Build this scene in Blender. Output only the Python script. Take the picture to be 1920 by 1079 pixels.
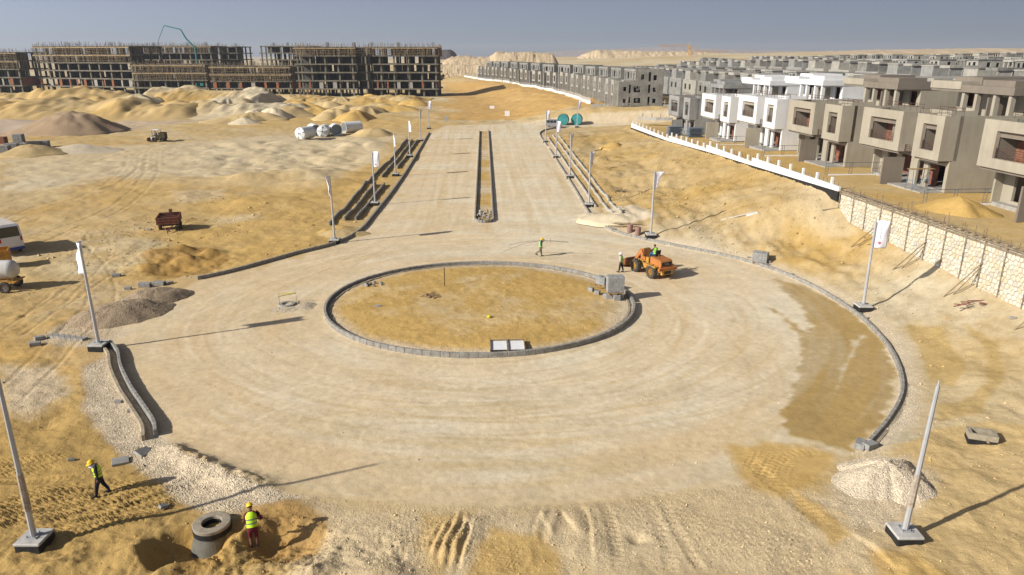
import bpy, bmesh, math, random
import numpy as np
from mathutils import Vector, Matrix, Euler
random.seed(7); rng = np.random.default_rng(11)
for o in list(bpy.data.objects): bpy.data.objects.remove(o)
scene = bpy.context.scene
COL = scene.collection
R = math.radians
# ------------------------------------------------------------------ camera
CAM_H = 18.0
FOC = 1338.0 / 1920.0          # focal length / image width
PITCH = math.atan((539.5 - 104.0) / 1338.0)
cam_d = bpy.data.cameras.new('camera'); cam = bpy.data.objects.new('camera', cam_d); COL.objects.link(cam)
cam_d.sensor_width = 36.0; cam_d.lens = 36.0 * FOC; cam_d.clip_start = 0.3; cam_d.clip_end = 12000
cam.location = (0, 0, CAM_H); cam.rotation_euler = (math.pi / 2 - PITCH, 0, 0)
scene.camera = cam
# ------------------------------------------------------------------ sun and sky
SUN_EL = R(28.5); SUN_DIR = Vector((-0.909 * math.cos(SUN_EL), -0.417 * math.cos(SUN_EL), math.sin(SUN_EL)))  # towards the sun
sun_d = bpy.data.lights.new('sun', 'SUN'); sun_d.energy = 5.0; sun_d.angle = R(0.9); sun_d.color = (1.0, 0.93, 0.82)
sun = bpy.data.objects.new('sun', sun_d); COL.objects.link(sun)
sun.rotation_euler = (-SUN_DIR).to_track_quat('-Z', 'Y').to_euler(); sun.location = SUN_DIR * 200
world = bpy.data.worlds.new('World'); scene.world = world; world.use_nodes = True
wn = world.node_tree; wn.nodes.clear()
w_out = wn.nodes.new('ShaderNodeOutputWorld'); w_bg = wn.nodes.new('ShaderNodeBackground'); w_sky = wn.nodes.new('ShaderNodeTexSky')
w_sky.sky_type = 'NISHITA'; w_sky.sun_disc = False; w_sky.sun_elevation = SUN_EL
w_sky.sun_rotation = math.atan2(SUN_DIR.x, SUN_DIR.y)
w_sky.altitude = 0; w_sky.air_density = 0.5; w_sky.dust_density = 0.5; w_sky.ozone_density = 8.0
w_hsv = wn.nodes.new('ShaderNodeHueSaturation'); w_hsv.inputs['Saturation'].default_value = 0.5
w_mul = wn.nodes.new('ShaderNodeMix'); w_mul.data_type = 'RGBA'; w_mul.blend_type = 'MULTIPLY'; w_mul.inputs[0].default_value = 1.0
w_mul.inputs[7].default_value = (0.70, 0.68, 0.68, 1)
wn.links.new(w_sky.outputs[0], w_hsv.inputs['Color']); wn.links.new(w_hsv.outputs[0], w_mul.inputs[6])
w_tc = wn.nodes.new('ShaderNodeTexCoord'); w_dot = wn.nodes.new('ShaderNodeVectorMath'); w_dot.operation = 'DOT_PRODUCT'; w_dot.inputs[1].default_value = SUN_DIR
wn.links.new(w_tc.outputs['Generated'], w_dot.inputs[0])
w_ma = wn.nodes.new('ShaderNodeMath'); w_ma.operation = 'MULTIPLY_ADD'; w_ma.inputs[1].default_value = 0.74; w_ma.inputs[2].default_value = 1.0      # dusty air is brighter towards the sun
wn.links.new(w_dot.outputs['Value'], w_ma.inputs[0])
w_sc = wn.nodes.new('ShaderNodeVectorMath'); w_sc.operation = 'SCALE'; wn.links.new(w_mul.outputs[2], w_sc.inputs[0]); wn.links.new(w_ma.outputs[0], w_sc.inputs['Scale'])
wn.links.new(w_sc.outputs[0], w_bg.inputs[0]); w_bg.inputs[1].default_value = 0.11
wn.links.new(w_bg.outputs[0], w_out.inputs[0])
scene.view_settings.view_transform = 'Standard'; scene.view_settings.look = 'None'
scene.view_settings.exposure = 0.28; scene.view_settings.gamma = 1.0; scene.view_settings.use_curve_mapping = False
scene.render.engine = 'CYCLES'
scene.cycles.max_bounces = 5; scene.cycles.diffuse_bounces = 3; scene.cycles.glossy_bounces = 2; scene.cycles.transparent_max_bounces = 6
scene.cycles.volume_bounces = 0
# ------------------------------------------------------------------ where things stand
_S, _C = math.sin(PITCH), math.cos(PITCH)
def at(u, v, z=0.0):
    """ground position (metres) of a survey point read off the photograph, on the level z"""
    x = (u - 960) / 1338.0; d = (v - 539.5) / 1338.0
    D = _S + d * _C; t = (CAM_H - z) / D
    return Vector((x * t, (_C - d * _S) * t, z))
def XY(pts, z=0.0): return [tuple(at(u, v, z)[:2]) for u, v in pts]
# ------------------------------------------------------------------ materials
MATS = {}
def pm(name, col, rough=0.85, var=0.12, scale=2.5, bump=0.0, col2=None, bscale=None, metal=0.0, spec=0.3, stain=0.0, blocks=0.0):
    if name in MATS: return MATS[name]
    m = bpy.data.materials.new(name); m.use_nodes = True; nt = m.node_tree
    b = nt.nodes['Principled BSDF']; b.inputs['Roughness'].default_value = rough; b.inputs['Metallic'].default_value = metal
    b.inputs['Specular IOR Level'].default_value = spec
    geo = nt.nodes.new('ShaderNodeNewGeometry')
    n1 = nt.nodes.new('ShaderNodeTexNoise'); n1.inputs['Scale'].default_value = scale; n1.inputs['Detail'].default_value = 6; n1.inputs['Roughness'].default_value = 0.65
    nt.links.new(geo.outputs['Position'], n1.inputs['Vector'])
    rp = nt.nodes.new('ShaderNodeValToRGB')
    c2 = col2 if col2 else tuple(max(0, c * (1 - 2.2 * var)) for c in col)
    c1 = tuple(min(1, c * (1 + var)) for c in col)
    rp.color_ramp.elements[0].position = 0.3; rp.color_ramp.elements[1].position = 0.68
    rp.color_ramp.elements[0].color = (*c2, 1); rp.color_ramp.elements[1].color = (*c1, 1)
    nt.links.new(n1.outputs[0], rp.inputs[0]); last = rp.outputs[0]
    if stain > 0:      # vertical run-off streaks and blotches
        mp = nt.nodes.new('ShaderNodeMapping'); mp.inputs['Scale'].default_value = (1.6, 1.6, 0.22)
        n2 = nt.nodes.new('ShaderNodeTexNoise'); n2.inputs['Scale'].default_value = 1.3; n2.inputs['Detail'].default_value = 5
        nt.links.new(geo.outputs['Position'], mp.inputs[0]); nt.links.new(mp.outputs[0], n2.inputs['Vector'])
        r2 = nt.nodes.new('ShaderNodeMapRange'); r2.inputs[1].default_value = 0.45; r2.inputs[2].default_value = 0.72; r2.inputs[3].default_value = 0; r2.inputs[4].default_value = stain
        nt.links.new(n2.outputs[0], r2.inputs[0])
        mx = nt.nodes.new('ShaderNodeMix'); mx.data_type = 'RGBA'; mx.blend_type = 'MIX'
        nt.links.new(r2.outputs[0], mx.inputs[0]); nt.links.new(last, mx.inputs[6]); mx.inputs[7].default_value = (col[0] * .62, col[1] * .56, col[2] * .48, 1)
        last = mx.outputs[2]
    if blocks > 0:     # coursed blockwork with pale joints
        sp = nt.nodes.new('ShaderNodeSeparateXYZ'); nt.links.new(geo.outputs['Position'], sp.inputs[0]); ad = nt.nodes.new('ShaderNodeMath'); ad.operation = 'ADD'; nt.links.new(sp.outputs[0], ad.inputs[0]); nt.links.new(sp.outputs[1], ad.inputs[1])
        cb = nt.nodes.new('ShaderNodeCombineXYZ'); nt.links.new(ad.outputs[0], cb.inputs[0]); nt.links.new(sp.outputs[2], cb.inputs[1])
        bt = nt.nodes.new('ShaderNodeTexBrick'); bt.inputs['Scale'].default_value = 1.0; bt.inputs['Brick Width'].default_value = .45; bt.inputs['Row Height'].default_value = .22; bt.inputs['Mortar Size'].default_value = .018; nt.links.new(cb.outputs[0], bt.inputs['Vector'])
        bt.inputs['Color1'].default_value = (.78, .78, .78, 1); bt.inputs['Color2'].default_value = (1.15, 1.15, 1.15, 1); bt.inputs['Mortar'].default_value = (1.25, 1.23, 1.18, 1)
        mb_ = nt.nodes.new('ShaderNodeMix'); mb_.data_type = 'RGBA'; mb_.blend_type = 'MULTIPLY'; mb_.inputs[0].default_value = blocks; nt.links.new(last, mb_.inputs[6]); nt.links.new(bt.outputs['Color'], mb_.inputs[7]); last = mb_.outputs[2]
    nt.links.new(last, b.inputs['Base Color'])
    if bump > 0:
        n3 = nt.nodes.new('ShaderNodeTexNoise'); n3.inputs['Scale'].default_value = bscale or scale * 8; n3.inputs['Detail'].default_value = 4
        nt.links.new(geo.outputs['Position'], n3.inputs['Vector'])
        bp = nt.nodes.new('ShaderNodeBump'); bp.inputs['Strength'].default_value = bump; bp.inputs['Distance'].default_value = 0.03
        nt.links.new(n3.outputs[0], bp.inputs['Height']); nt.links.new(bp.outputs[0], b.inputs['Normal'])
    MATS[name] = m
    return m
def flat(name, col, rough=0.7, metal=0.0): return pm(name, col, rough, var=0.06, scale=6, metal=metal)
concrete = pm('concrete', (0.36, 0.35, 0.32), 0.9, 0.14, 1.4, 0.25, stain=0.5)
kerb_conc = pm('kerb_concrete', (0.30, 0.29, 0.262), 0.9, 0.2, 3.0, 0.4, stain=0.4)
grey_block = pm('grey_block', (0.30, 0.30, 0.29), 0.92, 0.16, 3.0, 0.4)
frame_conc = pm('frame_concrete', (0.195, 0.18, 0.14), 0.92, 0.25, 0.35, 0.1, stain=0.6)
brick_m = pm('red_brick', (0.24, 0.105, 0.065), 0.92, 0.25, 2.0, 0.35, bscale=14, blocks=.6)
black_m = pm('bitumen', (0.022, 0.022, 0.022), 0.75, 0.3, 4)
white_wall = pm('white_render', (0.66, 0.66, 0.65), 0.85, 0.04, 0.7, 0.08, stain=0.12)
white_fence = pm('white_fence_paint', (0.72, 0.715, 0.69), 0.8, 0.05, 1.5, stain=0.12)
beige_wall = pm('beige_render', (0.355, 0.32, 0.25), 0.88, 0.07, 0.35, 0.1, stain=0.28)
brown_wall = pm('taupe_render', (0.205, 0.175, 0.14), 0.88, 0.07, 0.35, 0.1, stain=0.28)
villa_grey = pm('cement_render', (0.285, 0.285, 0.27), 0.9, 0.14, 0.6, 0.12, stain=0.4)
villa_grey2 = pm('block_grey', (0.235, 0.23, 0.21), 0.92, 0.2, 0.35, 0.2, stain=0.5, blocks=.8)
villa_grey3 = pm('pale_cement', (0.365, 0.35, 0.305), 0.9, 0.12, 0.8, 0.15, stain=0.35)
rail_m = pm('railing_steel', (0.11, 0.065, 0.05), 0.6, 0.2, 6)
fence_wire = pm('fence_steel', (0.10, 0.11, 0.12), 0.5, 0.1, 6)
timber = pm('raw_timber', (0.36, 0.245, 0.125), 0.85, 0.25, 3.0)
timber_d = pm('weathered_timber', (0.27, 0.21, 0.135), 0.88, 0.25, 3.0)
steel_pole = pm('galvanised_steel', (0.44, 0.45, 0.46), 0.5, 0.07, 1.5, metal=0.25, spec=0.4)
wrap_m = pm('sandy_plastic_wrap', (0.40, 0.34, 0.27), 0.45, 0.25, 6, 0.3)
rubber = pm('rubber', (0.03, 0.029, 0.027), 0.85, 0.3, 5, col2=(0.10, 0.085, 0.06))
# ------------------------------------------------------------------ mesh helpers
def link(o, parent=None):
    COL.objects.link(o)
    if parent is not None: o.parent = parent
    return o
def tag(o, label=None, cat=None, group=None, kind=None):
    if label: o['label'] = label
    if cat: o['category'] = cat
    if group: o['group'] = group
    if kind: o['kind'] = kind
    return o
def thing(name, label, cat, loc=(0, 0, 0), rz=0.0, group=None):
    o = bpy.data.objects.new(name, None); o.empty_display_size = 0.3; COL.objects.link(o)
    o.location = loc; o.rotation_euler = (0, 0, rz)
    return tag(o, label, cat, group)
def copy_tree(o, parent=None):
    c = o.copy(); COL.objects.link(c)
    if parent is not None: c.parent = parent
    for ch in o.children: copy_tree(ch, c)
    return c
class MB:
    def __init__(s): s.v = []; s.f = []; s.m = []
    def add(s, vs, fs, mi=0):
        n = len(s.v); s.v += [tuple(p) for p in vs]
        s.f += [tuple(i + n for i in f) for f in fs]; s.m += [mi] * len(fs); return s
    def box(s, x0, x1, y0, y1, z0, z1, mi=0, M=None):
        vs = [Vector(p) for p in ((x0, y0, z0), (x1, y0, z0), (x1, y1, z0), (x0, y1, z0), (x0, y0, z1), (x1, y0, z1), (x1, y1, z1), (x0, y1, z1))]
        if M is not None: vs = [M @ p for p in vs]
        return s.add(vs, ((0, 3, 2, 1), (4, 5, 6, 7), (0, 1, 5, 4), (1, 2, 6, 5), (2, 3, 7, 6), (3, 0, 4, 7)), mi)
    def cbox(s, c, d, rot=(0, 0, 0), mi=0, bev=0.0):
        M = Matrix.Translation(c) @ Euler(rot).to_matrix().to_4x4()
        a, b, h = d[0] / 2, d[1] / 2, d[2] / 2
        if bev <= 0: return s.box(-a, a, -b, b, -h, h, mi, M)
        e = bev; vs = []
        for z, k in ((-h, e), (-h + e, 0), (h - e, 0), (h, e)):
            for (x, y) in ((-a + e, -b), (a - e, -b), (a, -b + e), (a, b - e), (a - e, b), (-a + e, b), (-a, b - e), (-a, -b + e)):
                fx = (a - k) / a; fy = (b - k) / b
                vs.append(M @ Vector((x * fx, y * fy, z)))
        fs = [tuple(range(7, -1, -1)), tuple(range(24, 32))]
        for r in range(3):
            for i in range(8): fs.append((r * 8 + i, r * 8 + (i + 1) % 8, r * 8 + 8 + (i + 1) % 8, r * 8 + 8 + i))
        return s.add(vs, fs, mi)
    def tube(s, p0, p1, r0, r1=None, n=8, mi=0, cap=True):
        p0 = Vector(p0); p1 = Vector(p1); r1 = r0 if r1 is None else r1
        d = (p1 - p0); 
        if d.length < 1e-6: return s
        q = d.to_track_quat('Z', 'Y'); vs = []
        for p, r in ((p0, r0), (p1, r1)):
            for i in range(n):
                a = 2 * math.pi * i / n; vs.append(p + q @ Vector((r * math.cos(a), r * math.sin(a), 0)))
        fs = [(i, (i + 1) % n, n + (i + 1) % n, n + i) for i in range(n)]
        if cap: fs += [tuple(range(n - 1, -1, -1)), tuple(range(n, 2 * n))]
        return s.add(vs, fs, mi)
    def path(s, pts, r, n=6, mi=0):
        for a, b in zip(pts[:-1], pts[1:]): s.tube(a, b, r, r, n, mi)
        return s
    def lathe(s, prof, n=16, mi=0, M=None, closed=False):
        vs = []; 
        for (r, z) in prof:
            for i in range(n):
                a = 2 * math.pi * i / n; p = Vector((r * math.cos(a), r * math.sin(a), z)); vs.append(M @ p if M is not None else p)
        fs = []
        k = len(prof)
        for j in range(k - 1 if not closed else k):
            j2 = (j + 1) % k
            for i in range(n): fs.append((j * n + i, j * n + (i + 1) % n, j2 * n + (i + 1) % n, j2 * n + i))
        if not closed:
            if prof[0][0] > 1e-4: fs.append(tuple(range(n - 1, -1, -1)))
            if prof[-1][0] > 1e-4: fs.append(tuple((k - 1) * n + i for i in range(n)))
        return s.add(vs, fs, mi)
    def prism(s, poly, y0, y1, mi=0, M=None):
        """polygon in x,z extruded along y"""
        n = len(poly); vs = [Vector((x, y0, z)) for x, z in poly] + [Vector((x, y1, z)) for x, z in poly]
        if M is not None: vs = [M @ p for p in vs]
        fs = [tuple(range(n)), tuple(range(2 * n - 1, n - 1, -1))] + [(i, n + i, n + (i + 1) % n, (i + 1) % n) for i in range(n)]
        return s.add(vs, fs, mi)
    def wall(s, ax, t0, t1, a0, a1, z0, z1, ops=(), mi=0):
        """wall slab of thickness t0..t1 along axis ax ('x': runs along y, 'y': runs along x) with rectangular openings (a,b,z,z)"""
        zs = sorted(set([z0, z1] + [q for o in ops for q in o[2:] if z0 < q < z1]))
        for za, zb in zip(zs[:-1], zs[1:]):
            cuts = sorted([(max(a0, o[0]), min(a1, o[1])) for o in ops if o[2] < zb - 1e-6 and o[3] > za + 1e-6])
            p = a0
            for ca, cb in cuts + [(a1, a1)]:
                if ca > p + 1e-6:
                    if ax == 'x': s.box(t0, t1, p, ca, za, zb, mi)
                    else: s.box(p, ca, t0, t1, za, zb, mi)
                p = max(p, cb)
        return s
    def mesh(s, name, mats, smooth=False):
        me = bpy.data.meshes.new(name); me.from_pydata(s.v, [], s.f)
        for m in (mats if isinstance(mats, (list, tuple)) else [mats]): me.materials.append(m)
        me.polygons.foreach_set('material_index', s.m)
        if smooth: me.polygons.foreach_set('use_smooth', [True] * len(s.f))
        me.update(); return me
    def build(s, name, mats, parent=None, smooth=False, loc=None):
        o = bpy.data.objects.new(name, s.mesh(name, mats, smooth))
        if loc is not None: o.location = loc
        return link(o, parent)
def np_mesh(name, V, F, mats, smooth=True):
    me = bpy.data.meshes.new(name); n = len(V); k = F.shape[1]
    me.vertices.add(n); me.vertices.foreach_set('co', np.ascontiguousarray(V, dtype=np.float32).ravel())
    me.loops.add(F.size); me.loops.foreach_set('vertex_index', np.ascontiguousarray(F, dtype=np.int32).ravel())
    me.polygons.add(len(F)); me.polygons.foreach_set('loop_start', np.arange(0, F.size, k, dtype=np.int32))
    me.polygons.foreach_set('use_smooth', np.full(len(F), smooth))
    me.update(calc_edges=True)
    for m in (mats if isinstance(mats, (list, tuple)) else [mats]): me.materials.append(m)
    return me
# ------------------------------------------------------------------ noise and distance fields
_T = rng.random((8, 512, 512)).astype(np.float32)
def vn(x, y, k=0):
    xi = np.floor(x).astype(np.int64); yi = np.floor(y).astype(np.int64); fx = (x - xi); fy = (y - yi)
    fx = fx * fx * (3 - 2 * fx); fy = fy * fy * (3 - 2 * fy); T = _T[k % 8]
    a = T[xi & 511, yi & 511]; b = T[(xi + 1) & 511, yi & 511]; c = T[xi & 511, (yi + 1) & 511]; d = T[(xi + 1) & 511, (yi + 1) & 511]
    return (a * (1 - fx) + b * fx) * (1 - fy) + (c * (1 - fx) + d * fx) * fy
def fbm(x, y, f, octv=4, k=0, g=0.5):
    s = 0; a = 1; t = 0
    for i in range(octv):
        s = s + a * vn(x * f + 17.3 * i + k * 31.7, y * f + 9.1 * i + k * 13.3, k + i); t += a; a *= g; f *= 2.03
    return s / t * 2 - 1           # about -1..1
def sm(e0, e1, x):
    t = np.clip((x - e0) / (e1 - e0), 0, 1); return t * t * (3 - 2 * t)
def pdist(x, y, pts, closed=False):
    """distance to a polyline and distance run along it"""
    d = np.full(np.shape(x), 1e9); run = np.zeros(np.shape(x)); side = np.zeros(np.shape(x)); L = 0
    P = list(pts) + ([pts[0]] if closed else [])
    for (ax, ay), (bx, by) in zip(P[:-1], P[1:]):
        ux, uy = bx - ax, by - ay; l = math.hypot(ux, uy) + 1e-9
        t = np.clip(((x - ax) * ux + (y - ay) * uy) / (l * l), 0, 1)
        q = np.hypot(x - ax - t * ux, y - ay - t * uy); m = q < d
        d = np.where(m, q, d); run = np.where(m, L + t * l, run); side = np.where(m, ux * (y - ay) - uy * (x - ax), side); L += l
    return d, run, side
def inside(x, y, poly):
    r = np.zeros(np.shape(x), bool); n = len(poly)
    for i in range(n):
        x1, y1 = poly[i]; x2, y2 = poly[(i + 1) % n]
        if y1 == y2: continue
        c = ((y1 > y) != (y2 > y)) & (x < (x2 - x1) * (y - y1) / (y2 - y1) + x1)
        r ^= c
    return r
def sdf(x, y, poly):
    d, _, _ = pdist(x, y, poly, True); return np.where(inside(x, y, poly), -d, d)
def smooth_line(pts, n=6):
    """Catmull-Rom through points"""
    P = [pts[0]] + list(pts) + [pts[-1]]; out = []
    for i in range(1, len(P) - 2):
        p0, p1, p2, p3 = [np.array(P[j], float) for j in (i - 1, i, i + 1, i + 2)]
        for k in range(n):
            t = k / n; out.append(tuple(0.5 * ((2 * p1) + (-p0 + p2) * t + (2 * p0 - 5 * p1 + 4 * p2 - p3) * t * t + (-p0 + 3 * p1 - 3 * p2 + p3) * t ** 3)))
    out.append(tuple(pts[-1])); return out
def resample(pts, step):
    P = [np.array(p, float) for p in pts]; out = [P[0]]; acc = 0
    for a, b in zip(P[:-1], P[1:]):
        l = np.linalg.norm(b - a); 
        if l < 1e-9: continue
        p = step - acc
        while p <= l: out.append(a + (b - a) * p / l); p += step
        acc = (acc + l) % step
    return out
ORD = ('first', 'second', 'third', 'fourth', 'fifth', 'sixth', 'seventh', 'eighth', 'ninth', 'tenth', 'eleventh', 'twelfth', 'thirteenth', 'fourteenth', 'fifteenth', 'sixteenth')
TENS = ('', '', 'twenty', 'thirty')
def ordn(i):
    if i < 16: return ORD[i]
    n = i + 1
    return {17: 'seventeenth', 18: 'eighteenth', 19: 'nineteenth', 20: 'twentieth', 30: 'thirtieth'}.get(n) or (TENS[n // 10] + '-' + ORD[n % 10 - 1])
# ------------------------------------------------------------------ layout lines (metres)
KERB_L = smooth_line(XY([(370, 525), (430, 512), (500, 493), (560, 476), (620, 461), (655, 447), (680, 430), (700, 406), (740, 355), (770, 310), (805, 250)]), 5)
KERB_R = smooth_line(XY([(1060, 240), (1030, 243), (1014, 249), (1014, 258), (1030, 281), (1055, 320), (1080, 360), (1100, 395), (1115, 415), (1150, 435), (1200, 449), (1270, 464), (1350, 480), (1420, 498), (1490, 524), (1550, 554), (1610, 595), (1650, 634), (1675, 670), (1690, 710), (1689, 748), (1665, 792), (1622, 842)]), 5)
KERB_N = smooth_line(XY([(207, 648), (222, 665), (227, 692), (246, 732), (275, 775), (290, 800), (293, 822)]), 5)
ISL_C = (-2.4, 51.5); ISL_R = (11.6, 10.4)
ISL = [(ISL_C[0] + ISL_R[0] * math.cos(2 * math.pi * i / 72), ISL_C[1] + ISL_R[1] * math.sin(2 * math.pi * i / 72)) for i in range(72)]
MED_L, MED_R = [(-4.25, 80.2), (-8.1, 182.0)], [(-2.15, 80.0), (-5.9, 182.0)]
MED = [(-4.25, 80.2), (-3.9, 79.2), (-3.2, 78.8), (-2.5, 79.1), (-2.15, 80.0), (-5.9, 182.0), (-8.1, 182.0)]
ROAD = XY([(520, 918), (420, 890), (350, 855), (300, 828)]) + KERB_N[::-1] + XY([(238, 605), (330, 549)]) + KERB_L + XY([(836, 236), (1000, 232), (1290, 230), (1290, 237)]) + KERB_R + XY([(1540, 885), (1400, 905), (1200, 935), (1000, 950), (800, 950), (640, 935)])
_ky = np.array([p[1] for p in KERB_R[::-1]]); _kx = np.array([p[0] for p in KERB_R[::-1]]); _o = np.argsort(_ky); _ky, _kx = _ky[_o], _kx[_o]
def kerb_x(y): return np.interp(y, np.concatenate([[10, 22], _ky]), np.concatenate([[8, 12], _kx]))
def wall_x(y): return np.interp(y, [20, 30, 46, 66, 80, 98.5, 117, 141, 162, 175], [34.5, 34, 33, 31, 30.3, 29.5, 28.7, 27.5, 26.7, 26.3])
def wall_foot(y): return np.interp(y, [10, 20, 30, 46, 60, 64.5, 69, 80, 98, 117, 141, 162, 175, 190], [1.2, 1.6, 2.0, 2.5, 3.0, 3.3, 5.45, 5.15, 4.6, 3.9, 2.7, 2.4, 0.9, 0.3])
def terr_z(y): return np.interp(y, [10, 40, 66, 84, 101, 117, 145, 165, 180, 400], [6.0, 5.9, 5.7, 5.45, 5.2, 4.5, 3.1, 2.3, 1.6, 3.0])
def fence_x(y): return np.interp(y, [150, 206, 265, 317, 400, 483, 600], [23, 22, 19, 11.4, -8, -31, -62])
def pile(x, y, px, h, r, k=0, p=1.5, ax=1.0, rot=0.0):
    c, s = math.cos(rot), math.sin(rot); dx, dy = x - px[0], y - px[1]
    a, b = (dx * c + dy * s) / ax, -dx * s + dy * c
    d = np.hypot(a, b) / r * (1 + 0.22 * fbm(x, y, 1.6 / r, 2, k))
    return h * np.clip(1 - d, 0, 1) ** p
RUTS = []      # (polyline, half gauge, wheel width, depth, tread period)
def rut(pts, gauge, w, dep, tread=0.0): RUTS.append((smooth_line(XY(pts), 5), gauge, w, dep, tread))
rut([(0, 985), (140, 940), (260, 905), (330, 870)], 0.9, 0.55, 0.09, 0.26)
rut([(20, 1010), (200, 965), (340, 915), (420, 890)], 0.0, 0.6, 0.10, 0.26)
rut([(-60, 900), (60, 900), (160, 890), (210, 875)], 0.0, 0.55, 0.09, 0.26)
rut([(0, 760), (120, 640), (190, 560), (175, 500), (140, 450), (200, 410), (330, 380)], 0.95, 0.35, 0.06, 0.3)
rut([(0, 640), (120, 560), (240, 480), (350, 430), (480, 400)], 0.95, 0.4, 0.06, 0.3)
rut([(60, 600), (150, 520), (190, 470), (160, 430), (80, 430)], 0.9, 0.35, 0.06, 0.3)
rut([(0, 480), (120, 430), (220, 390), (280, 330), (290, 280), (330, 255)], 1.0, 0.5, 0.09)
rut([(0, 420), (100, 380), (220, 350), (300, 300), (420, 265), (560, 240)], 1.0, 0.5, 0.09)
rut([(0, 400), (160, 370), (240, 320), (250, 290)], 1.0, 0.5, 0.08)
rut([(0, 325), (200, 300), (300, 272), (500, 240), (700, 236)], 1.1, 0.6, 0.10)
rut([(370, 290), (460, 300), (560, 305), (650, 290)], 0.5, 0.5, 0.10)
rut([(350, 300), (450, 312), (560, 318), (660, 300)], 0.5, 0.5, 0.10)
rut([(1215, 1090), (1200, 1020), (1180, 960), (1160, 930)], 0.95, 0.5, 0.035, 0.3)
rut([(1330, 1090), (1290, 1030), (1255, 970), (1240, 930)], 0.0, 0.45, 0.05, 0.3)
rut([(1560, 1000), (1480, 930), (1420, 880), (1400, 850)], 0.0, 0.8, 0.03, 0.3)
rut([(1420, 905), (1450, 870), (1500, 850), (1560, 850)], 0.0, 0.7, 0.05, 0.3)
PIT = at(545, 1000)[:2]; MH = at(398, 1003)[:2]
BLOBS = [  # spoil, humps and hollows: image point, height, radius, stretch, turn
    ((300, 478), 0.55, 2.2, 1.6, 0.3), ((360, 488), 0.6, 1.6, 1.6, 0.3), ((330, 503), -0.7, 1.6, 1.8, 0.3), ((395, 475), 0.7, 1.6, 1.2, 0), ((275, 500), .5, 1.2, 1.2, .4), ((345, 470), .5, 1.1, 1.4, .1),
    ((640, 432), 0.45, 1.8, 1.4, 0.4), ((610, 436), 0.3, 1.2, 1, 0), ((1140, 412), 0.5, 2.6, 2.0, -0.15), ((1100, 405), 0.3, 1.5, 1, 0),
    ((700, 275), 1.0, 7, 1.5, 0.6), ((640, 300), -0.9, 9, 2.2, 0.2), ((560, 330), 0.8, 6, 2.2, 0.3), ((470, 380), 0.6, 4.5, 1.8, 0.2),
    ((600, 345), 0.7, 5, 1.6, 0.5), ((520, 355), -0.4, 5, 1.6, 0.2), ((380, 340), 0.4, 5, 2, 0.1), ((425, 310), -0.5, 8, 2, 0.1), ((455, 340), 0.5, 3.5, 1.5, 0.3),
    ((690, 350), 0.5, 3, 1, 0), ((60, 285), 0.9, 6, 1.6, 0), ((340, 370), 0.35, 3, 2, 0), ((400, 440), 0.25, 4, 2, 0.2), ((520, 420), 0.2, 4, 2, 0.1),
    ((848, 1012), 0.30, 1.25, 1.5, 1.4), ((1000, 985), 0.10, 1.6, 2.0, 0), ((1090, 1000), 0.12, 0.8, 1.8, 1.5), ((1195, 1012), -0.18, 0.5, 1, 0),
    ((585, 1080), 0.45, 0.9, 1.5, 0.5), ((700, 1085), 0.35, 1.2, 1.8, 0), ((95, 1062), 0.35, 1.3, 1.8, 0.1), ((250, 1040), 0.5, 1.1, 1.6, 0.3), ((540, 955), 0.2, 0.9, 2, 0.1)]
FIELDS = [  # tooth and tread marks: image centre, radii (m), heading, spacing, height, chevron
    ((848, 1015), (.9, 1.9), 1.45, .40, .055, 0), ((845, 1000), (.9, 1.3), 1.5, .22, .03, 1), ((930, 1050), (1.5, 1.0), .5, .24, .016, 1), ((1020, 985), (1.5, .8), 1.35, .5, .018, 0),
    ((90, 940), (3.4, 1.6), .32, .27, .06, 1), ((200, 965), (3.0, 1.1), .35, .27, .06, 1), ((40, 870), (2.4, 1.0), .1, .27, .05, 1), ((250, 930), (1.8, .8), .4, .26, .05, 1), ((1440, 870), (1.3, 1.2), .9, .28, .035, 1), ((1230, 960), (2.0, 1.6), 1.2, .33, .02, 1), ((1350, 1010), (2.0, 1.8), 1.1, .33, .022, 1), ((760, 1000), (1.6, 1.6), 1.0, .3, .022, 1), ((1490, 1040), (1.8, 1.4), 1.0, .35, .025, 1)]
WINDROW = smooth_line(XY([(292, 838), (350, 862), (420, 893), (500, 920), (590, 933)]), 4)
SPOIL = smooth_line(XY([(300, 1085), (380, 1048), (440, 1022), (492, 985)]), 4)
DUG = XY([(360, 272), (560, 258), (720, 258), (700, 310), (600, 345), (420, 345), (330, 320)])
LEDGES = [smooth_line(XY(p), 4) for p in ([(1015, 955), (1020, 975), (1024, 985)], [(1052, 952), (1062, 970), (1068, 980)], [(1088, 945), (1105, 965), (1112, 1000), (1112, 1030)], [(1590, 1000), (1640, 1030), (1690, 1085)], [(870, 970), (885, 1000), (868, 1050)])]
_memo = {}
def road_sdf(x, y):
    k = _memo.get('k')
    if k is not None and k[0] is x and k[1] is y: return k[2]
    if np.size(x) > 1000:
        d = np.full(np.shape(x), 30.0); m = (y < 215) & (x > -36) & (x < 62); d[m] = sdf(x[m], y[m], ROAD)
    else: d = sdf(x, y, ROAD)
    if np.size(x) > 1000: _memo['k'] = (x, y, d)
    return d
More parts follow.
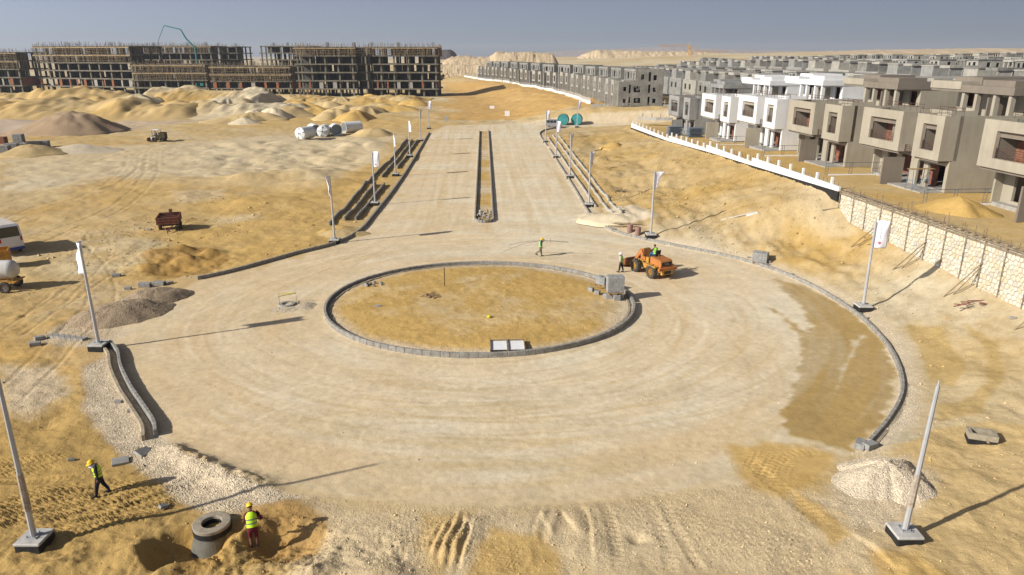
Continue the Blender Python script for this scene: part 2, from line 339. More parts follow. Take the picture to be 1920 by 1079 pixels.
def Hfun(x, y):
    x = np.asarray(x, float); y = np.asarray(y, float)
    kx, wx = kerb_x(y), wall_x(y)
    t = np.clip((x - kx) / np.maximum(wx - kx, 1), 0, 1)
    wob = 0.10 * fbm(x, y, 0.12, 3, 2)
    tt = np.clip(t + wob * np.sin(np.pi * t), 0, 1)
    b0 = .12 * sm(28, 32, y); bank = b0 + (wall_foot(y) - b0) * (0.35 * tt + 0.65 * tt ** 1.7)
    stepn = np.sin(tt * 9 + 2.2 * fbm(x, y, 0.08, 2, 4)) * 0.22 * np.sin(np.pi * t) * sm(45, 70, y)
    terr = terr_z(y) + sm(60, 260, x) * 5.0 + sm(380, 1000, y) * 10
    we = wx + np.where(y < 69, .42, 0)
    h = np.where(x < kx, 0.0, np.where(x < we, bank + stepn, terr))
    # ground beyond the cross road and its bank
    fx = fence_x(y)
    far = 3.7 * (1 - sm(0, 26, fx - x)) + sm(60, 260, x) * 5.0 + sm(420, 1000, y) * 12 * sm(-120, 60, x + 0.3 * (y - 400))
    ramp = sm(14, 60, x) * 1.8 + sm(60, 260, x) * 4
    h = h + (ramp - h) * sm(168, 182, y) * (x > 0)
    h = np.where(y > 190, ramp + (far - ramp) * sm(197, 207, y), h)
    # relief
    dr = road_sdf(x, y)
    off = sm(0.2, 3.0, dr)
    open_ = off * np.where((x > wx + .2) & (y < 175), 0.45, 1.0)
    rough = 0.16 * fbm(x, y, 0.10, 3, 1) + 0.10 * fbm(x, y, 0.5, 3, 3) + 0.030 * fbm(x, y, 2.2, 3, 5)
    onbank = (x > kx + .5) & (x < wx) & (y < 176)
    gul = ((np.abs(fbm(x, y, 0.20, 4, 6, .6)) - 0.25) * 0.62 + .20 * fbm(x * 1.6, y * .35, .5, 3, 1)) * np.sin(np.pi * np.clip(t * .9 + .08, 0, 1)) ** 0.6
    trk = .045 * np.sin(26 * t + 3 * fbm(x, y, .1, 2, 5)) * np.clip(fbm(x * .5, y * .2, .2, 2, 4) * 2, 0, 1)
    h = h + open_ * rough + np.where(onbank, (.35 + .65 * sm(40, 66, y)) * (gul + .10 * fbm(x, y, 1.3, 3, 2) + .05 * np.abs(fbm(x, y, 3.5, 2, 4)) + trk) * off, 0) + np.where((y < 26) & (x < -4), off * (1 - sm(23.5, 26, y)) * .16 * fbm(x, y, 1.1, 4, 3, .6), 0)
    lf = (x < -14) & (y < 200) & (x > -140); h = h + np.where(lf, off * (.22 * (np.abs(fbm(x, y, .16, 4, 3, .6)) - .25) * 1.4 + .05 * fbm(x * .6 + y * .3, y * 1.2, 1.2, 3, 2)), 0)
    far_b = (y > 196) & (y < 560)
    h = h + np.where(far_b, off * (0.6 * fbm(x, y, 0.045, 3, 7) + .22 * fbm(x, y, .3, 3, 4) + 0.55 * np.abs(fbm(x, y, 0.16, 2, 2)) * sm(-30, 10, x)), 0)
    h = h + 0.018 * fbm(x, y, 0.35, 3, 2) * (1 - off) + 0.012 * fbm(x, y, 3.0, 2, 4)
    # sand inside the island and the median
    de = np.hypot((x - ISL_C[0]) / ISL_R[0], (y - ISL_C[1]) / ISL_R[1])
    h = np.where(de < 1.0, 0.06 + 0.22 * (1 - de ** 4) + 0.05 * fbm(x, y, 0.4, 3, 1) + 0.035 * fbm(x, y, 2.4, 2, 6), h)
    near = (y < 230)
    if np.any(near):
        X, Y = x[near], y[near]; g = np.zeros_like(X)
        for i, (px, hh, r, ax, ro) in enumerate(BLOBS):
            q = at(*px); r2 = r * ax * 1.4
            m = (np.abs(X - q.x) < r2) & (np.abs(Y - q.y) < r2)
            if m.any(): g[m] += pile(X[m], Y[m], q[:2], hh, r, i, 1.4, ax, ro)
        for (pl, gauge, w, dep, tr) in RUTS:
            A = np.array(pl); m = (X > A[:, 0].min() - 3) & (X < A[:, 0].max() + 3) & (Y > A[:, 1].min() - 3) & (Y < A[:, 1].max() + 3)
            if not m.any(): continue
            d, run, _ = pdist(X[m], Y[m], pl); Lr = float(np.hypot(*np.diff(A, axis=0).T).sum()); fade = sm(0, 1.2, run) * sm(0, 1.2, Lr - run) * (.75 + .5 * fbm(X[m], Y[m], .8, 2, 2)); d = np.abs(d - gauge)
            prof = -dep * (1 - sm(w * .35, w * .5, d)) + dep * 0.55 * np.exp(-((d - w * .62) / (w * .22)) ** 2)
            if tr: prof = prof + 0.055 * (1 - sm(w * .4, w * .5, d)) * np.sign(np.sin(2 * np.pi * (run / tr + d * 1.2))) * 0.5
            g[m] += prof * fade * .62
        low = Y < 42
        if low.any():
            X_, Y_, gl = X[low], Y[low], g[low]
            d, run, sd = pdist(X_, Y_, WINDROW); d = d + .22 * fbm(X_, Y_, 1.1, 3, 3); gl += (0.40 + .16 * fbm(X_, Y_, 2.6, 3, 5)) * np.exp(-(d / 0.6) ** 2) * (0.8 + 0.3 * vn(run * 1.3, run * 0, 2)) * sm(0, 1.2, run) * sm(0, 3.0, 8.9 - run)
            d, run, sd = pdist(X_, Y_, SPOIL); gl += 0.34 * np.exp(-(d / 0.40) ** 2)
            for L in LEDGES:
                d, run, sd = pdist(X_, Y_, L); gl += np.where(d < 1.2, np.where(sd > 0, 0.09 * (1 - sm(0.2, 1.0, d)), 0.09 * (1 - sm(0.01, 0.10, d))) * (.5 + .8 * vn(X_ * 2, Y_ * 2, 3)) * sm(0, .5, run), 0)
            g[low] = gl
        for i, (px, rr_, hd, sp, am, chev) in enumerate(FIELDS):
            q = at(*px); m = (np.abs(X - q.x) < 4) & (np.abs(Y - q.y) < 4)
            if not m.any(): continue
            dx, dy = X[m] - q.x, Y[m] - q.y; a_ = dx * math.cos(hd) + dy * math.sin(hd); b_ = -dx * math.sin(hd) + dy * math.cos(hd)
            mk = 1 - sm(.7, 1.0, np.hypot(a_ / max(rr_), b_ / min(rr_)) + .25 * fbm(X[m], Y[m], .9, 2, i))
            ph = (a_ + .9 * np.abs(((b_ / .6) % 1) - .5)) / sp if chev else (b_ + .15 * fbm(X[m], Y[m], .7, 2, i)) / sp
            g[m] += am * mk * np.tanh(2.2 * np.sin(2 * np.pi * ph)) * (.6 + .6 * vn(X[m] * 1.7, Y[m] * 1.7, i))
        m = (Y > 95) & (Y < 185) & (X < 5)
        if m.any(): X_, Y_ = X[m], Y[m]; dug = sdf(X_, Y_, DUG); mk = 1 - sm(-5, 2, dug); g[m] += mk * ((np.abs(fbm(X_, Y_, .13, 3, 2)) - .25) * 1.1 + .22 * fbm(X_ * .4, Y_, .5, 3, 5))
        # clods and broken edges round the excavation
        sp_ = at(335, 492); m = (np.abs(X - sp_.x) < 8) & (np.abs(Y - sp_.y) < 8)
        if m.any(): X_, Y_ = X[m], Y[m]; mk = 1 - sm(.5, 1.1, np.hypot((X_ - sp_.x) / 6.5, (Y_ - sp_.y) / 4.5)); g[m] += mk * (.42 * (np.abs(fbm(X_, Y_, .55, 4, 4, .6)) - .2) + .10 * fbm(X_, Y_, 2.2, 2, 6))
        m = (Y < 40) & (X < 8)
        if m.any(): X_, Y_ = X[m], Y[m]; ex = np.hypot((X_ - PIT[0] + 1.2) / 4.2, (Y_ - PIT[1] + .8) / 2.2); g[m] += (1 - sm(.7, 1.1, ex)) * (.16 * fbm(X_, Y_, 1.6, 3, 4) + .10 * np.abs(fbm(X_, Y_, 4.0, 2, 6)))
        # excavation round the manhole and the pit beside it
        g -= .85 * (1 - sm(0.7, 1.45, np.hypot((X - MH[0] + 0.75) / 1.25, (Y - MH[1] + 0.75))))
        q = np.hypot((X - PIT[0]) / 1.55, (Y - PIT[1] + 0.5)); g -= 0.42 * (1 - sm(0.35, 1.35, q)) * (1 + .3 * fbm(X, Y, 1.2, 2, 3))
        h2 = h.copy(); h2[near] = h[near] + g; h = h2
    return h
def gz(x, y):
    if 'gh' in globals() and 13.1 < y < 630:      # read the built sheet
        t = x / (y + 9)
        if abs(t) < 1.1:
            i = int(np.searchsorted(ys, y)) - 1; j = int(np.searchsorted(ss, t)) - 1; G = gh2
            fy = (y - ys[i]) / (ys[i + 1] - ys[i]); fx = (t - ss[j]) / (ss[j + 1] - ss[j])
            return float((G[i, j] * (1 - fx) + G[i, j + 1] * fx) * (1 - fy) + (G[i + 1, j] * (1 - fx) + G[i + 1, j + 1] * fx) * fy)
    return float(Hfun(np.array([x]), np.array([y]))[0])
def gza(x, y):
    """heights read off the built sheet, for arrays"""
    t = np.clip(x / (y + 9), ss[0] + 1e-6, ss[-1] - 1e-6); i = np.clip(np.searchsorted(ys, y) - 1, 0, NR - 2); j = np.clip(np.searchsorted(ss, t) - 1, 0, NC - 2)
    fy = np.clip((y - ys[i]) / (ys[i + 1] - ys[i]), 0, 1); fx = (t - ss[j]) / (ss[j + 1] - ss[j]); G = gh2
    return (G[i, j] * (1 - fx) + G[i, j + 1] * fx) * (1 - fy) + (G[i + 1, j] * (1 - fx) + G[i + 1, j + 1] * fx) * fy
def atg(u, v):
    """survey point on the terrain"""
    z = 0.0
    for _ in range(14):
        p = at(u, v, z); z = 0.5 * z + 0.5 * gz(p.x, p.y)
    p = at(u, v, z); p.z = gz(p.x, p.y); return p
# ------------------------------------------------------------------ ground colour (albedo of the soils, left sand darkened partly for self-shadow)
OCH = np.array([.52, .345, .118]); TAN = np.array([.50, .375, .188]); PALE = np.array([.59, .505, .345]); ROADC = np.array([.66, .58, .425]); GRV = np.array([.595, .505, .37]); DAMP = np.array([.38, .265, .10]); DEEP = np.array([.42, .25, .075])
GREYB = np.array([.36, .285, .215])
def mixc(c, k, w): return c + (np.asarray(k) - c) * w[:, None]
ZONES = [  # image outline, soil, feather (m), strength, gravel
    ([(330, 268), (560, 252), (745, 250), (735, 290), (690, 318), (600, 352), (380, 352), (200, 335), (0, 360), (0, 285)], PALE, 4, .62, .2),
    ([(0, 345), (60, 330), (150, 340), (130, 375), (0, 395)], PALE, 3, .7, .3),
    ([(320, 360), (420, 355), (420, 375), (330, 380)], GRV, 1.5, .8, .4),
    ([(600, 365), (640, 335), (760, 262), (800, 258), (690, 400), (640, 450), (500, 484), (330, 525), (250, 520), (330, 440), (480, 410)], OCH, 3, .85, 0),
    ([(265, 482), (330, 462), (400, 466), (430, 488), (385, 515), (300, 520), (270, 505)], DEEP * .82, .7, .8, .1),
    ([(0, 360), (300, 330), (520, 330), (620, 345), (300, 440), (0, 520)], OCH * .98, 5, .45, 0),
    ([(380, 375), (520, 365), (620, 355), (600, 400), (420, 410)], OCH, 3, .7, 0),
    ([(0, 810), (250, 800), (320, 895), (440, 985), (560, 1020), (520, 1090), (-60, 1100), (-90, 800)], OCH * .78, 1.0, .85, .05),  # ochre darkened, partly painting the self-shadow of churned sand
    ([(0, 640), (140, 680), (200, 740), (180, 800), (0, 830)], OCH, 1.5, .6, .1),
    ([(150, 690), (205, 660), (232, 690), (262, 760), (296, 830), (350, 858), (430, 893), (520, 918), (600, 932), (520, 950), (430, 965), (380, 960), (330, 925), (272, 880), (215, 830), (160, 770)], GRV, .5, .9, 1.0),
    ([(0, 690), (110, 680), (140, 740), (60, 780), (0, 780)], GRV, 1.0, .7, .6),
    ([(130, 600), (210, 590), (240, 620), (215, 650), (150, 660), (60, 640)], GRV, .8, .7, .8),
    ([(560, 930), (760, 945), (1000, 945), (1200, 930), (1330, 880), (1420, 900), (1560, 950), (1660, 1000), (1700, 1090), (560, 1100)], np.array([.57, .465, .305]), 1.6, .7, .42),
    ([(920, 990), (1010, 1000), (1060, 1040), (1050, 1090), (870, 1090), (880, 1040)], OCH, .5, .85, .1),
    ([(460, 945), (560, 935), (610, 970), (600, 1030), (560, 1050), (480, 1040), (440, 1000)], DEEP, .5, .8, .1),
    ([(330, 985), (440, 990), (430, 1060), (330, 1079)], DEEP, .4, .6, .05),
    ([(790, 965), (880, 960), (885, 1040), (820, 1090), (780, 1060)], OCH, .6, .6, .3),
    ([(1375, 840), (1440, 830), (1560, 850), (1570, 880), (1500, 910), (1460, 930), (1400, 890)], OCH, .7, .9, .05),
    ([(1490, 925), (1560, 970), (1600, 1010), (1560, 1020), (1500, 960)], OCH, .4, .8, .2),
    ([(1560, 890), (1620, 855), (1700, 860), (1760, 900), (1740, 950), (1680, 1000), (1600, 980), (1560, 940)], GRV * .97, .8, .7, .7),
    ([(1700, 720), (1740, 640), (1920, 700), (1990, 900), (1960, 1100), (1720, 1100), (1745, 980), (1770, 880), (1720, 850)], TAN * 1.02, 1.4, .55, .1),
    ([(1620, 1030), (1720, 1040), (1780, 1100), (1660, 1100)], OCH, .5, .8, .1),
    ([(1640, 800), (1700, 690), (1720, 740), (1690, 830), (1640, 860)], GRV, .5, .7, .6),
    ([(1700, 620), (1760, 640), (1800, 700), (1790, 740), (1740, 720), (1720, 660)], DAMP * 1.12, .25, .75, 0),
    ([(1800, 640), (1850, 690), (1850, 740), (1800, 770), (1750, 770), (1760, 800), (1830, 790), (1870, 740), (1860, 680)], DAMP * 1.12, .25, .7, 0),
    ([(1130, 395), (1190, 400), (1230, 425), (1160, 430)], GRV, .6, .9, .6),
    ([(1480, 420), (1560, 440), (1600, 500), (1500, 480)], PALE, 2, .5, .1),
    ([(830, 160), (1000, 170), (1120, 205), (1200, 222), (840, 228)], np.array([.53, .325, .11]), 8, .8, 0),
    ([(-60, 215), (120, 205), (420, 222), (230, 245), (-60, 262)], GREYB * 1.35, 6, .6, .2)]
_rt = random.Random(21); TRACKS = []
for i in range(15):
    r0 = 12.8 + _rt.random() * 9.5; a0 = _rt.uniform(0, 6.28); da = _rt.uniform(1.0, 3.2); ox, oy = _rt.uniform(-1.5, 2.5), _rt.uniform(-3, 1.5)
    TRACKS.append(([(ISL_C[0] + ox + r0 * (1 + .05 * math.sin(3 * q)) * math.cos(a0 + da * q), ISL_C[1] + oy + r0 * .93 * math.sin(a0 + da * q)) for q in np.linspace(0, 1, 18)], _rt.choice((.85, .9, 1.0)), _rt.uniform(.22, .4), _rt.choice((-1, 1, 1))))
for x0, x1, xe in ((-10, -14, -17), (-8, -12, -16), (-7.5, -11, -14), (2, -1, -3), (4, 1, 0), (5.5, 3, 2), (0, -3, -4)):
    TRACKS.append((smooth_line([(x0 + _rt.uniform(-.5, .5), 78), (x1 + 1.5, 110), (x1, 140), (xe, 190)], 5), .9, .45, _rt.choice((-1, 1))))
for pts in ([(360, 830), (560, 740), (800, 720), (1050, 735), (1300, 690), (1480, 590)], [(420, 860), (640, 790), (900, 775), (1180, 780), (1400, 740)], [(260, 620), (420, 560), (600, 500), (720, 450), (790, 380)], [(300, 650), (480, 580), (640, 500), (760, 440)], [(1250, 560), (1380, 620), (1440, 720), (1400, 830), (1330, 900)], [(1300, 530), (1450, 590), (1530, 680), (1540, 780)], [(1150, 900), (1000, 850), (800, 840), (600, 860)], [(500, 700), (620, 740), (800, 765), (1000, 770), (1180, 745), (1330, 680), (1400, 600), (1350, 540)]):
    TRACKS.append((smooth_line(XY(pts), 5), .9, .3, _rt.choice((-1, 1))))
def Cfun(x, y, h):
    n = len(x)
    a = fbm(x, y, .035, 4, 0); b = fbm(x, y, .22, 4, 3); c = fbm(x, y, 1.1, 3, 5); st = fbm(x * .25 + y * .05, y, .5, 3, 6)
    col = np.tile(TAN, (n, 1)); grv = np.full(n, .08)
    col = mixc(col, OCH, np.clip(.35 + .7 * a + .35 * b, 0, 1)); col = mixc(col, PALE, np.clip(.1 + .8 * b * 1.0 - .5 * a, 0, .8))
    lf = (x < -14) & (y < 190); col = np.where(lf[:, None], mixc(col, DEEP * 1.05, np.clip(.55 * fbm(x * .7 + y * .2, y, .09, 4, 7) + .3 * c + .08, 0, .6)), col)  # darker mix on the left, partly painting self-shadow of the rough ground
    kx, wx = kerb_x(y), wall_x(y)
    bank = (x > kx) & (x < wx + .3) & (y < 180) & (y + 1.5 * b > 31)
    bk = np.clip(.45 + .9 * fbm(x * 1.0, y, .09, 4, 2) + .3 * c, 0, 1)
    bc = mixc(np.tile(OCH * .84, (n, 1)), PALE * .84, np.clip(bk * (1 - .5 * sm(62, 85, y)) + .28 * (1 - sm(50, 64, y)), 0, 1))
    col = np.where(bank[:, None], bc, col)
    terr = (x >= wx + .3) & (y < 180); col = np.where(terr[:, None], mixc(np.tile(OCH * .98, (n, 1)), TAN, np.clip(.4 + b, 0, 1)), col)
    farp = y > 520; col = np.where(farp[:, None], mixc(np.tile(PALE, (n, 1)), TAN, np.clip(.5 + a, 0, 1)), col)
    # the graded carriageway
    dr = road_sdf(x, y); w = 1 - sm(-.6, .5, dr + .5 * b)
    rc = np.tile(ROADC, (n, 1))
    ang = np.arctan2(y - ISL_C[1], x - ISL_C[0]); rr = np.hypot(x - ISL_C[0], y - ISL_C[1])
    swirl = fbm(ang * 1.6 + .04 * rr, rr * .45, 1.0, 4, 1) ; swirl2 = fbm(ang * 3.5 - .06 * rr, rr * 2.2, 1.0, 3, 4)
    lane = fbm(x * 1.1 + y * .045, y * .05, .9, 4, 2)
    s = np.where(y < 74, swirl, lane) ; s2 = np.where(y < 74, swirl2, fbm(x * 3, y * .1, 1, 3, 6))
    rc = mixc(rc, TAN * 1.08, np.clip(.10 + .75 * s + .12 * b + .45 * s2, 0, .8)); rc = mixc(rc, ROADC * 1.1, np.clip(-.5 * s - .6 * s2, 0, .8))
    rc = mixc(rc, TAN, np.clip(.35 * (1 - sm(-27, -17, x)) + .30 * (1 - sm(29, 37, y)) * np.clip(.5 + b, 0, 1), 0, .5))
    rc = mixc(rc, np.array([.62, .475, .285]), np.clip(.30 + .25 * (1 - sm(-16, 2, x)) + .7 * fbm(ang * 2.2, rr * .35, 1.0, 3, 6) + .25 * a, 0, .8))
    onr = np.where(dr < 0)[0]
    if len(onr) > 10:
        X_, Y_ = x[onr], y[onr]; acc = np.zeros(len(onr))
        for (pl, gg, wd, sg) in TRACKS:
            A = np.array(pl); m = np.where((X_ > A[:, 0].min() - 2) & (X_ < A[:, 0].max() + 2) & (Y_ > A[:, 1].min() - 2) & (Y_ < A[:, 1].max() + 2))[0]
            if not len(m): continue
            d, run, _ = pdist(X_[m], Y_[m], pl); Lr = float(np.hypot(*np.diff(A, axis=0).T).sum()); d = np.abs(d - gg)
            acc[m] += sg * (1 - sm(wd * .3, wd * .55, d)) * sm(0, 4, run) * sm(0, 4, Lr - run) * (.5 + .7 * vn(run * .5, d * 3, 5))
        rs_ = rc[onr]; rs_ = mixc(rs_, ROADC * 1.13, np.clip(acc * .30, 0, .5)); rs_ = mixc(rs_, TAN * .98, np.clip(-acc * .28, 0, .5)); rc[onr] = rs_
    col = mixc(col, rc, w); grv = grv * (1 - w) + .08 * w
    for (px, soil, fe, stg, gv) in ZONES:
        P = XY(px); A = np.array(P); m = np.where((x > A[:, 0].min() - fe * 2) & (x < A[:, 0].max() + fe * 2) & (y > A[:, 1].min() - fe * 2) & (y < A[:, 1].max() + fe * 2))[0]
        if not len(m): continue
        d = sdf(x[m], y[m], P) + fe * (1.0 * b[m] + .5 * c[m])
        q = (1 - sm(-fe * .6, fe * .6, d)) * stg
        if gv < 0.5: q = q * (1 - w[m] * (soil is not OCH))
        col[m] = mixc(col[m], soil, q); grv[m] = grv[m] * (1 - q) + gv * q
    # gravel shoulder outside and inside kerbs
    for L, wd in ((KERB_R, 1.6), (KERB_N, 1.4)):
        d = np.full(n, 99.0); m = np.abs(dr) < 3
        if m.any(): d[m] = pdist(x[m], y[m], L)[0]
        q = (1 - sm(wd * .3, wd, d + .6 * b)) * (dr > -.25) * .75
        col = mixc(col, GRV, q); grv = np.maximum(grv, q * .8)
    # damp sand swept over the road on the right
    wet = XY([(1430, 568), (1470, 598), (1500, 628), (1498, 680), (1482, 715), (1466, 780), (1480, 815), (1560, 838), (1600, 848), (1652, 800), (1684, 745), (1684, 695), (1663, 648), (1622, 608), (1566, 567), (1506, 537), (1450, 522), (1490, 570), (1520, 610), (1510, 626), (1480, 600)])
    d = sdf(x, y, wet) + .45 * b + .25 * c; d = d + .3 * fbm(x, y, 2.0, 2, 3); q = (1 - sm(-.28, .2, d)) * np.clip(.86 + .35 * s + .25 * s2 - .12 * b, .5, .97); col = mixc(col, np.array([.385, .265, .10]) * (1 + .12 * s2[:, None]), q)
    streak = XY([(1620, 630), (1600, 680), (1570, 730), (1575, 690), (1600, 640)]); d = sdf(x, y, streak) + .5 * b + .4 * c; col = mixc(col, ROADC, (1 - sm(-.1, .2, d)) * .7)
    # island sand
    de = np.hypot((x - ISL_C[0]) / ISL_R[0], (y - ISL_C[1]) / ISL_R[1]); isl = de < 1
    ic = mixc(np.tile(OCH * 1.01, (n, 1)), PALE, np.clip(.9 * fbm(x, y, .16, 3, 4) + .35 * c - .05, 0, .75)); ic = mixc(ic, GRV, np.clip(sm(.86, .97, de + .05 * b) * .8, 0, 1))
    col = np.where(isl[:, None], ic, col); grv = np.where(isl, .25 + .6 * sm(.88, .97, de), grv)
    med = sdf(x, y, MED); m = med < 0; col = np.where(m[:, None], mixc(np.tile(OCH, (n, 1)), GRV, np.clip(.35 + b + .5 * c, 0, 1)), col); grv = np.where(m, .6, grv)
    v = 1 + .10 * c + .10 * fbm(x, y, 4.0, 2, 7) + .05 * st
    return np.clip(col * v[:, None], .02, .9), grv
# ------------------------------------------------------------------ ground material
def soil_mat(name, bump=0.5, far=False):
    m = bpy.data.materials.new(name); m.use_nodes = True; nt = m.node_tree; b = nt.nodes['Principled BSDF']
    b.inputs['Roughness'].default_value = .95; b.inputs['Specular IOR Level'].default_value = .1
    at_ = nt.nodes.new('ShaderNodeAttribute'); at_.attribute_name = 'Col'; ag = nt.nodes.new('ShaderNodeAttribute'); ag.attribute_name = 'grv'
    geo = nt.nodes.new('ShaderNodeNewGeometry')
    def noise(s, d=4):
        q = nt.nodes.new('ShaderNodeTexNoise'); q.inputs['Scale'].default_value = s; q.inputs['Detail'].default_value = d; q.inputs['Roughness'].default_value = .7; nt.links.new(geo.outputs['Position'], q.inputs['Vector']); return q
    n1 = noise(3.2, 6); n2 = noise(16, 3)
    vo = nt.nodes.new('ShaderNodeTexVoronoi'); vo.inputs['Scale'].default_value = 16; nt.links.new(geo.outputs['Position'], vo.inputs['Vector'])
    def mth(op, a, bb=None):
        q = nt.nodes.new('ShaderNodeMath'); q.operation = op
        for i, k in enumerate((a, bb)):
            if k is None: continue
            if isinstance(k, (int, float)): q.inputs[i].default_value = k
            else: nt.links.new(k, q.inputs[i])
        return q.outputs[0]
    f = mth('ADD', mth('MULTIPLY', mth('SUBTRACT', n1.outputs[0], .5), .38), mth('MULTIPLY', mth('SUBTRACT', n2.outputs[0], .5), .5))
    sep = nt.nodes.new('ShaderNodeSeparateColor'); nt.links.new(vo.outputs['Color'], sep.inputs[0])
    gsp = mth('MULTIPLY', mth('SUBTRACT', sep.outputs[0], .5), mth('MULTIPLY', ag.outputs['Fac'], .45))
    k = mth('ADD', mth('ADD', f, gsp), 1.0)
    vm = nt.nodes.new('ShaderNodeVectorMath'); vm.operation = 'SCALE'; nt.links.new(at_.outputs['Color'], vm.inputs[0]); nt.links.new(k, vm.inputs['Scale'])
    nt.links.new(vm.outputs[0], b.inputs['Base Color'])
    hgt = mth('ADD', mth('ADD', mth('MULTIPLY', n1.outputs[0], 1.2), mth('MULTIPLY', n2.outputs[0], .45)), mth('MULTIPLY', mth('MULTIPLY', vo.outputs['Distance'], ag.outputs['Fac']), -.8))
    bp = nt.nodes.new('ShaderNodeBump'); bp.inputs['Strength'].default_value = bump; bp.inputs['Distance'].default_value = .06 if not far else .5
    nt.links.new(hgt, bp.inputs['Height']); nt.links.new(bp.outputs[0], b.inputs['Normal'])
    MATS[name] = m; return m
soil = soil_mat('sandy_soil', .85); road_mat = soil_mat('graded_sand_road', .35)
def set_attrs(me, col, grv):
    a = me.attributes.new('Col', 'FLOAT_COLOR', 'POINT'); a.data.foreach_set('color', np.concatenate([col, np.ones((len(col), 1))], 1).astype(np.float32).ravel())
    a = me.attributes.new('grv', 'FLOAT', 'POINT'); a.data.foreach_set('value', np.asarray(grv, np.float32))
# ------------------------------------------------------------------ ground sheet: fine near, coarse far
NR, NC = 760, 900
_r = [13.0]
while _r[-1] < 640: _r.append(_r[-1] + max(.055, (_r[-1] - 22) * .0062))
ys = np.array(_r); NR = len(ys); ss = np.linspace(-1.12, 1.12, NC); ss = np.sign(ss) * (np.abs(ss) / 1.12) ** 1.08 * 1.12
GY, GS = np.meshgrid(ys, ss, indexing='ij'); GX = GS * (GY + 9)
gx, gy = GX.ravel(), GY.ravel(); gh = Hfun(gx, gy); gh2 = gh.reshape(NR, NC)
dr_all = road_sdf(gx, gy); de_all = np.hypot((gx - ISL_C[0]) / ISL_R[0], (gy - ISL_C[1]) / ISL_R[1])
gcol, ggrv = Cfun(gx, gy, gh)
idx = np.arange(NR * NC).reshape(NR, NC)
F = np.stack([idx[:-1, :-1], idx[:-1, 1:], idx[1:, 1:], idx[1:, :-1]], -1).reshape(-1, 4)
fcx, fcy = gx[F].mean(1), gy[F].mean(1)
f_road = (dr_all[F].mean(1) < 0); f_isl = de_all[F].mean(1) < 1.0; f_med = sdf(fcx, fcy, MED) < 0
V = np.stack([gx, gy, gh], 1)
def sub_ground(name, mask, mat):
    Fm = F[mask]; used = np.unique(Fm); remap = np.full(len(V), -1, np.int32); remap[used] = np.arange(len(used))
    me = np_mesh(name, V[used], remap[Fm], mat); set_attrs(me, gcol[used], ggrv[used])
    o = bpy.data.objects.new(name, me); link(o); return tag(o, kind='structure')
sub_ground('ground', ~(f_road), soil)
sub_ground('road', f_road & ~f_isl & ~f_med, road_mat)
sub_ground('traffic_island_sand', f_isl, soil)
sub_ground('median_strip_soil', f_road & f_med, soil)
# plain out to the horizon
yy = np.concatenate([np.linspace(639, 2000, 60), np.linspace(2100, 9000, 30)]); xx = np.linspace(-1.15, 1.15, 160)
AY, AS = np.meshgrid(yy, xx, indexing='ij'); AX = AS * (AY + 9); ax_, ay_ = AX.ravel(), AY.ravel()
ah = Hfun(ax_, ay_) * np.clip(1 - (ay_ - 1100) / 900, 0.0, 1) - .05
ac, agv = Cfun(ax_, ay_, ah); I2 = np.arange(len(ax_)).reshape(AY.shape)
F2 = np.stack([I2[:-1, :-1], I2[:-1, 1:], I2[1:, 1:], I2[1:, :-1]], -1).reshape(-1, 4)
me = np_mesh('desert_plain', np.stack([ax_, ay_, ah], 1), F2, soil); set_attrs(me, ac, agv * 0); tag(link(bpy.data.objects.new('desert_plain', me)), kind='structure')
# ------------------------------------------------------------------ kerbs: every stone is a piece of its kerb
def stone_mesh(name, L, W, H, mat, bev=0.02):
    return MB().cbox((0, 0, H / 2), (L, W, H), bev=bev).mesh(name, mat)
def stones_along(parent, name, pts, step, me, zoff=0.0, jit=0.008, keep=None, scale_z=None):
    P = resample(pts, step); n = 0; L0 = max(v.co.x for v in me.vertices) * 2
    org = parent.location
    for i, (a, b) in enumerate(zip(P[:-1], P[1:])):
        if keep and not keep(i, len(P)): continue
        c = (a + b) / 2; ang = math.atan2(b[1] - a[1], b[0] - a[0]); z = gz(c[0], c[1]) if zoff is None else zoff
        o = bpy.data.objects.new(name, me)
        o.location = (c[0] - org.x, c[1] - org.y, z - org.z + random.uniform(-jit, jit)); o.rotation_euler = (random.uniform(-.02, .02), random.uniform(-.01, .01), ang + random.uniform(-.012, .012))
        o.scale = (np.linalg.norm(b - a) / L0 * .985, 1, 1); link(o, parent); n += 1
    return n
def haunch(parent, pts, w, z0, z1, mat, name='concrete_haunch', closed=False):
    P = [Vector((p[0], p[1], 0)) for p in pts]; n = len(P); vs = []; fs = []
    for i in range(n):
        a = P[i - 1] if (i > 0 or closed) else P[i]; b = P[(i + 1) % n] if (i < n - 1 or closed) else P[i]
        t = (b - a).normalized(); nn = Vector((-t.y, t.x, 0)) * w / 2; j = random.uniform(-.02, .02)
        vs += [P[i] - nn + Vector((0, 0, z0)), P[i] + nn + Vector((0, 0, z0)), P[i] + nn * .8 + Vector((0, 0, z1 + j)), P[i] - nn * .8 + Vector((0, 0, z1 + j))]
    for i in range(n if closed else n - 1):
        q = (i + 1) % n
        for k in range(4): fs.append((i * 4 + k, i * 4 + (k + 1) % 4, q * 4 + (k + 1) % 4, q * 4 + k))
    if not closed: fs += [(0, 1, 2, 3), ((n - 1) * 4 + 3, (n - 1) * 4 + 2, (n - 1) * 4 + 1, (n - 1) * 4)]
    org = parent.location; mb = MB(); mb.add([v - org for v in vs], fs); return mb.build(name, mat, parent)
def offset(pts, d):
    out = []; P = [np.array(p, float) for p in pts]
    for i in range(len(P)):
        a = P[max(i - 1, 0)]; b = P[min(i + 1, len(P) - 1)]; t = (b - a) / (np.linalg.norm(b - a) + 1e-9); out.append(tuple(P[i] + np.array([-t[1], t[0]]) * d))
    return out
sandy_conc = pm('sandy_concrete', (.37, .31, .22), .92, .2, 3, .3)
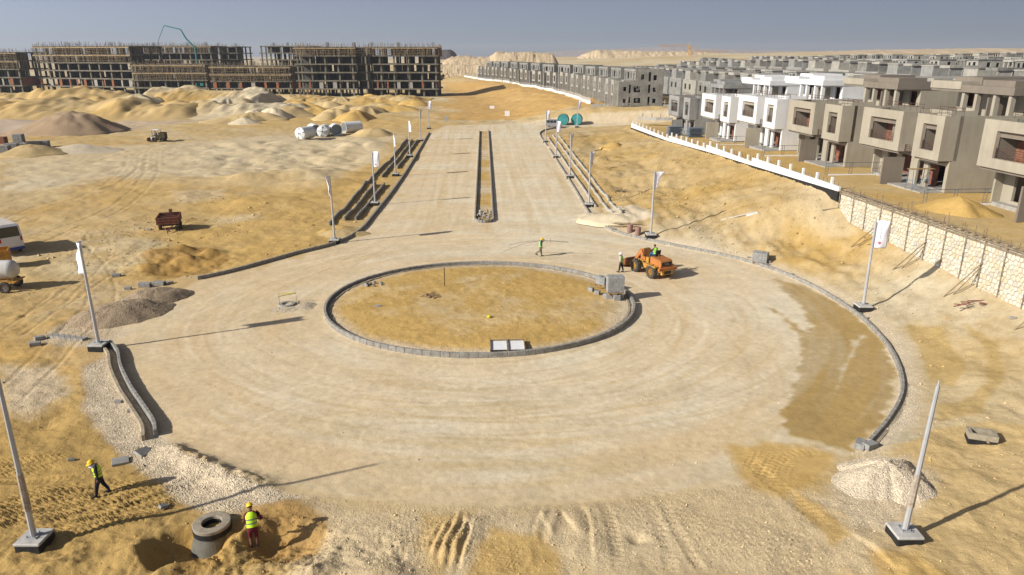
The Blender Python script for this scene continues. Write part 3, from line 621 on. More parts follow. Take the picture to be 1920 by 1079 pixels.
isl_stone = stone_mesh('kerb_stone', .6, .2, .40, kerb_conc)
k = thing('kerb', 'ring of grey kerb stones round the sandy traffic island', 'kerb', (ISL_C[0], ISL_C[1], 0))
ring = [(ISL_C[0] + (ISL_R[0]) * math.cos(a), ISL_C[1] + (ISL_R[1]) * math.sin(a)) for a in np.linspace(0, 2 * math.pi, 300)]
stones_along(k, 'kerb_stone', ring, .6, isl_stone, -.05)
ring2 = [(ISL_C[0] + (ISL_R[0] - .36) * math.cos(a), ISL_C[1] + (ISL_R[1] - .36) * math.sin(a)) for a in np.linspace(0, 2 * math.pi, 160)[:-1]]
haunch(k, ring2, .2, -.05, .15, sandy_conc, closed=True)
low_stone = stone_mesh('kerb_stone', .6, .18, .36, kerb_conc)
def kerb(label, pts, me=low_stone, step=.6, z=-.05, hd=0, **kw):
    k = thing('kerb', label, 'kerb', (pts[0][0], pts[0][1], 0)); stones_along(k, 'kerb_stone', pts, step, me, z, **kw)
    if hd: haunch(k, offset(pts, hd), .18, -.05, .15 if abs(hd) < .5 else .3, sandy_conc)
    return k
kerb('long grey kerb sweeping along the left side of the road', KERB_L, step=.75, hd=.24)
near_stone = stone_mesh('kerb_stone', .5, .18, .43, kerb_conc)
kerb('short curved grey kerb beside the near left gravel', KERB_N, near_stone, .5, hd=-.55)
kerb('grey kerb curving round the right side of the roundabout road', KERB_R[20:], step=.6, hd=.28)
kerb('far grey kerb along the right side of the straight road to the crossing', KERB_R[:20], step=.75, hd=.24)
kerb('grey median kerb on the side of the left carriageway', [MED[0], (-8.1, 182.0)], step=1.0)
kerb('grey median kerb on the side of the right carriageway', [MED[4], (-5.9, 182.0)], step=1.0)
kerb('rounded grey kerb at the near end of the median', smooth_line(MED[0:5], 5), step=.35)
# low block walls beside the road (service trenches)
wall_blk = stone_mesh('wall_block', .8, .2, .42, kerb_conc)
def blockwall(label, a, b, me=wall_blk, step=.8, za=None, gap=None):
    p, q = at(*a), at(*b); w = thing('block_wall', label, 'wall', (p.x, p.y, 0))
    pts = [tuple(p[:2]), tuple(q[:2])]; n = stones_along(w, 'wall_block', pts, step, me, None if za is None else za, keep=gap); return w
lb = 'low grey block trench wall left of the road, '
blockwall(lb + 'farthest from the kerb', (618, 424), (764, 263)); blockwall(lb + 'middle one, near stretch', (646, 416), (706, 346)); blockwall(lb + 'middle one, far stretch', (716, 334), (773, 265))
blockwall(lb + 'closest to the kerb, near stretch', (667, 414), (722, 347)); blockwall(lb + 'closest to the kerb, far stretch', (745, 317), (783, 264))
flat_blk = stone_mesh('wall_block', .8, .22, .30, pm('pale_kerb', (.46, .43, .37), .9, .15, 3, .3))
rb = 'low pale block line in the sand right of the road, '
def blockline_g(label, a, b):
    p, q = atg(*a), atg(*b); w = thing('block_wall', label, 'wall', p); stones_along(w, 'wall_block', [tuple(p[:2]), tuple(q[:2])], .8, flat_blk, None); return w
blockline_g(rb + 'closest to the kerb', (1027, 259), (1117, 390)); blockline_g(rb + 'middle one', (1036, 255), (1150, 404)); blockline_g(rb + 'farthest from the kerb', (1047, 256), (1167, 404))
# ------------------------------------------------------------------ heaps and mounds
def heap_mesh(name, r, h, k, soil_c, ax=1.0, nr=16, na=48, p=1.25, grv=.2, lump=.3, dome=.25, soil2=None):
    th = np.linspace(0, 2 * np.pi, na, endpoint=False); rr = np.linspace(0, 1, nr)
    RR, TH = np.meshgrid(rr, th, indexing='ij'); out = r * (1 + lump * fbm(np.cos(TH) * 1.3 + k * 7, np.sin(TH) * 1.3, 1.0, 3, k % 8))
    x = RR * np.cos(TH) * out * ax; y = RR * np.sin(TH) * out
    z = h * ((1 - dome) * (1 - RR) ** p + dome * (.5 + .5 * np.cos(np.pi * RR)) ** .8) * (1 + .30 * lump * fbm(x + 31 * k, y, 1.6 / r, 3, (k + 2) % 8)) 
    z = h * np.tanh(z / h * 1.18) - .0
    z = z + h * .16 * lump * 2 * fbm(x + 5 * k, y, 2.6 / r, 3, (k + 4) % 8) * (1 - RR) + h * .03 * fbm(x, y + 3 * k, 9 / r, 2, 1) * (1 - RR)
    z = z + h * .22 * (np.abs(fbm(x + 11 * k, y, 1.1 / r + .05, 3, 3)) - .25) * np.sin(np.pi * np.clip(RR * 1.05, 0, 1))
    z[-1] = -.35
    v = np.stack([x.ravel(), y.ravel(), z.ravel()], 1); I = np.arange(nr * na).reshape(nr, na)
    f = np.stack([I[:-1], np.roll(I[:-1], -1, 1), np.roll(I[1:], -1, 1), I[1:]], -1).reshape(-1, 4)[:, ::-1]
    me = np_mesh(name, v, f, soil)
    n1 = fbm(v[:, 0] + 9 * k, v[:, 1], 1.4 / r, 4, 5)[:, None]
    c = np.asarray(soil_c) * (1 + .16 * n1); 
    if soil2 is not None: c = c + (np.asarray(soil2) - c) * np.clip(.35 + 1.2 * fbm(v[:, 0] + 3 * k, v[:, 1] + v[:, 2], .8 / r, 3, 2), 0, 1)[:, None]
    set_attrs(me, c, np.full(len(v), grv)); return me
def heap(label, u, v, r, h, soil_c, k=0, name='sand_mound', cat='mound', group=None, z=None, rz=None, **kw):
    grv = kw.get('grv', .2)
    p = atg(u, v) if z is None else at(u, v, z)
    o = bpy.data.objects.new(name, heap_mesh(name, r, h, k, soil_c, **kw)); o.location = (p.x, p.y, p.z - .05); o.rotation_euler = (0, 0, rz if rz is not None else k * 1.7); link(o)
    HEAPS.append((o, r, grv)); return tag(o, label, cat, group)
HEAPS = []
S1, S2, S3, S4 = OCH * 1.02, TAN * 1.03, PALE, np.array([.33, .25, .175])
G1 = 'big sand mounds in front of the concrete frames'
def sand_bank(label, x0, x1, y, top, depth, k, c1, c2, n=150, m=46):
    xs = np.linspace(x0, x1, n); vs_ = np.linspace(-1, 1, m); A, B = np.meshgrid(xs, vs_, indexing='ij'); t = (A - x0) / (x1 - x0); Y = y + B * depth
    env = sm(0, .14, t) * sm(0, .14, 1 - t); cr = .72 + .55 * fbm(A, Y * .4, .045, 3, k); sh = (.5 + .5 * np.cos(np.pi * np.clip(np.abs(B + .16 * fbm(A, Y, .05, 2, k + 1)), 0, 1)))
    pk = np.maximum(0, fbm(A, Y, .075, 3, k + 2)) ; z = top * env * sh * cr + top * .55 * pk * env * np.clip(sh * 1.6, 0, 1)
    z = z + env * np.clip(sh * 2, 0, 1) * ((np.abs(fbm(A, Y * .5, .16, 3, k + 3)) - .3) * 1.3 + .35 * fbm(A, Y, .5, 3, k)); z[:, 0] = -.6; z[:, -1] = -.6; z[0] = -.6; z[-1] = -.6
    v = np.stack([(A - (x0 + x1) / 2).ravel(), (Y - y).ravel(), z.ravel()], 1); I = np.arange(n * m).reshape(n, m); f = np.stack([I[:-1, :-1], I[1:, :-1], I[1:, 1:], I[:-1, 1:]], -1).reshape(-1, 4)
    me = np_mesh('sand_bank', v, f, soil); w = np.clip(.5 + 1.3 * fbm(A.ravel(), Y.ravel(), .04, 4, k + 4), 0, 1)[:, None]; set_attrs(me, (np.asarray(c1) * (1 - w) + np.asarray(c2) * w) * (1 + .14 * fbm(A.ravel(), Y.ravel(), .3, 3, k)[:, None]), np.full(len(v), .1))
    o = bpy.data.objects.new('sand_bank', me); o.location = ((x0 + x1) / 2, y, gz((x0 + x1) / 2, y) - .1); link(o); return tag(o, label, 'sand bank', 'big sand banks before the frames')
sand_bank('long front bank of excavated sand left of the middle, before the frames', -178, -92, 232, 5.0, 26, 1, S2, S1); sand_bank('front bank of excavated sand in the middle, before the low frames', -112, -66, 240, 4.4, 24, 2, S2, S3); sand_bank('high rear bank of excavated sand before the tall left frame', -196, -118, 268, 7.0, 26, 3, S2, S1)
sand_bank('rear bank of excavated sand before the low frames', -142, -88, 282, 6.4, 26, 4, S1, S3); sand_bank('low left end of the sand banks at the left edge', -205, -160, 246, 3.6, 24, 5, S2, GREYB * 1.5)
sand_bank('low spread of sand before the wide frame block', -92, -34, 300, 2.6, 26, 6, S1, S2)
bigs = [(255, 205, 13, 5.6), (335, 212, 12, 4.6), (430, 205, 12, 5.0), (150, 200, 14, 5.6)]
nm = ['second from the left', 'third from the left', 'rightmost', 'leftmost']
for i, (u, v, r, h) in enumerate(bigs): heap('large sand mound rising out of the banks before the left frames, ' + nm[i], u, v, r, h, S2, i, group=G1, dome=.75, nr=30, na=84, soil2=S1 if i % 2 else S3, lump=.5, p=.95)
smalls = [(479, 187, 7, 4.0), (505, 190, 8, 4.4), (540, 186, 6, 3), (560, 190, 6, 3.4), (590, 194, 8, 3), (640, 194, 6, 3.6), (668, 190, 6, 3.6), (695, 190, 7, 4.2), (722, 192, 8, 4.4), (752, 193, 8, 4.2), (775, 196, 7, 3.0), (615, 200, 7, 3), (500, 205, 8, 3.4), (565, 205, 8, 4.2), (650, 212, 7, 4.0), (690, 214, 7, 3.8), (595, 215, 8, 3.6), (540, 216, 8, 4.2), (710, 205, 8, 3.2), (745, 207, 9, 2.6), (470, 224, 8, 3.2), (630, 222, 7, 4.4), (665, 224, 6, 3.8), (440, 228, 7, 2)]
for i, (u, v, r, h) in enumerate(smalls): heap('small tipped heap of sand below the concrete frames, %s from the left' % ordn(sorted((q[0], q[1]) for q in smalls).index((u, v))), u, v, r * 1.1, h * .78, (S2, S1, S2 * 1.05)[i % 3], 40 + i, group='tipped heaps of sand', dome=.5, nr=18, na=44, p=1.0, lump=.6)
heap('small whitish sand heap, left of the white pair near the mounds', 478, 222, 5.5, 3.2, S3 * 1.12, 71, lump=.2); heap('small whitish sand heap, right of the white pair near the mounds', 512, 221, 6.5, 3.8, S3 * 1.12, 72, lump=.2); heap('small whitish sand heap behind the tanks field on the left', 458, 232, 5, 2.0, S3, 73, lump=.2)
heap('broad dark brown gravel heap on the left with sloping sides', 140, 247, 10.5, 6.0, np.array([.36, .26, .165]), 80, 'gravel_heap', 'heap', ax=1.2, rz=0.1, nr=30, na=80, p=1.1, grv=.8, lump=.3, dome=0)
heap('low grey brown spoil bank at the far left edge', 15, 240, 14, 2.6, GREYB * 1.25, 81, 'spoil_heap', 'heap', ax=1.8, rz=0, lump=.25)
heap('small brown sand heap behind the block stacks at the left edge', 62, 288, 5.5, 2.1, TAN * .8, 82, ax=1.2, rz=0, lump=.2); heap('pale rubble heap right of the block stacks on the left', 150, 283, 6, 1.6, GRV * .95, 83, 'rubble_heap', 'heap', ax=1.5, rz=.1, grv=1.0)
heap('sand heap beside the far end of the trench walls', 703, 254, 6, 2.2, S2, 84); heap('low sand heap by the near left flagpole kerb', 640, 440, 2.2, .65, S2, 85, ax=1.4, rz=.3)
# grey shingle heaps where the kerb is missing
gm = np.array([.30, .235, .17])
heap('dark shaded gravel heap at the road edge behind the left flagpole', 232, 590, 2.9, 1.35, np.array([.33, .25, .165]), 90, 'gravel_heap', 'heap', ax=1.35, rz=.62, nr=30, na=90, grv=1.0, lump=.3, p=1.0, dome=.1)
heap('gravel heap at the road edge nearer the end of the left kerb', 292, 560, 1.9, 1.1, np.array([.34, .26, .175]), 91, 'gravel_heap', 'heap', ax=1.5, rz=.62, nr=26, na=80, grv=1.0, lump=.2, p=.9)
heap('pale gravel heap with a sharp crest beside the near right pole', 1660, 900, 2.1, 1.25, GRV, 92, 'gravel_heap', 'heap', ax=1.15, rz=.2, nr=50, na=130, grv=1.0, lump=.35, p=1.25, dome=0)
heap('small gravel spill beside the open road manhole', 573, 574, 1.0, .3, GRV * .8, 93, 'gravel_heap', 'heap', nr=16, na=50, grv=1.0); heap('flat gravel patch round the open road manhole', 535, 580, 1.3, .14, GRV * .92, 94, 'gravel_heap', 'heap', ax=1.5, rz=0, nr=16, na=50, grv=1.0)
heap('white sand heap at the near end of the right trench lines', 1150, 412, 2.4, .8, S3 * 1.1, 95, ax=1.7, rz=-.15, lump=.2)
heap('ochre sand heap behind the stone retaining wall', 1795, 397, 2.9, 1.5, OCH * .92, 96, z=5.75, lump=.4, ax=1.15, rz=.1, dome=.1)
heap('brown sand heap on the right bank behind the flagpoles', 1152, 276, 3.0, 1.2, OCH * .9, 97)
# ------------------------------------------------------------------ far stockpiles and hills
def ridge(name, x0, x1, y, zb, zt, depth, soil_c, k, prof=None, ends=(14, 14), n=260, m=40, rough=1.0):
    xs = np.linspace(x0, x1, n); vs_ = np.linspace(-1, 1, m); A, B = np.meshgrid(xs, vs_, indexing='ij')
    t = (A - x0) / (x1 - x0); env = sm(0, ends[0] / (x1 - x0), t) * sm(0, ends[1] / (x1 - x0), 1 - t)
    top = (zt if prof is None else np.interp(t, *prof))
    sh = np.clip((1 - np.abs(B)) * 2.1, 0, 1) ** .9
    z = zb + (top - zb) * env * sh
    z = z + rough * ((np.abs(fbm(A, B * depth * 2, .085, 4, k, .6)) - .3) * 4.6 + 2.2 * fbm(A, B * depth * 2, .33, 4, k + 1, .65)) * np.clip(sh * 1.5, 0, 1) * (1 - .45 * sh ** 3) * env
    z[:, 0] = zb - 3; z[:, -1] = zb - 3; z[0] = zb - 3; z[-1] = zb - 3
    v = np.stack([A.ravel(), (y + B * depth).ravel(), z.ravel()], 1); I = np.arange(n * m).reshape(n, m)
    f = np.stack([I[:-1, :-1], I[1:, :-1], I[1:, 1:], I[:-1, 1:]], -1).reshape(-1, 4)
    me = np_mesh(name, v, f, soil_far); c = np.asarray(soil_c) * (1 + .22 * fbm(v[:, 0], v[:, 2] * 2, .06, 4, k)[:, None] + .16 * fbm(v[:, 0], v[:, 2] * 3, .4, 2, k)[:, None]); set_attrs(me, c, np.zeros(len(v)))
    return tag(link(bpy.data.objects.new(name, me)), kind='structure')
soil_far = soil_mat('far_sand', 1.0, True)
LIME = np.array([.58, .46, .30])
def zt(v, Y): return CAM_H + (104 - v) * Y / 1338 * .951
ridge('stockpile_hill', -68, 44, 590, 0, zt(99, 590), 34, LIME, 3, ((0, .2, .24, .45, .5, .9, 1), (zt(108, 590), zt(108, 590), zt(107, 590), zt(108, 590), zt(99, 590), zt(101, 590), zt(101, 590))), (22, 14))
ridge('stockpile_hill', -80, 10, 540, 0, zt(122, 540), 26, LIME * 1.05, 4, None, (12, 30))
ridge('stockpile_hill', 62, 330, 900, 8, zt(98, 900), 50, LIME, 5, ((0, .08, .14, .55, 1), (zt(106, 900), zt(104, 900), zt(96, 900), zt(98, 900), zt(106, 900))), (26, 80))
ridge('dark_hill', -150, -72, 1150, 0, zt(95, 1150), 60, np.array([.11, .09, .085]), 6, ((0, .35, .55, .7, 1), (zt(101, 1150), zt(100, 1150), zt(95, 1150), zt(94, 1150), zt(108, 1150))), (20, 20), rough=.5)
ridge('desert_hill', 60, 900, 1250, 5, zt(100, 1250), 330, np.array([.56, .44, .29]), 2, ((0, .25, .5, .75, 1), (zt(107, 1250), zt(106, 1250), zt(99, 1250), zt(93, 1250), zt(94, 1250))), (150, 100), n=220, m=40, rough=.8)
ridge('distant_ridge', -200, 2600, 5500, 0, 60, 500, np.array([.30, .25, .22]), 1, ((0, .3, .45, .6, 1), (30, 60, 75, 60, 40)), (600, 600), rough=1)
# ------------------------------------------------------------------ villas on the terrace
# local axes: x depth (street side is -x), y along the row (0 at the near end), z up
def railing(name, parent, p0, p1, h=.85, mat=rail_m, bars=4, post=1.2, r=.022):
    p0 = Vector(p0); p1 = Vector(p1); L = (p1 - p0).length; n = max(1, int(round(L / post))); mb = MB()
    for i in range(n + 1):
        q = p0.lerp(p1, i / n); mb.tube(q, q + Vector((0, 0, h)), r * 1.2, n=4)
    for j in range(bars):
        z = h * (1 - j / bars * .9); mb.tube(p0 + Vector((0, 0, z)), p1 + Vector((0, 0, z)), r, n=4)
    return mb.build(name, mat, parent)
def niche_box(parent, wm, im, x0, x1, y0, y1, z0, z1, op, name, lint=.5, split=None):
    """projecting balcony box: a frame round an opening, with a recessed back wall behind a railing"""
    ya, yb, za, zb = op; mb = MB()
    mb.wall('x', x0, x0 + .35, y0, y1, z0, z1, [op])
    mb.box(x0 + .352, x1, y0, y0 + .25, z0, z1).box(x0 + .352, x1, y1 - .25, y1, z0, z1).box(x0 + .352, x1, y0 + .252, y1 - .252, z0, z0 + .25).box(x0 + .352, x1, y0 + .252, y1 - .252, z1 - .55, z1 - .3)
    b = mb.build(name, wm, parent)
    MB().box(x0 + .36, x0 + .7, ya - .02, yb + .02, zb - lint, zb + .02).build('lintel', im, parent)
    bx = x0 + 2.0
    MB().box(x0 + .4, bx - .003, ya - .25, ya - .05, z0 + .26, z1 - .56).build('niche_wall', im, parent); MB().box(x0 + .4, bx - .003, yb + .05, yb + .25, z0 + .26, z1 - .56).build('niche_wall', im, parent)
    if split: mb = MB(); mb.box(x0 + .95, x0 + 1.15, ya - .04, split, z0 + .26, z1 - .56).box(x0 + 1.152, bx - .004, split - .2, split, z0 + .26, z1 - .56).build('niche_wall', im, parent)
    MB().box(bx, bx + .15, ya - .04, yb + .04, z0 + .26, z1 - .56).build('brick_infill', brick_m, parent)
    return b
def villa(name, label, kind, group):
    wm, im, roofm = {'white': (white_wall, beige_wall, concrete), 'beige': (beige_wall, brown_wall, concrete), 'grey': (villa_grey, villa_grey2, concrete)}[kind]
    t = thing(name, label, 'villa', group=group)
    mb = MB()
    mb.wall('y', 0, .25, .252, 13, 0, 7.0 if kind != 'grey' else 6.9)                       # side wall towards the camera
    mb.wall('y', 15.05, 15.3, .252, 13, 0, 6.9); mb.wall('x', 12.75, 13, .252, 15.048, 0, 6.4, [(2, 4, 1, 2.4), (6, 8, 1, 2.4), (10, 13, 3.6, 5.6), (2, 4, 3.8, 5.4)])
    mb.wall('x', 0, .25, 0, 6.8, 0, 2.9, [(.5, 3.5, 0, 2.4), (4.3, 5.5, 0, 2.4)])
    mb.wall('x', 1.0, 1.25, 6.8, 15.05, 0, 3.08, [(7.6, 10.6, 0, 2.5), (11.6, 13.6, .3, 2.5)])
    mb.wall('x', .002, .25, 4.8, 6.8, 2.902, 6.4, [(5.2, 6.4, 3.3, 5.6)])
    mb.box(.254, 1.0, 6.6, 6.8, 0, 2.9); mb.build('wall', wm, t)
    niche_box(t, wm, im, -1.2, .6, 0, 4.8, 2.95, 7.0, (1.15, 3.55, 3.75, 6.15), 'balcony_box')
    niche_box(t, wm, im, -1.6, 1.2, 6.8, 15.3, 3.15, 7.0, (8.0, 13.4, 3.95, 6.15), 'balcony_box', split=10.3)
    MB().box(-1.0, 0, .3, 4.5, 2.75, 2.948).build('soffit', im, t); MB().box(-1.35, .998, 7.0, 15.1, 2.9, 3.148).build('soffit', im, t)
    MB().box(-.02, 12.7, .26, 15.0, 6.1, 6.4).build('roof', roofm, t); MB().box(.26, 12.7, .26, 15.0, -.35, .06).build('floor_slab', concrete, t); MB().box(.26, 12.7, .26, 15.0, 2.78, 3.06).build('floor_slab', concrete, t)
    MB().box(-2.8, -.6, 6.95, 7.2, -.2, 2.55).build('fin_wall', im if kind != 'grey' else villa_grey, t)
    MB().box(-2.2, -.02, .3, 6.6, -.35, .05).build('porch_slab', concrete, t)
    for (x, ya, yb, za, zb) in ((2.6, .4, 3.6, .07, 2.75), (1.4, 4.1, 5.8, .07, 2.75), (2.4, 5.0, 6.6, 3.08, 5.9), (3.2, 7.5, 14.0, .07, 2.75)):
        MB().box(x, x + .15, ya, yb, za, zb).build('brick_infill', brick_m, t)
    railing('railing', t, (-1.02, 1.2, 3.75), (-1.02, 3.5, 3.75)); railing('railing', t, (-1.42, 8.05, 3.95), (-1.42, 13.35, 3.95)); railing('railing', t, (-.9, 4.85, 3.0), (-.9, 6.75, 3.0))
    railing('railing', t, (-.9, 5.0, 7.0 - .6 + .02), (3.4, 5.0, 6.42), 1.0, bars=2); railing('railing', t, (.8, .5, 7.0), (.8, 4.6, 7.0), .65, bars=2); railing('railing', t, (.6, 7.2, 7.0), (.6, 14.8, 7.0), .65, bars=2)
    # set-back roof storey
    mb = MB(); mb.box(5.2, 12.9, .5, 14.6, 8.75, 9.45); mb.box(5.6, 9, 1.2, 6.2, 9.452, 10.0); mb.box(7, 11.5, 8.6, 13.4, 9.452, 10.15); mb.build('roof_canopy', im if kind == 'beige' else wm, t)
    MB().box(5.1, 8.0, 9.0, 14.7, 9.0, 9.75).build('roof_fascia', wm, t)
    mb = MB(); mb.wall('x', 8.2, 8.4, .6, 14.4, 6.402, 8.748, [(1.4, 3.0, 6.402, 8.5), (6.8, 8.0, 6.402, 8.5), (10, 13, 7.2, 8.5)]); mb.wall('y', .6, .8, 8.402, 12.8, 6.402, 8.748).wall('y', 14.2, 14.4, 8.402, 12.8, 6.402, 8.748).wall('x', 12.6, 12.8, .802, 14.198, 6.402, 8.748); mb.build('roof_storey_wall', wm if kind != 'grey' else villa_grey, t)
    MB().box(5.5, 8.198, 4.6, 4.8, 6.402, 8.4).build('screen_wall', im, t)
    for (ya) in (1.0, 3.4, 6.4, 8.6): MB().box(5.4, 5.85, ya, ya + .45, 6.402, 8.748).build('column', wm, t)
    MB().box(9.2, 9.35, .9, 14.1, 6.42, 8.7).build('brick_infill', brick_m, t)
    mb = MB(); mb.box(2.2, 4.9, 4.9, 5.1, 6.402, 7.15).box(2.2, 2.4, 5.102, 8.6, 6.402, 7.15).box(2.2, 4.9, 8.602, 8.8, 6.402, 7.15); mb.build('parapet', wm, t)
    return t
VROW = [(40.4, 66.0), (39.0, 84.0), (37.7, 101.5), (36.4, 118.5), (35.6, 141.0)]
def vrot(i):
    a, b = VROW[max(i - 1, 0)], VROW[min(i + 1, len(VROW) - 1)]; return math.atan2(b[1] - a[1], b[0] - a[0]) - math.pi / 2
def place(t, x, y, z, rz):
    if t.name.startswith('villa'): t.scale = (1, .84, 1)
    t.location = (x, y, z); t.rotation_euler = (0, 0, rz); return t
GV = 'villas in a row on the terrace'
vb = villa('villa', 'beige villa with taupe recesses, second from the right edge', 'beige', GV); place(vb, 40.4, 66.2, 5.75, .075)
v2 = copy_tree(vb); place(v2, 41.9, 48.0, 6.0, .075); tag(v2, 'large beige villa cut off by the right edge of the view', 'villa', GV)
v3 = copy_tree(vb); place(v3, 39.0, 84.0, 5.5, .075); tag(v3, 'beige villa standing next to the two white villas', 'villa', GV)
vw = villa('villa', 'white villa beside the beige ones', 'white', GV); place(vw, 37.7, 101.4, 5.25, .075)
v5 = copy_tree(vw); place(v5, 36.4, 118.6, 4.6, .075); tag(v5, 'white villa beside the bare grey cement villa', 'villa', GV)
vg = villa('villa', 'bare grey cement villa at the far end of the terrace row', 'grey', GV); place(vg, 35.2, 140.5, 3.2, .075)
# ------------------------------------------------------------------ unfinished grey houses
def grey_house(name, label, group, seed=0, m1=villa_grey2, m2=villa_grey3):
    rs = random.Random(seed); t = thing(name, label, 'house', group=group)
    ops = [(1.4, 2.3, .9, 2.1), (3.0, 3.6, .5, 2.6), (4.6, 6.6, .8, 2.3), (8.6, 9.3, .4, 2.6), (10, 11, .9, 2.1), (1.4, 2.3, 4.2, 5.4), (3.0, 3.6, 3.6, 6.0), (4.4, 6.4, 3.9, 5.6), (8.6, 9.3, 3.6, 6.0), (10, 11, 4.0, 5.2), (6.4, 7.3, 7.4, 8.8), (8.6, 9.3, 6.9, 9.4), (10.0, 11.0, 7.2, 8.6)]
    o2 = [o for o in ops if o[3] < 6.6]; o3 = [o for o in ops if o[2] > 6.6]
    mb = MB(); mb.wall('y', 0, .25, .252, 13, 0, 6.9, o2); mb.wall('y', 0, .25, 4.8, 13, 6.902, 10.3, o3); mb.wall('y', 14.75, 15, .252, 13, 0, 6.9, o2); mb.wall('y', 14.75, 15, 4.8, 13, 6.902, 10.3)
    mb.wall('x', 0, .25, 0, 15, 0, 6.9, [(1.2, 2.6, 0, 2.5), (5.8, 7.0, 0, 2.5), (9, 11, 0, 2.5), (12, 13.4, 0, 2.5), (5.0, 6.2, 3.4, 6.0), (11.6, 13.0, 3.6, 5.8)])
    mb.wall('x', 4.8, 5.05, .252, 14.748, 6.902, 10.3, [(1.6, 3.0, 6.902, 9.2), (5.2, 6.2, 7.6, 9.2), (8.6, 11, 7.4, 9.3), (12.4, 13.4, 6.902, 9.2)])
    mb.wall('x', 12.75, 13, .252, 14.748, 0, 10.3, [(2, 4, 4, 5.5), (7, 9, 4, 5.5), (11, 12.5, 4, 5.5)]); mb.build('wall', m1, t)
    mb = MB(); mb.wall('x', -1.3, -1.05, 1.0, 4.2, 2.9, 7.3, [(1.7, 3.4, 3.6, 6.0)]); mb.box(-1.048, 0, 1.0, 1.25, 2.9, 7.3).box(-1.048, 0, 3.95, 4.2, 2.9, 7.3).box(-1.048, 0, 1.252, 3.948, 2.9, 3.15).box(-1.048, 0, 1.252, 3.948, 6.6, 6.85); mb.box(-1.3, 0, 1.0, 1.3, 0, 2.898).box(-1.3, 0, 3.9, 4.2, 0, 2.898); mb.build('bay', m2, t)
    mb = MB(); mb.wall('x', -1.6, -1.35, 7.6, 11.6, 2.9, 7.5, [(8.2, 9.4, 3.6, 6.0), (9.9, 11.0, 3.6, 6.0)]); mb.box(-1.348, 0, 7.6, 7.85, 2.9, 7.5).box(-1.348, 0, 11.35, 11.6, 2.9, 7.5).box(-1.348, 0, 7.852, 11.348, 2.9, 3.15).box(-1.348, 0, 7.852, 11.348, 6.7, 6.95); mb.box(-1.6, 0, 7.6, 7.9, 0, 2.898).box(-1.6, 0, 11.3, 11.6, 0, 2.898); mb.build('bay', m2, t)
    MB().box(-.3, 4.8, .3, 14.7, 6.35, 6.6).build('roof', concrete, t); MB().box(4.6, 12.74, .254, 14.74, 9.7, 9.95).build('roof', concrete, t); MB().box(.26, 12.7, .26, 14.7, 3.0, 3.25).build('floor_slab', concrete, t)
    MB().box(1.5, 4.6, .5, 3.4, 6.602, 7.3).build('parapet', m2, t)
    for (x, ya, yb, za, zb) in ((2.2, .4, 14.4, .0, 2.95), (2.4, .4, 14.4, 3.3, 6.3), (6.8, .4, 14.4, 6.7, 9.6)): MB().box(x, x + .15, ya, yb, za, zb).build('inner_wall', brick_m if za < 6 else villa_grey2, t)
    return t
GR = 'grey houses along the curved white fence'
g0 = grey_house('house', 'unfinished grey house with bare windowed side wall, nearest behind the curved white fence', GR, 1)
rowpts = smooth_line([(30.5, 212), (27.0, 262), (20.5, 312), (9.0, 352), (-8, 418), (-23, 478)], 10)
rp = resample(rowpts, 20.6); k = 0
for i, (a, b) in enumerate(zip(rp[:-1], rp[1:])):
    rz = math.atan2(b[1] - a[1], b[0] - a[0]) - math.pi / 2; h = g0 if i == 0 else copy_tree(g0)
    place(h, a[0], a[1], gz(a[0] + 4, a[1]) + .1, rz + random.uniform(-.02, .02))
    if i: tag(h, 'unfinished grey house behind the curved white fence, %s from its near end' % ordn(i), 'house', GR)
NROW = len(rp) - 1
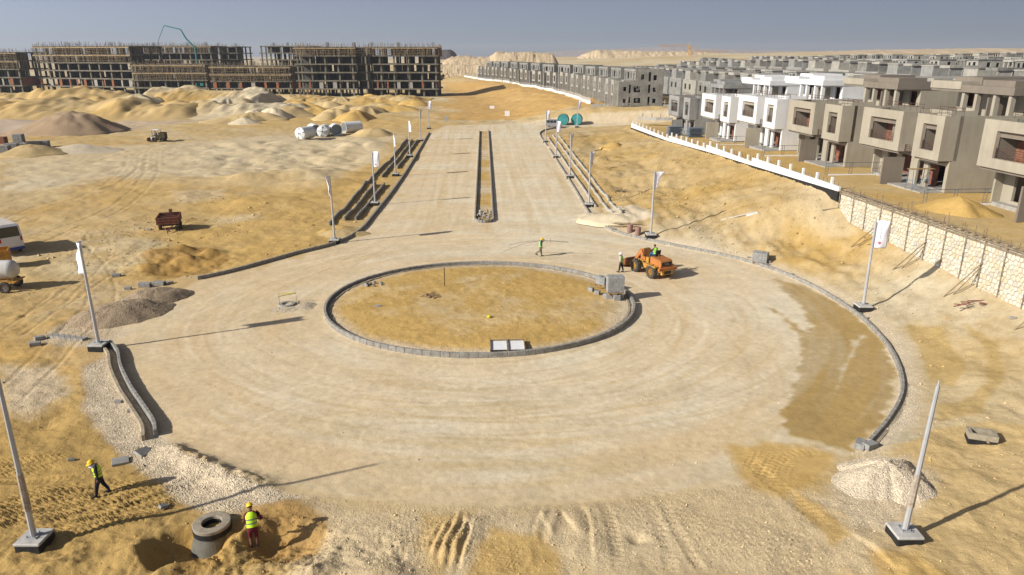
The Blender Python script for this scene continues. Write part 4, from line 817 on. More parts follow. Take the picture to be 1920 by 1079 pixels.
# houses of the streets further right; mostly their upper storeys show
GF = 'grey houses of the far streets on the right'
def far_house(name, label, seed):
    rs = random.Random(seed); t = thing(name, label, 'house', group=GF); m1 = (villa_grey2, villa_grey, villa_grey3)[seed % 3]; m2 = (villa_grey3, villa_grey3, villa_grey2)[seed % 3]
    mb = MB(); w = 14.5
    mb.wall('y', 0, .25, .252, 13, 0, 6.6, [(2, 3, 4, 5.4), (5, 6.6, 3.8, 5.6), (9, 10, 4, 5.4)]).wall('y', w - .25, w, .252, 13, 0, 6.6); mb.wall('x', 0, .25, 0, w, 0, 6.6, [(1.2, 3.4, 3.6, 5.8), (5, 6.4, 3.6, 5.8), (8.6, 12.4, 3.6, 5.8)]); mb.wall('x', 12.75, 13, .252, w - .252, 0, 6.6, [(2, 4, 3.8, 5.5), (7, 9, 3.8, 5.5)]); mb.build('wall', m1, t)
    MB().box(-.4, 12.98, .26, w - .26, 6.602, 6.85).build('roof', concrete, t)
    x0 = rs.choice((3.5, 5.0)); mb = MB()
    mb.wall('y', .8, 1.0, x0 + .2, 12.6, 6.852, 9.6, [(6.4, 7.6, 7.4, 9.0), (9.5, 10.5, 7.2, 8.8)]).wall('x', x0, x0 + .2, .8, 6.4, 6.852, 9.6, [(2, 3.4, 6.852, 9.1), (4.4, 5.4, 7.6, 9.0)]).wall('y', 6.2, 6.4, x0 + .2, 12.6, 6.852, 9.6).wall('x', 12.4, 12.6, 1.0, 6.2, 6.852, 9.6)
    mb.build('roof_storey_wall', m1, t); mb = MB(); mb.box(x0 - .3, 12.7, .6, 6.6, 9.602, 9.9).box(x0 + 1.5, 12.7, 9.4, w - .6, 9.3, 9.95); mb.build('roof_canopy', m2, t)
    for ya in (9.6, 11.4, w - 1.2): MB().box(x0 + 1.7, x0 + 2.1, ya, ya + .4, 6.852, 9.298).build('column', m2, t)
    mb = MB(); mb.wall('x', 8.6, 8.8, 9.6, w - .8, 6.852, 9.298, [(10.4, 11.8, 6.852, 8.9)]); mb.box(8.802, 12.4, w - 1.2, w - 1.0, 6.852, 9.298); mb.build('back_wall', m1, t)
    MB().box(1.0, 3.0, 7.4, 8.6, 6.852, 7.6).build('parapet', m2, t)
    mb = MB(); mb.wall('x', -1.3, -1.05, 8.0, 12.8, 3.0, 7.2, [(8.8, 12.0, 3.8, 6.0)]).box(-1.048, 0, 8, 8.25, 3, 7.2).box(-1.048, 0, 12.55, 12.8, 3, 7.2).box(-1.048, 0, 8.252, 12.548, 3, 3.2).box(-1.048, 0, 8.252, 12.548, 6.2, 6.5); mb.build('bay', m2, t)
    MB().box(2.5, 2.65, .4, w - .4, 3.2, 6.4).build('inner_wall', brick_m, t)
    return t
fh = [far_house('house', 'x', s) for s in (0, 1, 2)]; used = [False] * 3; cnt = 0
STREETS = [(66, 60, 330, 17.4, 6.2, 1), (88, 75, 400, 18.0, 7.0, 0), (125, 110, 470, 18.2, 7.8, 1), (152, 140, 520, 19, 8.2, 0), (200, 190, 560, 19.5, 9.0, 1), (240, 230, 560, 21, 10, 0), (300, 330, 600, 23, 11, 1)]
for si, (sx, y0, y1, stp, zz, flip) in enumerate(STREETS):
    y = y0; hi = 0
    while y < y1:
        x = sx - .052 * (y - 66); p = Vector((x, y, 0)); k3 = (si + hi * 2 + (hi // 3)) % 3
        u = 960 + 1338 * x / (y * _C + 12 * _S)
        if u < 1985:
            h = fh[k3] if not used[k3] else copy_tree(fh[k3]); used[k3] = True; zg = zz - 2.2 + .9 * math.sin(y * .02 + si) - (2.0 * max(0, min(1, (y - 120) / 120)) if si < 2 else 0)
            if y > 180 and si < 3: zg = max(zg, 3.6)
            place(h, x + (13 if flip else 0), y + (14.5 if flip else 0), zg, .05 + (math.pi if flip else 0) + random.uniform(-.015, .015))
            tag(h, 'unfinished grey house in the %s street behind the villas, %s from its near end' % (ordn(si), ordn(hi)), 'house', GF); cnt += 1
        y += stp * (1 + .04 * random.uniform(-1, 1)); hi += 1
for i in range(3):
    if not used[i]: print('unused far house', i)
# ------------------------------------------------------------------ white plinth wall with posts and the curved fence
def fence_run(label, pts, wall_h, post_h, post_step, mat=white_fence, post_w=.22, dark=True, name='boundary_wall', cat='wall', saw=False):
    """pts: list of (x,y,zbase)"""
    t = thing(name, label, cat, pts[0]); org = Vector(pts[0]); P = [Vector(p) for p in pts]; acc = 0
    me = MB().cbox((0, 0, post_h / 2), (post_w, post_w, post_h), bev=.02).mesh('post', mat)
    for a, b in zip(P[:-1], P[1:]):
        d = b - a; L = math.hypot(d.x, d.y); ang = math.atan2(d.y, d.x); n = Vector((-math.sin(ang), math.cos(ang), 0)) * .1
        def quadwall(z0, z1, w, m, nm, z1b=None):
            nn = n * (w / .2); A, B = a - org, b - org; mb = MB(); vs = []
            for p, zt_ in ((A, z1), (B, z1 if z1b is None else z1b)):
                for s in (-1, 1):
                    for z in (z0, zt_): vs.append(p + nn * s + Vector((0, 0, z)))
            mb.add(vs, ((0, 1, 3, 2), (4, 6, 7, 5), (0, 4, 5, 1), (2, 3, 7, 6), (1, 5, 7, 3), (0, 2, 6, 4))); return mb.build(nm, m, t)
        quadwall(0, wall_h * (1.55 if saw else 1), .2, mat, 'wall_panel', wall_h * (.72 if saw else 1))
        if dark: quadwall(-.9, -.003, .26, black_m, 'bitumen_footing')
        k = max(1, int(round(L / post_step)))
        for i in range(k):
            q = a.lerp(b, (i + .5) / k) - org; o = bpy.data.objects.new('post', me); o.location = q + Vector((0, 0, (wall_h * (1.55 + (.72 - 1.55) * (i + .5) / k) if saw else wall_h) - .05)); o.rotation_euler = (0, 0, ang); link(o, t)
    return t
wy = [162, 141, 129, 117, 107.5, 98.5, 89, 80, 66.8]
wz = np.interp(wy, [66, 80, 98.5, 117, 141, 162], [5.7, 5.15, 4.6, 3.9, 2.7, 2.6])
wpts = [(float(wall_x(y)) - .1, y, float(z) - .1) for y, z in zip(wy, wz)]
fence_run('white painted plinth wall with stubby posts stepping down the terrace edge', [(p[0], p[1], p[2] + .22) for p in wpts[0:9:2]], .62, .72, 3.3, post_w=.24, saw=True)
pc = [at(1107, 199, 3.5), at(1085, 188, 3.6), at(1062, 179.5, 3.7), at(1035, 172, 3.7), at(1005, 166.3, 3.7), at(965, 159.5, 3.7), at(925, 153.5, 3.7), at(870, 146, 3.7)]
fence_run('curved white fence with close posts in front of the grey house row', [(p.x, p.y, gz(p.x, p.y) - .1) for p in smooth_line([tuple(q) for q in pc], 3) for p in [Vector(p)]], 1.0, 1.0, 2.6, dark=False)
cf = [at(1110, 200.5, 3.6), at(1160, 201, 3.6), at(1210, 201.5, 3.6), at(1258, 202, 3.6)]
fence_run('bare grey concrete wall with tall posts at the foot of the grey house', [(p.x, p.y, gz(p.x, p.y) - .2) for p in cf], 1.0, 1.3, 3.2, concrete, dark=False)
cg = [at(1196, 224, 2.4), at(1230, 226, 2.5), at(1262, 226, 2.6)]
fence_run('low grey wall with posts beside the far grey villa', [(p.x, p.y, p.z) for p in cg], .7, 1.0, 2.6, concrete, dark=False)
# rebar starters behind the white wall: stuff
mb = MB(); rs = random.Random(3)
for a, b in zip(wpts[:-1], wpts[1:]):
    L = math.hypot(b[0] - a[0], b[1] - a[1])
    for i in range(int(L / .8)):
        q = Vector(a).lerp(Vector(b), (i + .5) / int(L / .8)); q.x += .5 + rs.uniform(-.1, .1); q.z = float(terr_z(q.y)) - .1; mb.tube(q, q + Vector((rs.uniform(-.05, .05), rs.uniform(-.05, .05), rs.uniform(.7, 1.0))), .016, n=4)
tag(mb.build('rebar', rail_m), 'thin rebar starters sticking up behind the white plinth wall', 'rebar', kind='stuff')
# light wire fences in front of the villas
def wire_fence(label, a, b, h=1.35, step=2.9):
    t = thing('wire_fence', label, 'fence', a); a, b = Vector(a), Vector(b); d = b - a; n = max(2, int(round(d.length / step))); mb0 = MB()
    mb0.tube((0, 0, .05), d + Vector((0, 0, .05)), .025, n=4).tube((0, 0, h), d + Vector((0, 0, h)), .025, n=4); mb0.build('rail', fence_wire, t)
    m = MB()
    for s in (-.16, .16): m.tube((0, s, 0), (0, s, h + .05), .028, n=4)
    for j in range(5): m.tube((0, -.16, h * (j + .5) / 5), (0, .16, h * (j + .9) / 5), .016, n=4)
    me = m.mesh('post', fence_wire); ang = math.atan2(d.y, d.x) - math.pi / 2
    for i in range(n + 1):
        o = bpy.data.objects.new('post', me); o.location = d * (i / n); o.rotation_euler = (0, 0, ang); link(o, t)
    return t
for i, (yn, nmx) in enumerate(((62.0, 'nearest the stone wall'), (79.5, 'before the beige villa by the white ones'), (97.0, 'before the first white villa'), (114.5, 'before the farther white villa'))):
    x0 = 36.6 - .06 * (yn - 62); z = float(terr_z(yn))
    wire_fence('thin steel mesh fence with paired posts, ' + nmx, (x0 - 1.2, yn - 1.5, z), (x0 + 9.5, yn - .8, z + .05))
    MB_ = MB().box(0, 10.5, -.12, .12, -.3, .22); o = MB_.build('plinth', white_fence); o.location = (x0 - 1.0, yn - 1.5, z - .1); o.rotation_euler = (0, 0, .066); tag(o, 'low white plinth under the steel fence ' + nmx, 'plinth')
# ------------------------------------------------------------------ concrete frame blocks under construction
inside_shade = pm('shade_dark_concrete', (0.10, 0.095, 0.085), .92, .2, .6)  # concrete darkened to paint the room shade behind the open bays
brick_dk = pm('orange_brick', (0.30, 0.115, 0.06), .92, .22, 1.2, .3)
plank = pm('formwork_plank', (0.40, 0.29, 0.15), .85, .2, 1.0)
def frame_block(label, x, y, rz, w, d, floors, fh=3.6, scaf=2, bricks=True, seed=0, z=0.0, recess=None, side_panel=True, mat=frame_conc, rebar=True, bay=6.6):
    rs = random.Random(seed); t = thing('concrete_frame_building', label, 'building', (x, y, z), rz, 'concrete frame buildings on the left')
    nx = max(2, int(round(w / bay))); ny = 3; top = floors * fh
    cmesh = MB().box(-.36, .36, -.36, .36, 0, fh - .5).mesh('column', mat)
    for f in range(floors + 1):
        zz = f * fh; mb = MB(); o = .9 if 0 < f < floors else .5
        if recess and f > 0:
            a, b = recess; mb.box(-o, a, -o, d + o, zz - .55, zz).box(b, w + o, -o, d + o, zz - .55, zz).box(a, b, 5, d + o, zz - .55, zz)
        elif f == 0: mb.box(-1, w + 1, -1, d + 1, -.5, .05)
        else: mb.box(-o, w + o, -o, d + o, zz - .55, zz)
        mb.build('floor_slab', mat, t)
        if f == floors: break
        for i in range(nx + 1):
            for j in range(ny + 1):
                xx = w * i / nx
                c = bpy.data.objects.new('column', cmesh); c.location = (min(max(xx + rs.uniform(-.4, .4), .3), w - .3), d * j / ny * .98 + .3, zz); link(c, t)
        # inner walls added to darken the open bays, room shade in their colour
        p = 0.5
        while p < w - 1:
            q = min(w - .5, p + rs.uniform(3, 9))
            if rs.random() < (.93 if f else .6): MB().box(p, q, d * .45, d * .45 + .2, zz + .01, zz + fh - .56).build('inner_wall', inside_shade, t)
            if rs.random() < .6: MB().box(q - .2, q, d * .18, d * .45 - .01, zz + .01, zz + fh - .56).build('inner_wall', inside_shade, t)
            p = q + rs.choice((0.1, 0.1, 1.6))
        if bricks and f == 1:
            p = 0.0
            while p < w - 2:
                k = rs.choice((1.4, 2.4, 3.0)); 
                if not (recess and recess[0] - 3 < p < recess[1]):
                    if rs.random() < .55: MB().box(p + .4, p + .4 + k * .5, -.75, -.55, zz + .01, zz + fh - .56).build('brick_panel', brick_dk, t)
                    else: MB().box(p + .4, p + .4 + k * .6, -.6, -.4, zz + .01, zz + fh - .56).build('concrete_panel', concrete, t)
                p += k + 3.2
            MB().box(w + .2, w + .4, 1, d * .6, zz + .01, zz + fh - .56).build('brick_panel', brick_dk, t)
    # scaffolding timber on the upper floors and starter bars on the roof
    mb = MB()
    for f in range(floors - scaf, floors):
        z0 = f * fh; n = int(w / .5)
        for i in range(n):
            xx = (i + rs.random()) * w / n; yy = -rs.choice((.5, 1.2, 1.3)); hh = fh * rs.uniform(.9, 1.25) if f == floors - 1 else fh
            if recess and recess[0] < xx < recess[1]: yy += 5.4
            mb.tube((xx, yy, z0), (xx + rs.uniform(-.4, .4), yy + rs.uniform(-.2, .2), z0 + hh + (rs.uniform(.3, 1.8) if f == floors - 1 else 0)), .075, n=4)
        for i in range(int(d / 1.2)):
            for xx in (-1.1, w + 1.1): mb.tube((xx, i * 1.2, z0), (xx + rs.uniform(-.2, .2), i * 1.2, z0 + fh + rs.uniform(0, 1.4)), .075, n=4)
        for q in (.25, .55, .85):
            zz = z0 + fh * q
            for a in np.arange(0, w - 3, 5): 
                yy = -1.25 + (5.4 if recess and recess[0] - 2 < a < recess[1] else 0); mb.tube((a, yy, zz + rs.uniform(-.3, .3)), (a + 5.6, yy, zz + rs.uniform(-.3, .3)), .06, n=4)
        for i in range(int(w / 4)):
            a = rs.uniform(0, w - 3); mb.tube((a, -1.3, z0), (a + rs.choice((-2.5, 2.5)), -1.25, z0 + fh), .06, n=4)
        for i in range(int(w / 1.1)):
            xx = rs.uniform(0, w); yy = rs.uniform(1, d * .44); mb.tube((xx, yy, z0), (xx, yy, z0 + fh - .36), .07, n=4)
    for i in range(int(w * 1.6)):
        xx, yy = rs.uniform(0, w), rs.uniform(0, d); mb.tube((xx, yy, top), (xx, yy, top + rs.uniform(.4, 2.0)), .06, n=4)
    o = mb.build('scaffold_timber', timber_d, t); o['kind'] = 'stuff'
    for f in range(floors - scaf, floors): 
        if recess: MB().box(-.9, recess[0], -1.35, -1.15, f * fh + fh - .9, f * fh + fh - .55).build('formwork_plank', plank, t); MB().box(recess[1], w + .9, -1.35, -1.15, f * fh + fh - .8, f * fh + fh - .5).build('formwork_plank', plank, t)
        else: MB().box(-.9, w + .9, -1.35, -1.15, f * fh + fh - .9, f * fh + fh - .55).build('formwork_plank', plank, t)
    if rebar:
        cm = MB()
        for i in range(9): cm.tube(((i % 3) * .5, (i // 3) * .5, 0), ((i % 3) * .5, (i // 3) * .5, 2.0 + .3 * (i % 2)), .05, n=4)
        me = cm.mesh('rebar_cage', rail_m)
        for i in range(max(2, nx // 2)):
            o = bpy.data.objects.new('rebar_cage', me); o.location = (rs.uniform(1, w - 2), rs.uniform(.5, d - 1.5), top); link(o, t)
    return t
fb = 'concrete frame block with timber scaffolding, '
pF = at(562, 181.5)
frame_block('wide six storey ' + fb + 'nearest the road, in two wings', pF.x, pF.y, 0.0, 63, 19, 6, 3.6, 1, True, 1, recess=(27, 34.5))
frame_block('tall six storey ' + fb + 'second from the left edge', -236, 372, -.30, 58, 20, 6, 3.7, 2, True, 2)
frame_block('five storey ' + fb + 'cut by the left edge', -287, 372, -.12, 45, 18, 5, 3.9, 2, True, 3)
frame_block('lower four storey ' + fb + 'behind the middle mounds', -178, 352, -.06, 34, 18, 4, 3.5, 2, False, 4, bay=6.8)
frame_block('lower four storey ' + fb + 'right of the other low one', -141, 350, -.03, 37, 18, 4, 3.3, 2, True, 5)
frame_block('distant brick and concrete block under construction behind the low frames', -232, 455, -.1, 52, 20, 6, 3.9, 1, True, 6)
frame_block('distant narrow brick block under construction with open gap beside it', -192, 480, -.1, 17, 20, 6, 3.9, 0, True, 7)
frame_block('distant brick block under construction behind the wide frame block', -151, 452, -.05, 30, 22, 6, 3.9, 0, True, 8)
# concrete pump boom over the roofs
t = thing('concrete_pump', 'teal folding concrete pump boom above the left roofs', 'pump', (-181, 430, 0)); teal = pm('teal_paint', (.02, .22, .22), .5, .1, 1)
pt = [Vector(p) for p in ((0, 0, 0), (0, 0, 22), (-4.5, 0, 27), (-7, 0, 32), (-16, 0, 34), (-20.5, 0, 26))]
MB().box(-2, 6, -1.3, 1.3, .9, 2.6).box(6.1, 8.6, -1.25, 1.25, .9, 3.2).build('truck_body', teal, t); MB().tube(pt[0] + Vector((0, 0, 2)), pt[1], .6, .5).build('mast', teal, t)
for a, b, r in zip(pt[1:-1], pt[2:], (.5, .42, .34, .2)): MB().tube(a, b, r, r * .8, 6).build('boom_section', teal, t)
for xx in (0, 3, 7): 
    for yy in (-1.3, 1.3): MB().tube((xx, yy - .2, .55), (xx, yy + .2, .55), .55, n=12).build('wheel', rubber, t)
MB().tube(pt[-1], pt[-1] + Vector((0, 0, -6)), .12).build('hose', rubber, t)
# far tower cranes
cran = pm('crane_yellow', (.55, .30, .06), .6, .1, 1)
def crane(label, x, y, zb, h, jib, back, ang):
    t = thing('tower_crane', label, 'crane', (x, y, zb), ang); mb = MB()
    for sx in (-.9, .9):
        for sy in (-.9, .9): mb.tube((sx, sy, 0), (sx, sy, h), .22, n=4)
    for i in range(int(h / 2)): mb.tube((-.9, -.9, i * 2), (.9, -.9, i * 2 + 2), .1, n=4).tube((-.9, .9, i * 2 + 2), (-.9, -.9, i * 2), .1, n=4)
    mb.build('mast', cran, t); mb = MB()
    for sy in (-.7, .7): mb.tube((-back, sy, h), (jib, sy, h), .2, n=4)
    mb.tube((-2, 0, h + 1.6), (jib, 0, h + 1.2), .18, n=4)
    for i in range(int(jib / 2.4)): mb.tube((i * 2.4, -.7, h), (i * 2.4 + 1.2, 0, h + 1.4), .09, n=4).tube((i * 2.4 + 1.2, 0, h + 1.4), (i * 2.4 + 2.4, .7, h), .09, n=4)
    mb.build('jib', cran, t); MB().box(-back, -back + 3, -.9, .9, h - 1.8, h + .4).build('counterweight', concrete, t); MB().box(.9, 2.4, -.8, .8, h - 2, h - .2).build('cab', cran, t); MB().tube((0, 0, h), (0, 0, h + 4.5), .4, .15, 4).build('apex', cran, t)
crane('yellow tower crane on the horizon with long jib to the left', 198, 840, 8, zt(88, 840) - 8, 34, 9, math.pi); crane('smaller yellow tower crane right of the other on the horizon', 262, 1080, 8, zt(98, 1080) - 8, 50, 12, .1)
# ------------------------------------------------------------------ rubble stone retaining wall
mortar = pm('mortar', (.38, .355, .295), .95, .12, 4, .3)
stone_mats = [pm('limestone_%s' % n, c, .9, .1, 5, .35) for n, c in (('cream', (.57, .51, .385)), ('pale', (.62, .58, .475)), ('honey', (.56, .47, .32)), ('grey', (.48, .45, .38)))]
WA, WB = Vector((31.0, 66.6, 0)), Vector((34.0, 34.0, 0)); WL = (WB - WA).length; wt = (WB - WA).normalized(); wnrm = Vector((wt.y, -wt.x, 0)); 
if wnrm.x > 0: wnrm = -wnrm
wall_t = thing('stone_retaining_wall', 'cream rubble stone retaining wall below the beige villas', 'wall', WA)
def wtop(s): return 5.8
def wfoot(s): p = WA + wt * s + wnrm * .35; return gz(p.x, p.y) - .35
def wp(s, z, o=0.0): return wt * s + wnrm * o + Vector((0, 0, z))
ns = 34; mb = MB(); vs = []
for i in range(ns + 1):
    s = WL * i / ns; f = wfoot(s) - .6
    vs += [wp(s, f, 0.0), wp(s, wtop(s), 0.0), wp(s, wtop(s), -.7), wp(s, f, -.7)]
fs = []
for i in range(ns):
    for k in range(4): fs.append((i * 4 + k, i * 4 + (k + 1) % 4, i * 4 + 4 + (k + 1) % 4, i * 4 + 4 + k))
fs += [(0, 1, 2, 3), (ns * 4 + 3, ns * 4 + 2, ns * 4 + 1, ns * 4)]
mb.add(vs, fs).build('mortar_core', mortar, wall_t)
rs = random.Random(5); cell = .36; seeds = {}
for i in range(-1, int(WL / cell) + 2):
    for j in range(-1, 12): seeds[(i, j)] = ((i + .5 + (.25 if j % 2 else -.25) + rs.uniform(-.34, .34)) * cell, (j + .5 + rs.uniform(-.34, .34)) * cell * .9 + 1.6)
def clip(poly, p, q):
    mx, my = (p[0] + q[0]) / 2, (p[1] + q[1]) / 2; nx_, ny_ = q[0] - p[0], q[1] - p[1]; out = []
    for a, b in zip(poly, poly[1:] + poly[:1]):
        da = (a[0] - mx) * nx_ + (a[1] - my) * ny_; db = (b[0] - mx) * nx_ + (b[1] - my) * ny_
        if da <= 0: out.append(a)
        if da * db < 0: k_ = da / (da - db); out.append((a[0] + (b[0] - a[0]) * k_, a[1] + (b[1] - a[1]) * k_))
    return out
rest = MB(); npart = 0; keys = sorted(seeds, key=lambda k: abs(seeds[k][0] - 11))
for (i, j) in keys:
    p = seeds[(i, j)]; z = p[1] + 0.0
    if p[0] < .1 or p[0] > WL - .1: continue
    zf = wfoot(p[0])
    if z < zf - .1 or z > wtop(p[0]) - .12: continue
    poly = [(p[0] - .4, p[1] - .4), (p[0] + .4, p[1] - .4), (p[0] + .4, p[1] + .4), (p[0] - .4, p[1] + .4)]
    for di in (-2, -1, 0, 1, 2):
        for dj in (-2, -1, 0, 1, 2):
            if (di or dj) and (i + di, j + dj) in seeds: poly = clip(poly, p, seeds[(i + di, j + dj)])
    if len(poly) < 3: continue
    cx = sum(a[0] for a in poly) / len(poly); cz = sum(a[1] for a in poly) / len(poly); n = len(poly); dep = rs.uniform(.03, .07)
    k1, k2 = rs.uniform(.80, .88), rs.uniform(.58, .7)
    V_ = [wp(cx + (a - cx) * k1, min(cz + (b - cz) * k1, wtop(0)), -.02) for a, b in poly] + [wp(cx + (a - cx) * k1 * .97, min(cz + (b - cz) * k1 * .97, wtop(0)), dep * .6) for a, b in poly] + [wp(cx + (a - cx) * k2, min(cz + (b - cz) * k2, wtop(0)), dep) for a, b in poly]
    F_ = [tuple(range(2 * n, 3 * n))]
    for q in range(n):
        for l in (0, n): F_.append((l + q, l + (q + 1) % n, l + n + (q + 1) % n, l + n + q))
    mi = rs.choice((0, 0, 0, 1, 1, 1, 2, 3))
    if npart < 300: MB().add(V_, F_).build('stone', stone_mats[mi], wall_t); npart += 1
    else: rest.add(V_, F_, mi)
if rest.v: o = rest.build('stone', stone_mats, wall_t); o['kind'] = 'stuff'
# formwork along the top, props against the face
fw = thing('formwork', 'timber formwork rails and leaning props on the stone wall', 'formwork', WA)
for o_, z_ in ((.1, 5.86), (.1, 5.62), (-.55, 5.9)): MB().add([wp(0, z_, o_), wp(WL, z_, o_), wp(WL, z_ + .1, o_), wp(0, z_ + .1, o_), wp(0, z_, o_ + .09), wp(WL, z_, o_ + .09), wp(WL, z_ + .1, o_ + .09), wp(0, z_ + .1, o_ + .09)], ((0, 3, 2, 1), (4, 5, 6, 7), (0, 1, 5, 4), (3, 7, 6, 2), (0, 4, 7, 3), (1, 2, 6, 5))).build('rail', timber_d, fw)
for i in range(int(WL / .75)):
    s = i * .75 + rs.uniform(-.1, .1); MB().tube(wp(s, 5.84, .2), wp(s + .1, 5.86, -.75), .035, n=4).build('cross_batten', timber_d, fw)
for i in range(int(WL / 2.1)):
    s = .15 + i * 2.1 + rs.uniform(-.3, .3); f = wfoot(s) + .3; MB().tube(wp(s, f, .12), wp(s, 6.0 + (rs.random() < .25) * 1.0, .14), .036, n=5).build('post', timber_d, fw)
    if i % 3 == 0:
        q = WA + wt * (s - .6) + wnrm * 2.0; MB().tube(wp(s + .1, 4.3, .14), Vector((q.x, q.y, gz(q.x, q.y))) - WA, .045, n=5).build('brace', timber_d, fw); q = WA + wt * (s - .3) + wnrm * 1.5
        MB().tube(wp(s, 3.9, .14), Vector((q.x, q.y, gz(q.x, q.y))) - WA, .04, n=5).build('brace', timber_d, fw)
    for k in range(3):
        s2 = s + rs.uniform(0, 2); MB().tube(wp(s2, 5.8, -.3), wp(s2, 6.25 + rs.random() * .35, -.3), .016, n=4).build('starter_bar', rail_m, fw)
# ------------------------------------------------------------------ flagpoles
flag_cloth = pm('flag_cloth', (.80, .79, .83), .8, .04, 3); magenta = flat('magenta_print', (.42, .03, .10), .7); pinkp = flat('pink_print', (.70, .22, .34), .7); ink = flat('grey_print', (.20, .16, .22), .8)
conc_top = pm('footing_concrete', (.47, .46, .43), .9, .12, 3, .3)
def text_pts(txt, h):
    cu = bpy.data.curves.new('txt', 'FONT'); cu.body = txt; cu.size = h; cu.resolution_u = 2; o = bpy.data.objects.new('txt', cu); COL.objects.link(o)
    me = o.to_mesh(); vs = [tuple(v.co) for v in me.vertices]; fs = [tuple(p.vertices) for p in me.polygons]; o.to_mesh_clear(); bpy.data.objects.remove(o); return vs, fs
TXT_V, TXT_F = text_pts('PALM HILLS', .16); TXT_W = max(v[0] for v in TXT_V)
def flagpole(label, base, h=6.6, flag_ang=None, fold=.1, group='white flags on steel poles', wrap=False, lean=0.0, detail=False, droop=0.0, fh=1.95, fwid=.85):
    t = thing('flagpole', label, 'flagpole', base, 0, group)
    mb = MB(); mb.cbox((0, 0, .12), (1.0, 1.0, .5), bev=.05); mb.build('footing', black_m, t); MB().cbox((0, 0, .40), (1.02, 1.02, .12), bev=.03).build('footing_top', conc_top, t)
    MB().cbox((0, 0, .48), (.42, .42, .035)).build('base_plate', steel_pole, t)
    for sx in (-.15, .15):
        for sy in (-.15, .15): MB().tube((sx, sy, .49), (sx, sy, .58), .018, n=6).build('bolt', rail_m, t)
    r0, r1 = .115, .07; top = Vector((lean, 0, h)); MB().tube((0, 0, .49), top, r0, r1, 8).build('pole', steel_pole, t); MB().tube(top, top + Vector((0, 0, .22)), .035, .03, 6).build('spigot', steel_pole, t)
    if wrap: a = Vector((0, 0, .45)).lerp(top, .17); b = Vector((0, 0, .45)).lerp(top, .40); MB().tube(a, b, .135, .118, 8).build('plastic_wrap', wrap_m, t)
    if flag_ang is not None:
        nu, nv = 10, 16; z1 = h + .12
        def S(u, v, off=0.0):
            ph = 3.2 * u + 1.7 * v; w = fold * (u ** .8) * math.sin(ph * 1.7) + fold * .3 * math.sin(9 * v + 4 * u) * u; uu = u * fwid * (1 - droop * .6 * v * u)
            x = uu * math.cos(flag_ang) - (w + off) * math.sin(flag_ang); y = uu * math.sin(flag_ang) + (w + off) * math.cos(flag_ang)
            return Vector((lean * (1 - v * .25) + x, y, z1 - v * fh * (1 - droop * .55 * u) - droop * .25 * u * 0))
        mb = MB(); vs = []
        for s in (-.008, .008):
            for j in range(nv + 1):
                for i in range(nu + 1): vs.append(S(i / nu, j / nv, s))
        n1 = (nu + 1) * (nv + 1); fs = []
        for j in range(nv):
            for i in range(nu):
                a = j * (nu + 1) + i; q = (a, a + 1, a + nu + 2, a + nu + 1); fs.append(q); fs.append(tuple(n1 + k for k in q[::-1]))
        for i in range(nu): fs.append((i + 1, i, n1 + i, n1 + i + 1)); a = nv * (nu + 1) + i; fs.append((a, a + 1, n1 + a + 1, n1 + a))
        for j in range(nv): a = j * (nu + 1); fs.append((a, a + nu + 1, n1 + a + nu + 1, n1 + a)); a += nu; fs.append((a + nu + 1, a, n1 + a, n1 + a + nu + 1))
        fl = mb.add(vs, fs).build('flag', flag_cloth, t, smooth=True)
        for side in (-1, 1):
            for sz, m, of in ((.125, magenta, .016), (.06, pinkp, .022)):
                c = (.45, .80); q = [(c[0] + sz / fwid, c[1]), (c[0], c[1] + sz / fh), (c[0] - sz / fwid, c[1]), (c[0], c[1] - sz / fh)]
                MB().add([S(a, b, side * of) for a, b in q], [(0, 1, 2, 3)]).build('emblem', m, fl)
            MB().add([S(.40 + (0 if side < 0 else .0) + (v[1] / fwid) * 1.0, .66 - (v[0] / TXT_W) * .55, side * .016) for v in TXT_V], TXT_F).build('lettering', ink, fl)
    return t
FP = 'flagpole with white flag and red diamond, '
flagpole('bare grey steel pole without flag at the left edge, with sandy plastic wrap', atg(67, 1020) - Vector((0, 0, .1)), 7.4, None, wrap=True, lean=.1)
flagpole('bare grey steel pole without flag at the near right, with sandy plastic wrap', atg(1694, 1008) - Vector((0, 0, .1)), 6.6, None, wrap=True, lean=.15)
flagpole('flagpole with narrow furled white flag beside the near left kerb', atg(187, 655), 6.9, R(131), .22, fwid=.85, fh=2.1)
for (u, v, h, ang, fo, w, tx) in ((628, 456, 6.7, R(265), .12, .8, 'first along the left kerb'), (703.5, 385, 6.6, R(-8), .08, .85, 'second along the left kerb'), (742, 330, 6.4, R(285), .1, .8, 'third along the left kerb'), (769, 295, 6.5, R(300), .1, .85, 'fourth along the left kerb'), (789, 265, 6.6, R(70), .1, .85, 'fifth along the left kerb'), (804, 242, 6.8, R(0), .1, .85, 'last along the left kerb')):
    flagpole(FP + tx, atg(u, v), h, ang, fo, fwid=w)
flagpole(FP + 'beside the right kerb below the stone wall', atg(1617, 582), 6.6, R(-12), .09, lean=-.05, fwid=.95, fh=2.0)
flagpole('tall flagpole with drooping pointed white flag behind the orange loader', atg(1220, 446), 6.6, R(12), .06, droop=.95, fwid=1.1)
for (u, v, h, ang, fo, w, dr, tx) in ((1104, 388, 6.6, R(40), .1, .75, .5, 'first along the right trench lines'), (1068.5, 334, 6.5, R(60), .1, .8, .1, 'second along the right trench lines'), (1042.7, 296, 6.4, R(-10), .12, .8, .1, 'third along the right trench lines'), (1023, 267, 6.5, R(5), .08, .9, 0, 'next to the silver van'), (1082, 239.5, 6.6, R(10), .1, .8, 0, 'in front of the teal drums')):
    flagpole(FP + tx, atg(u, v), h, ang, fo, fwid=w, droop=dr)
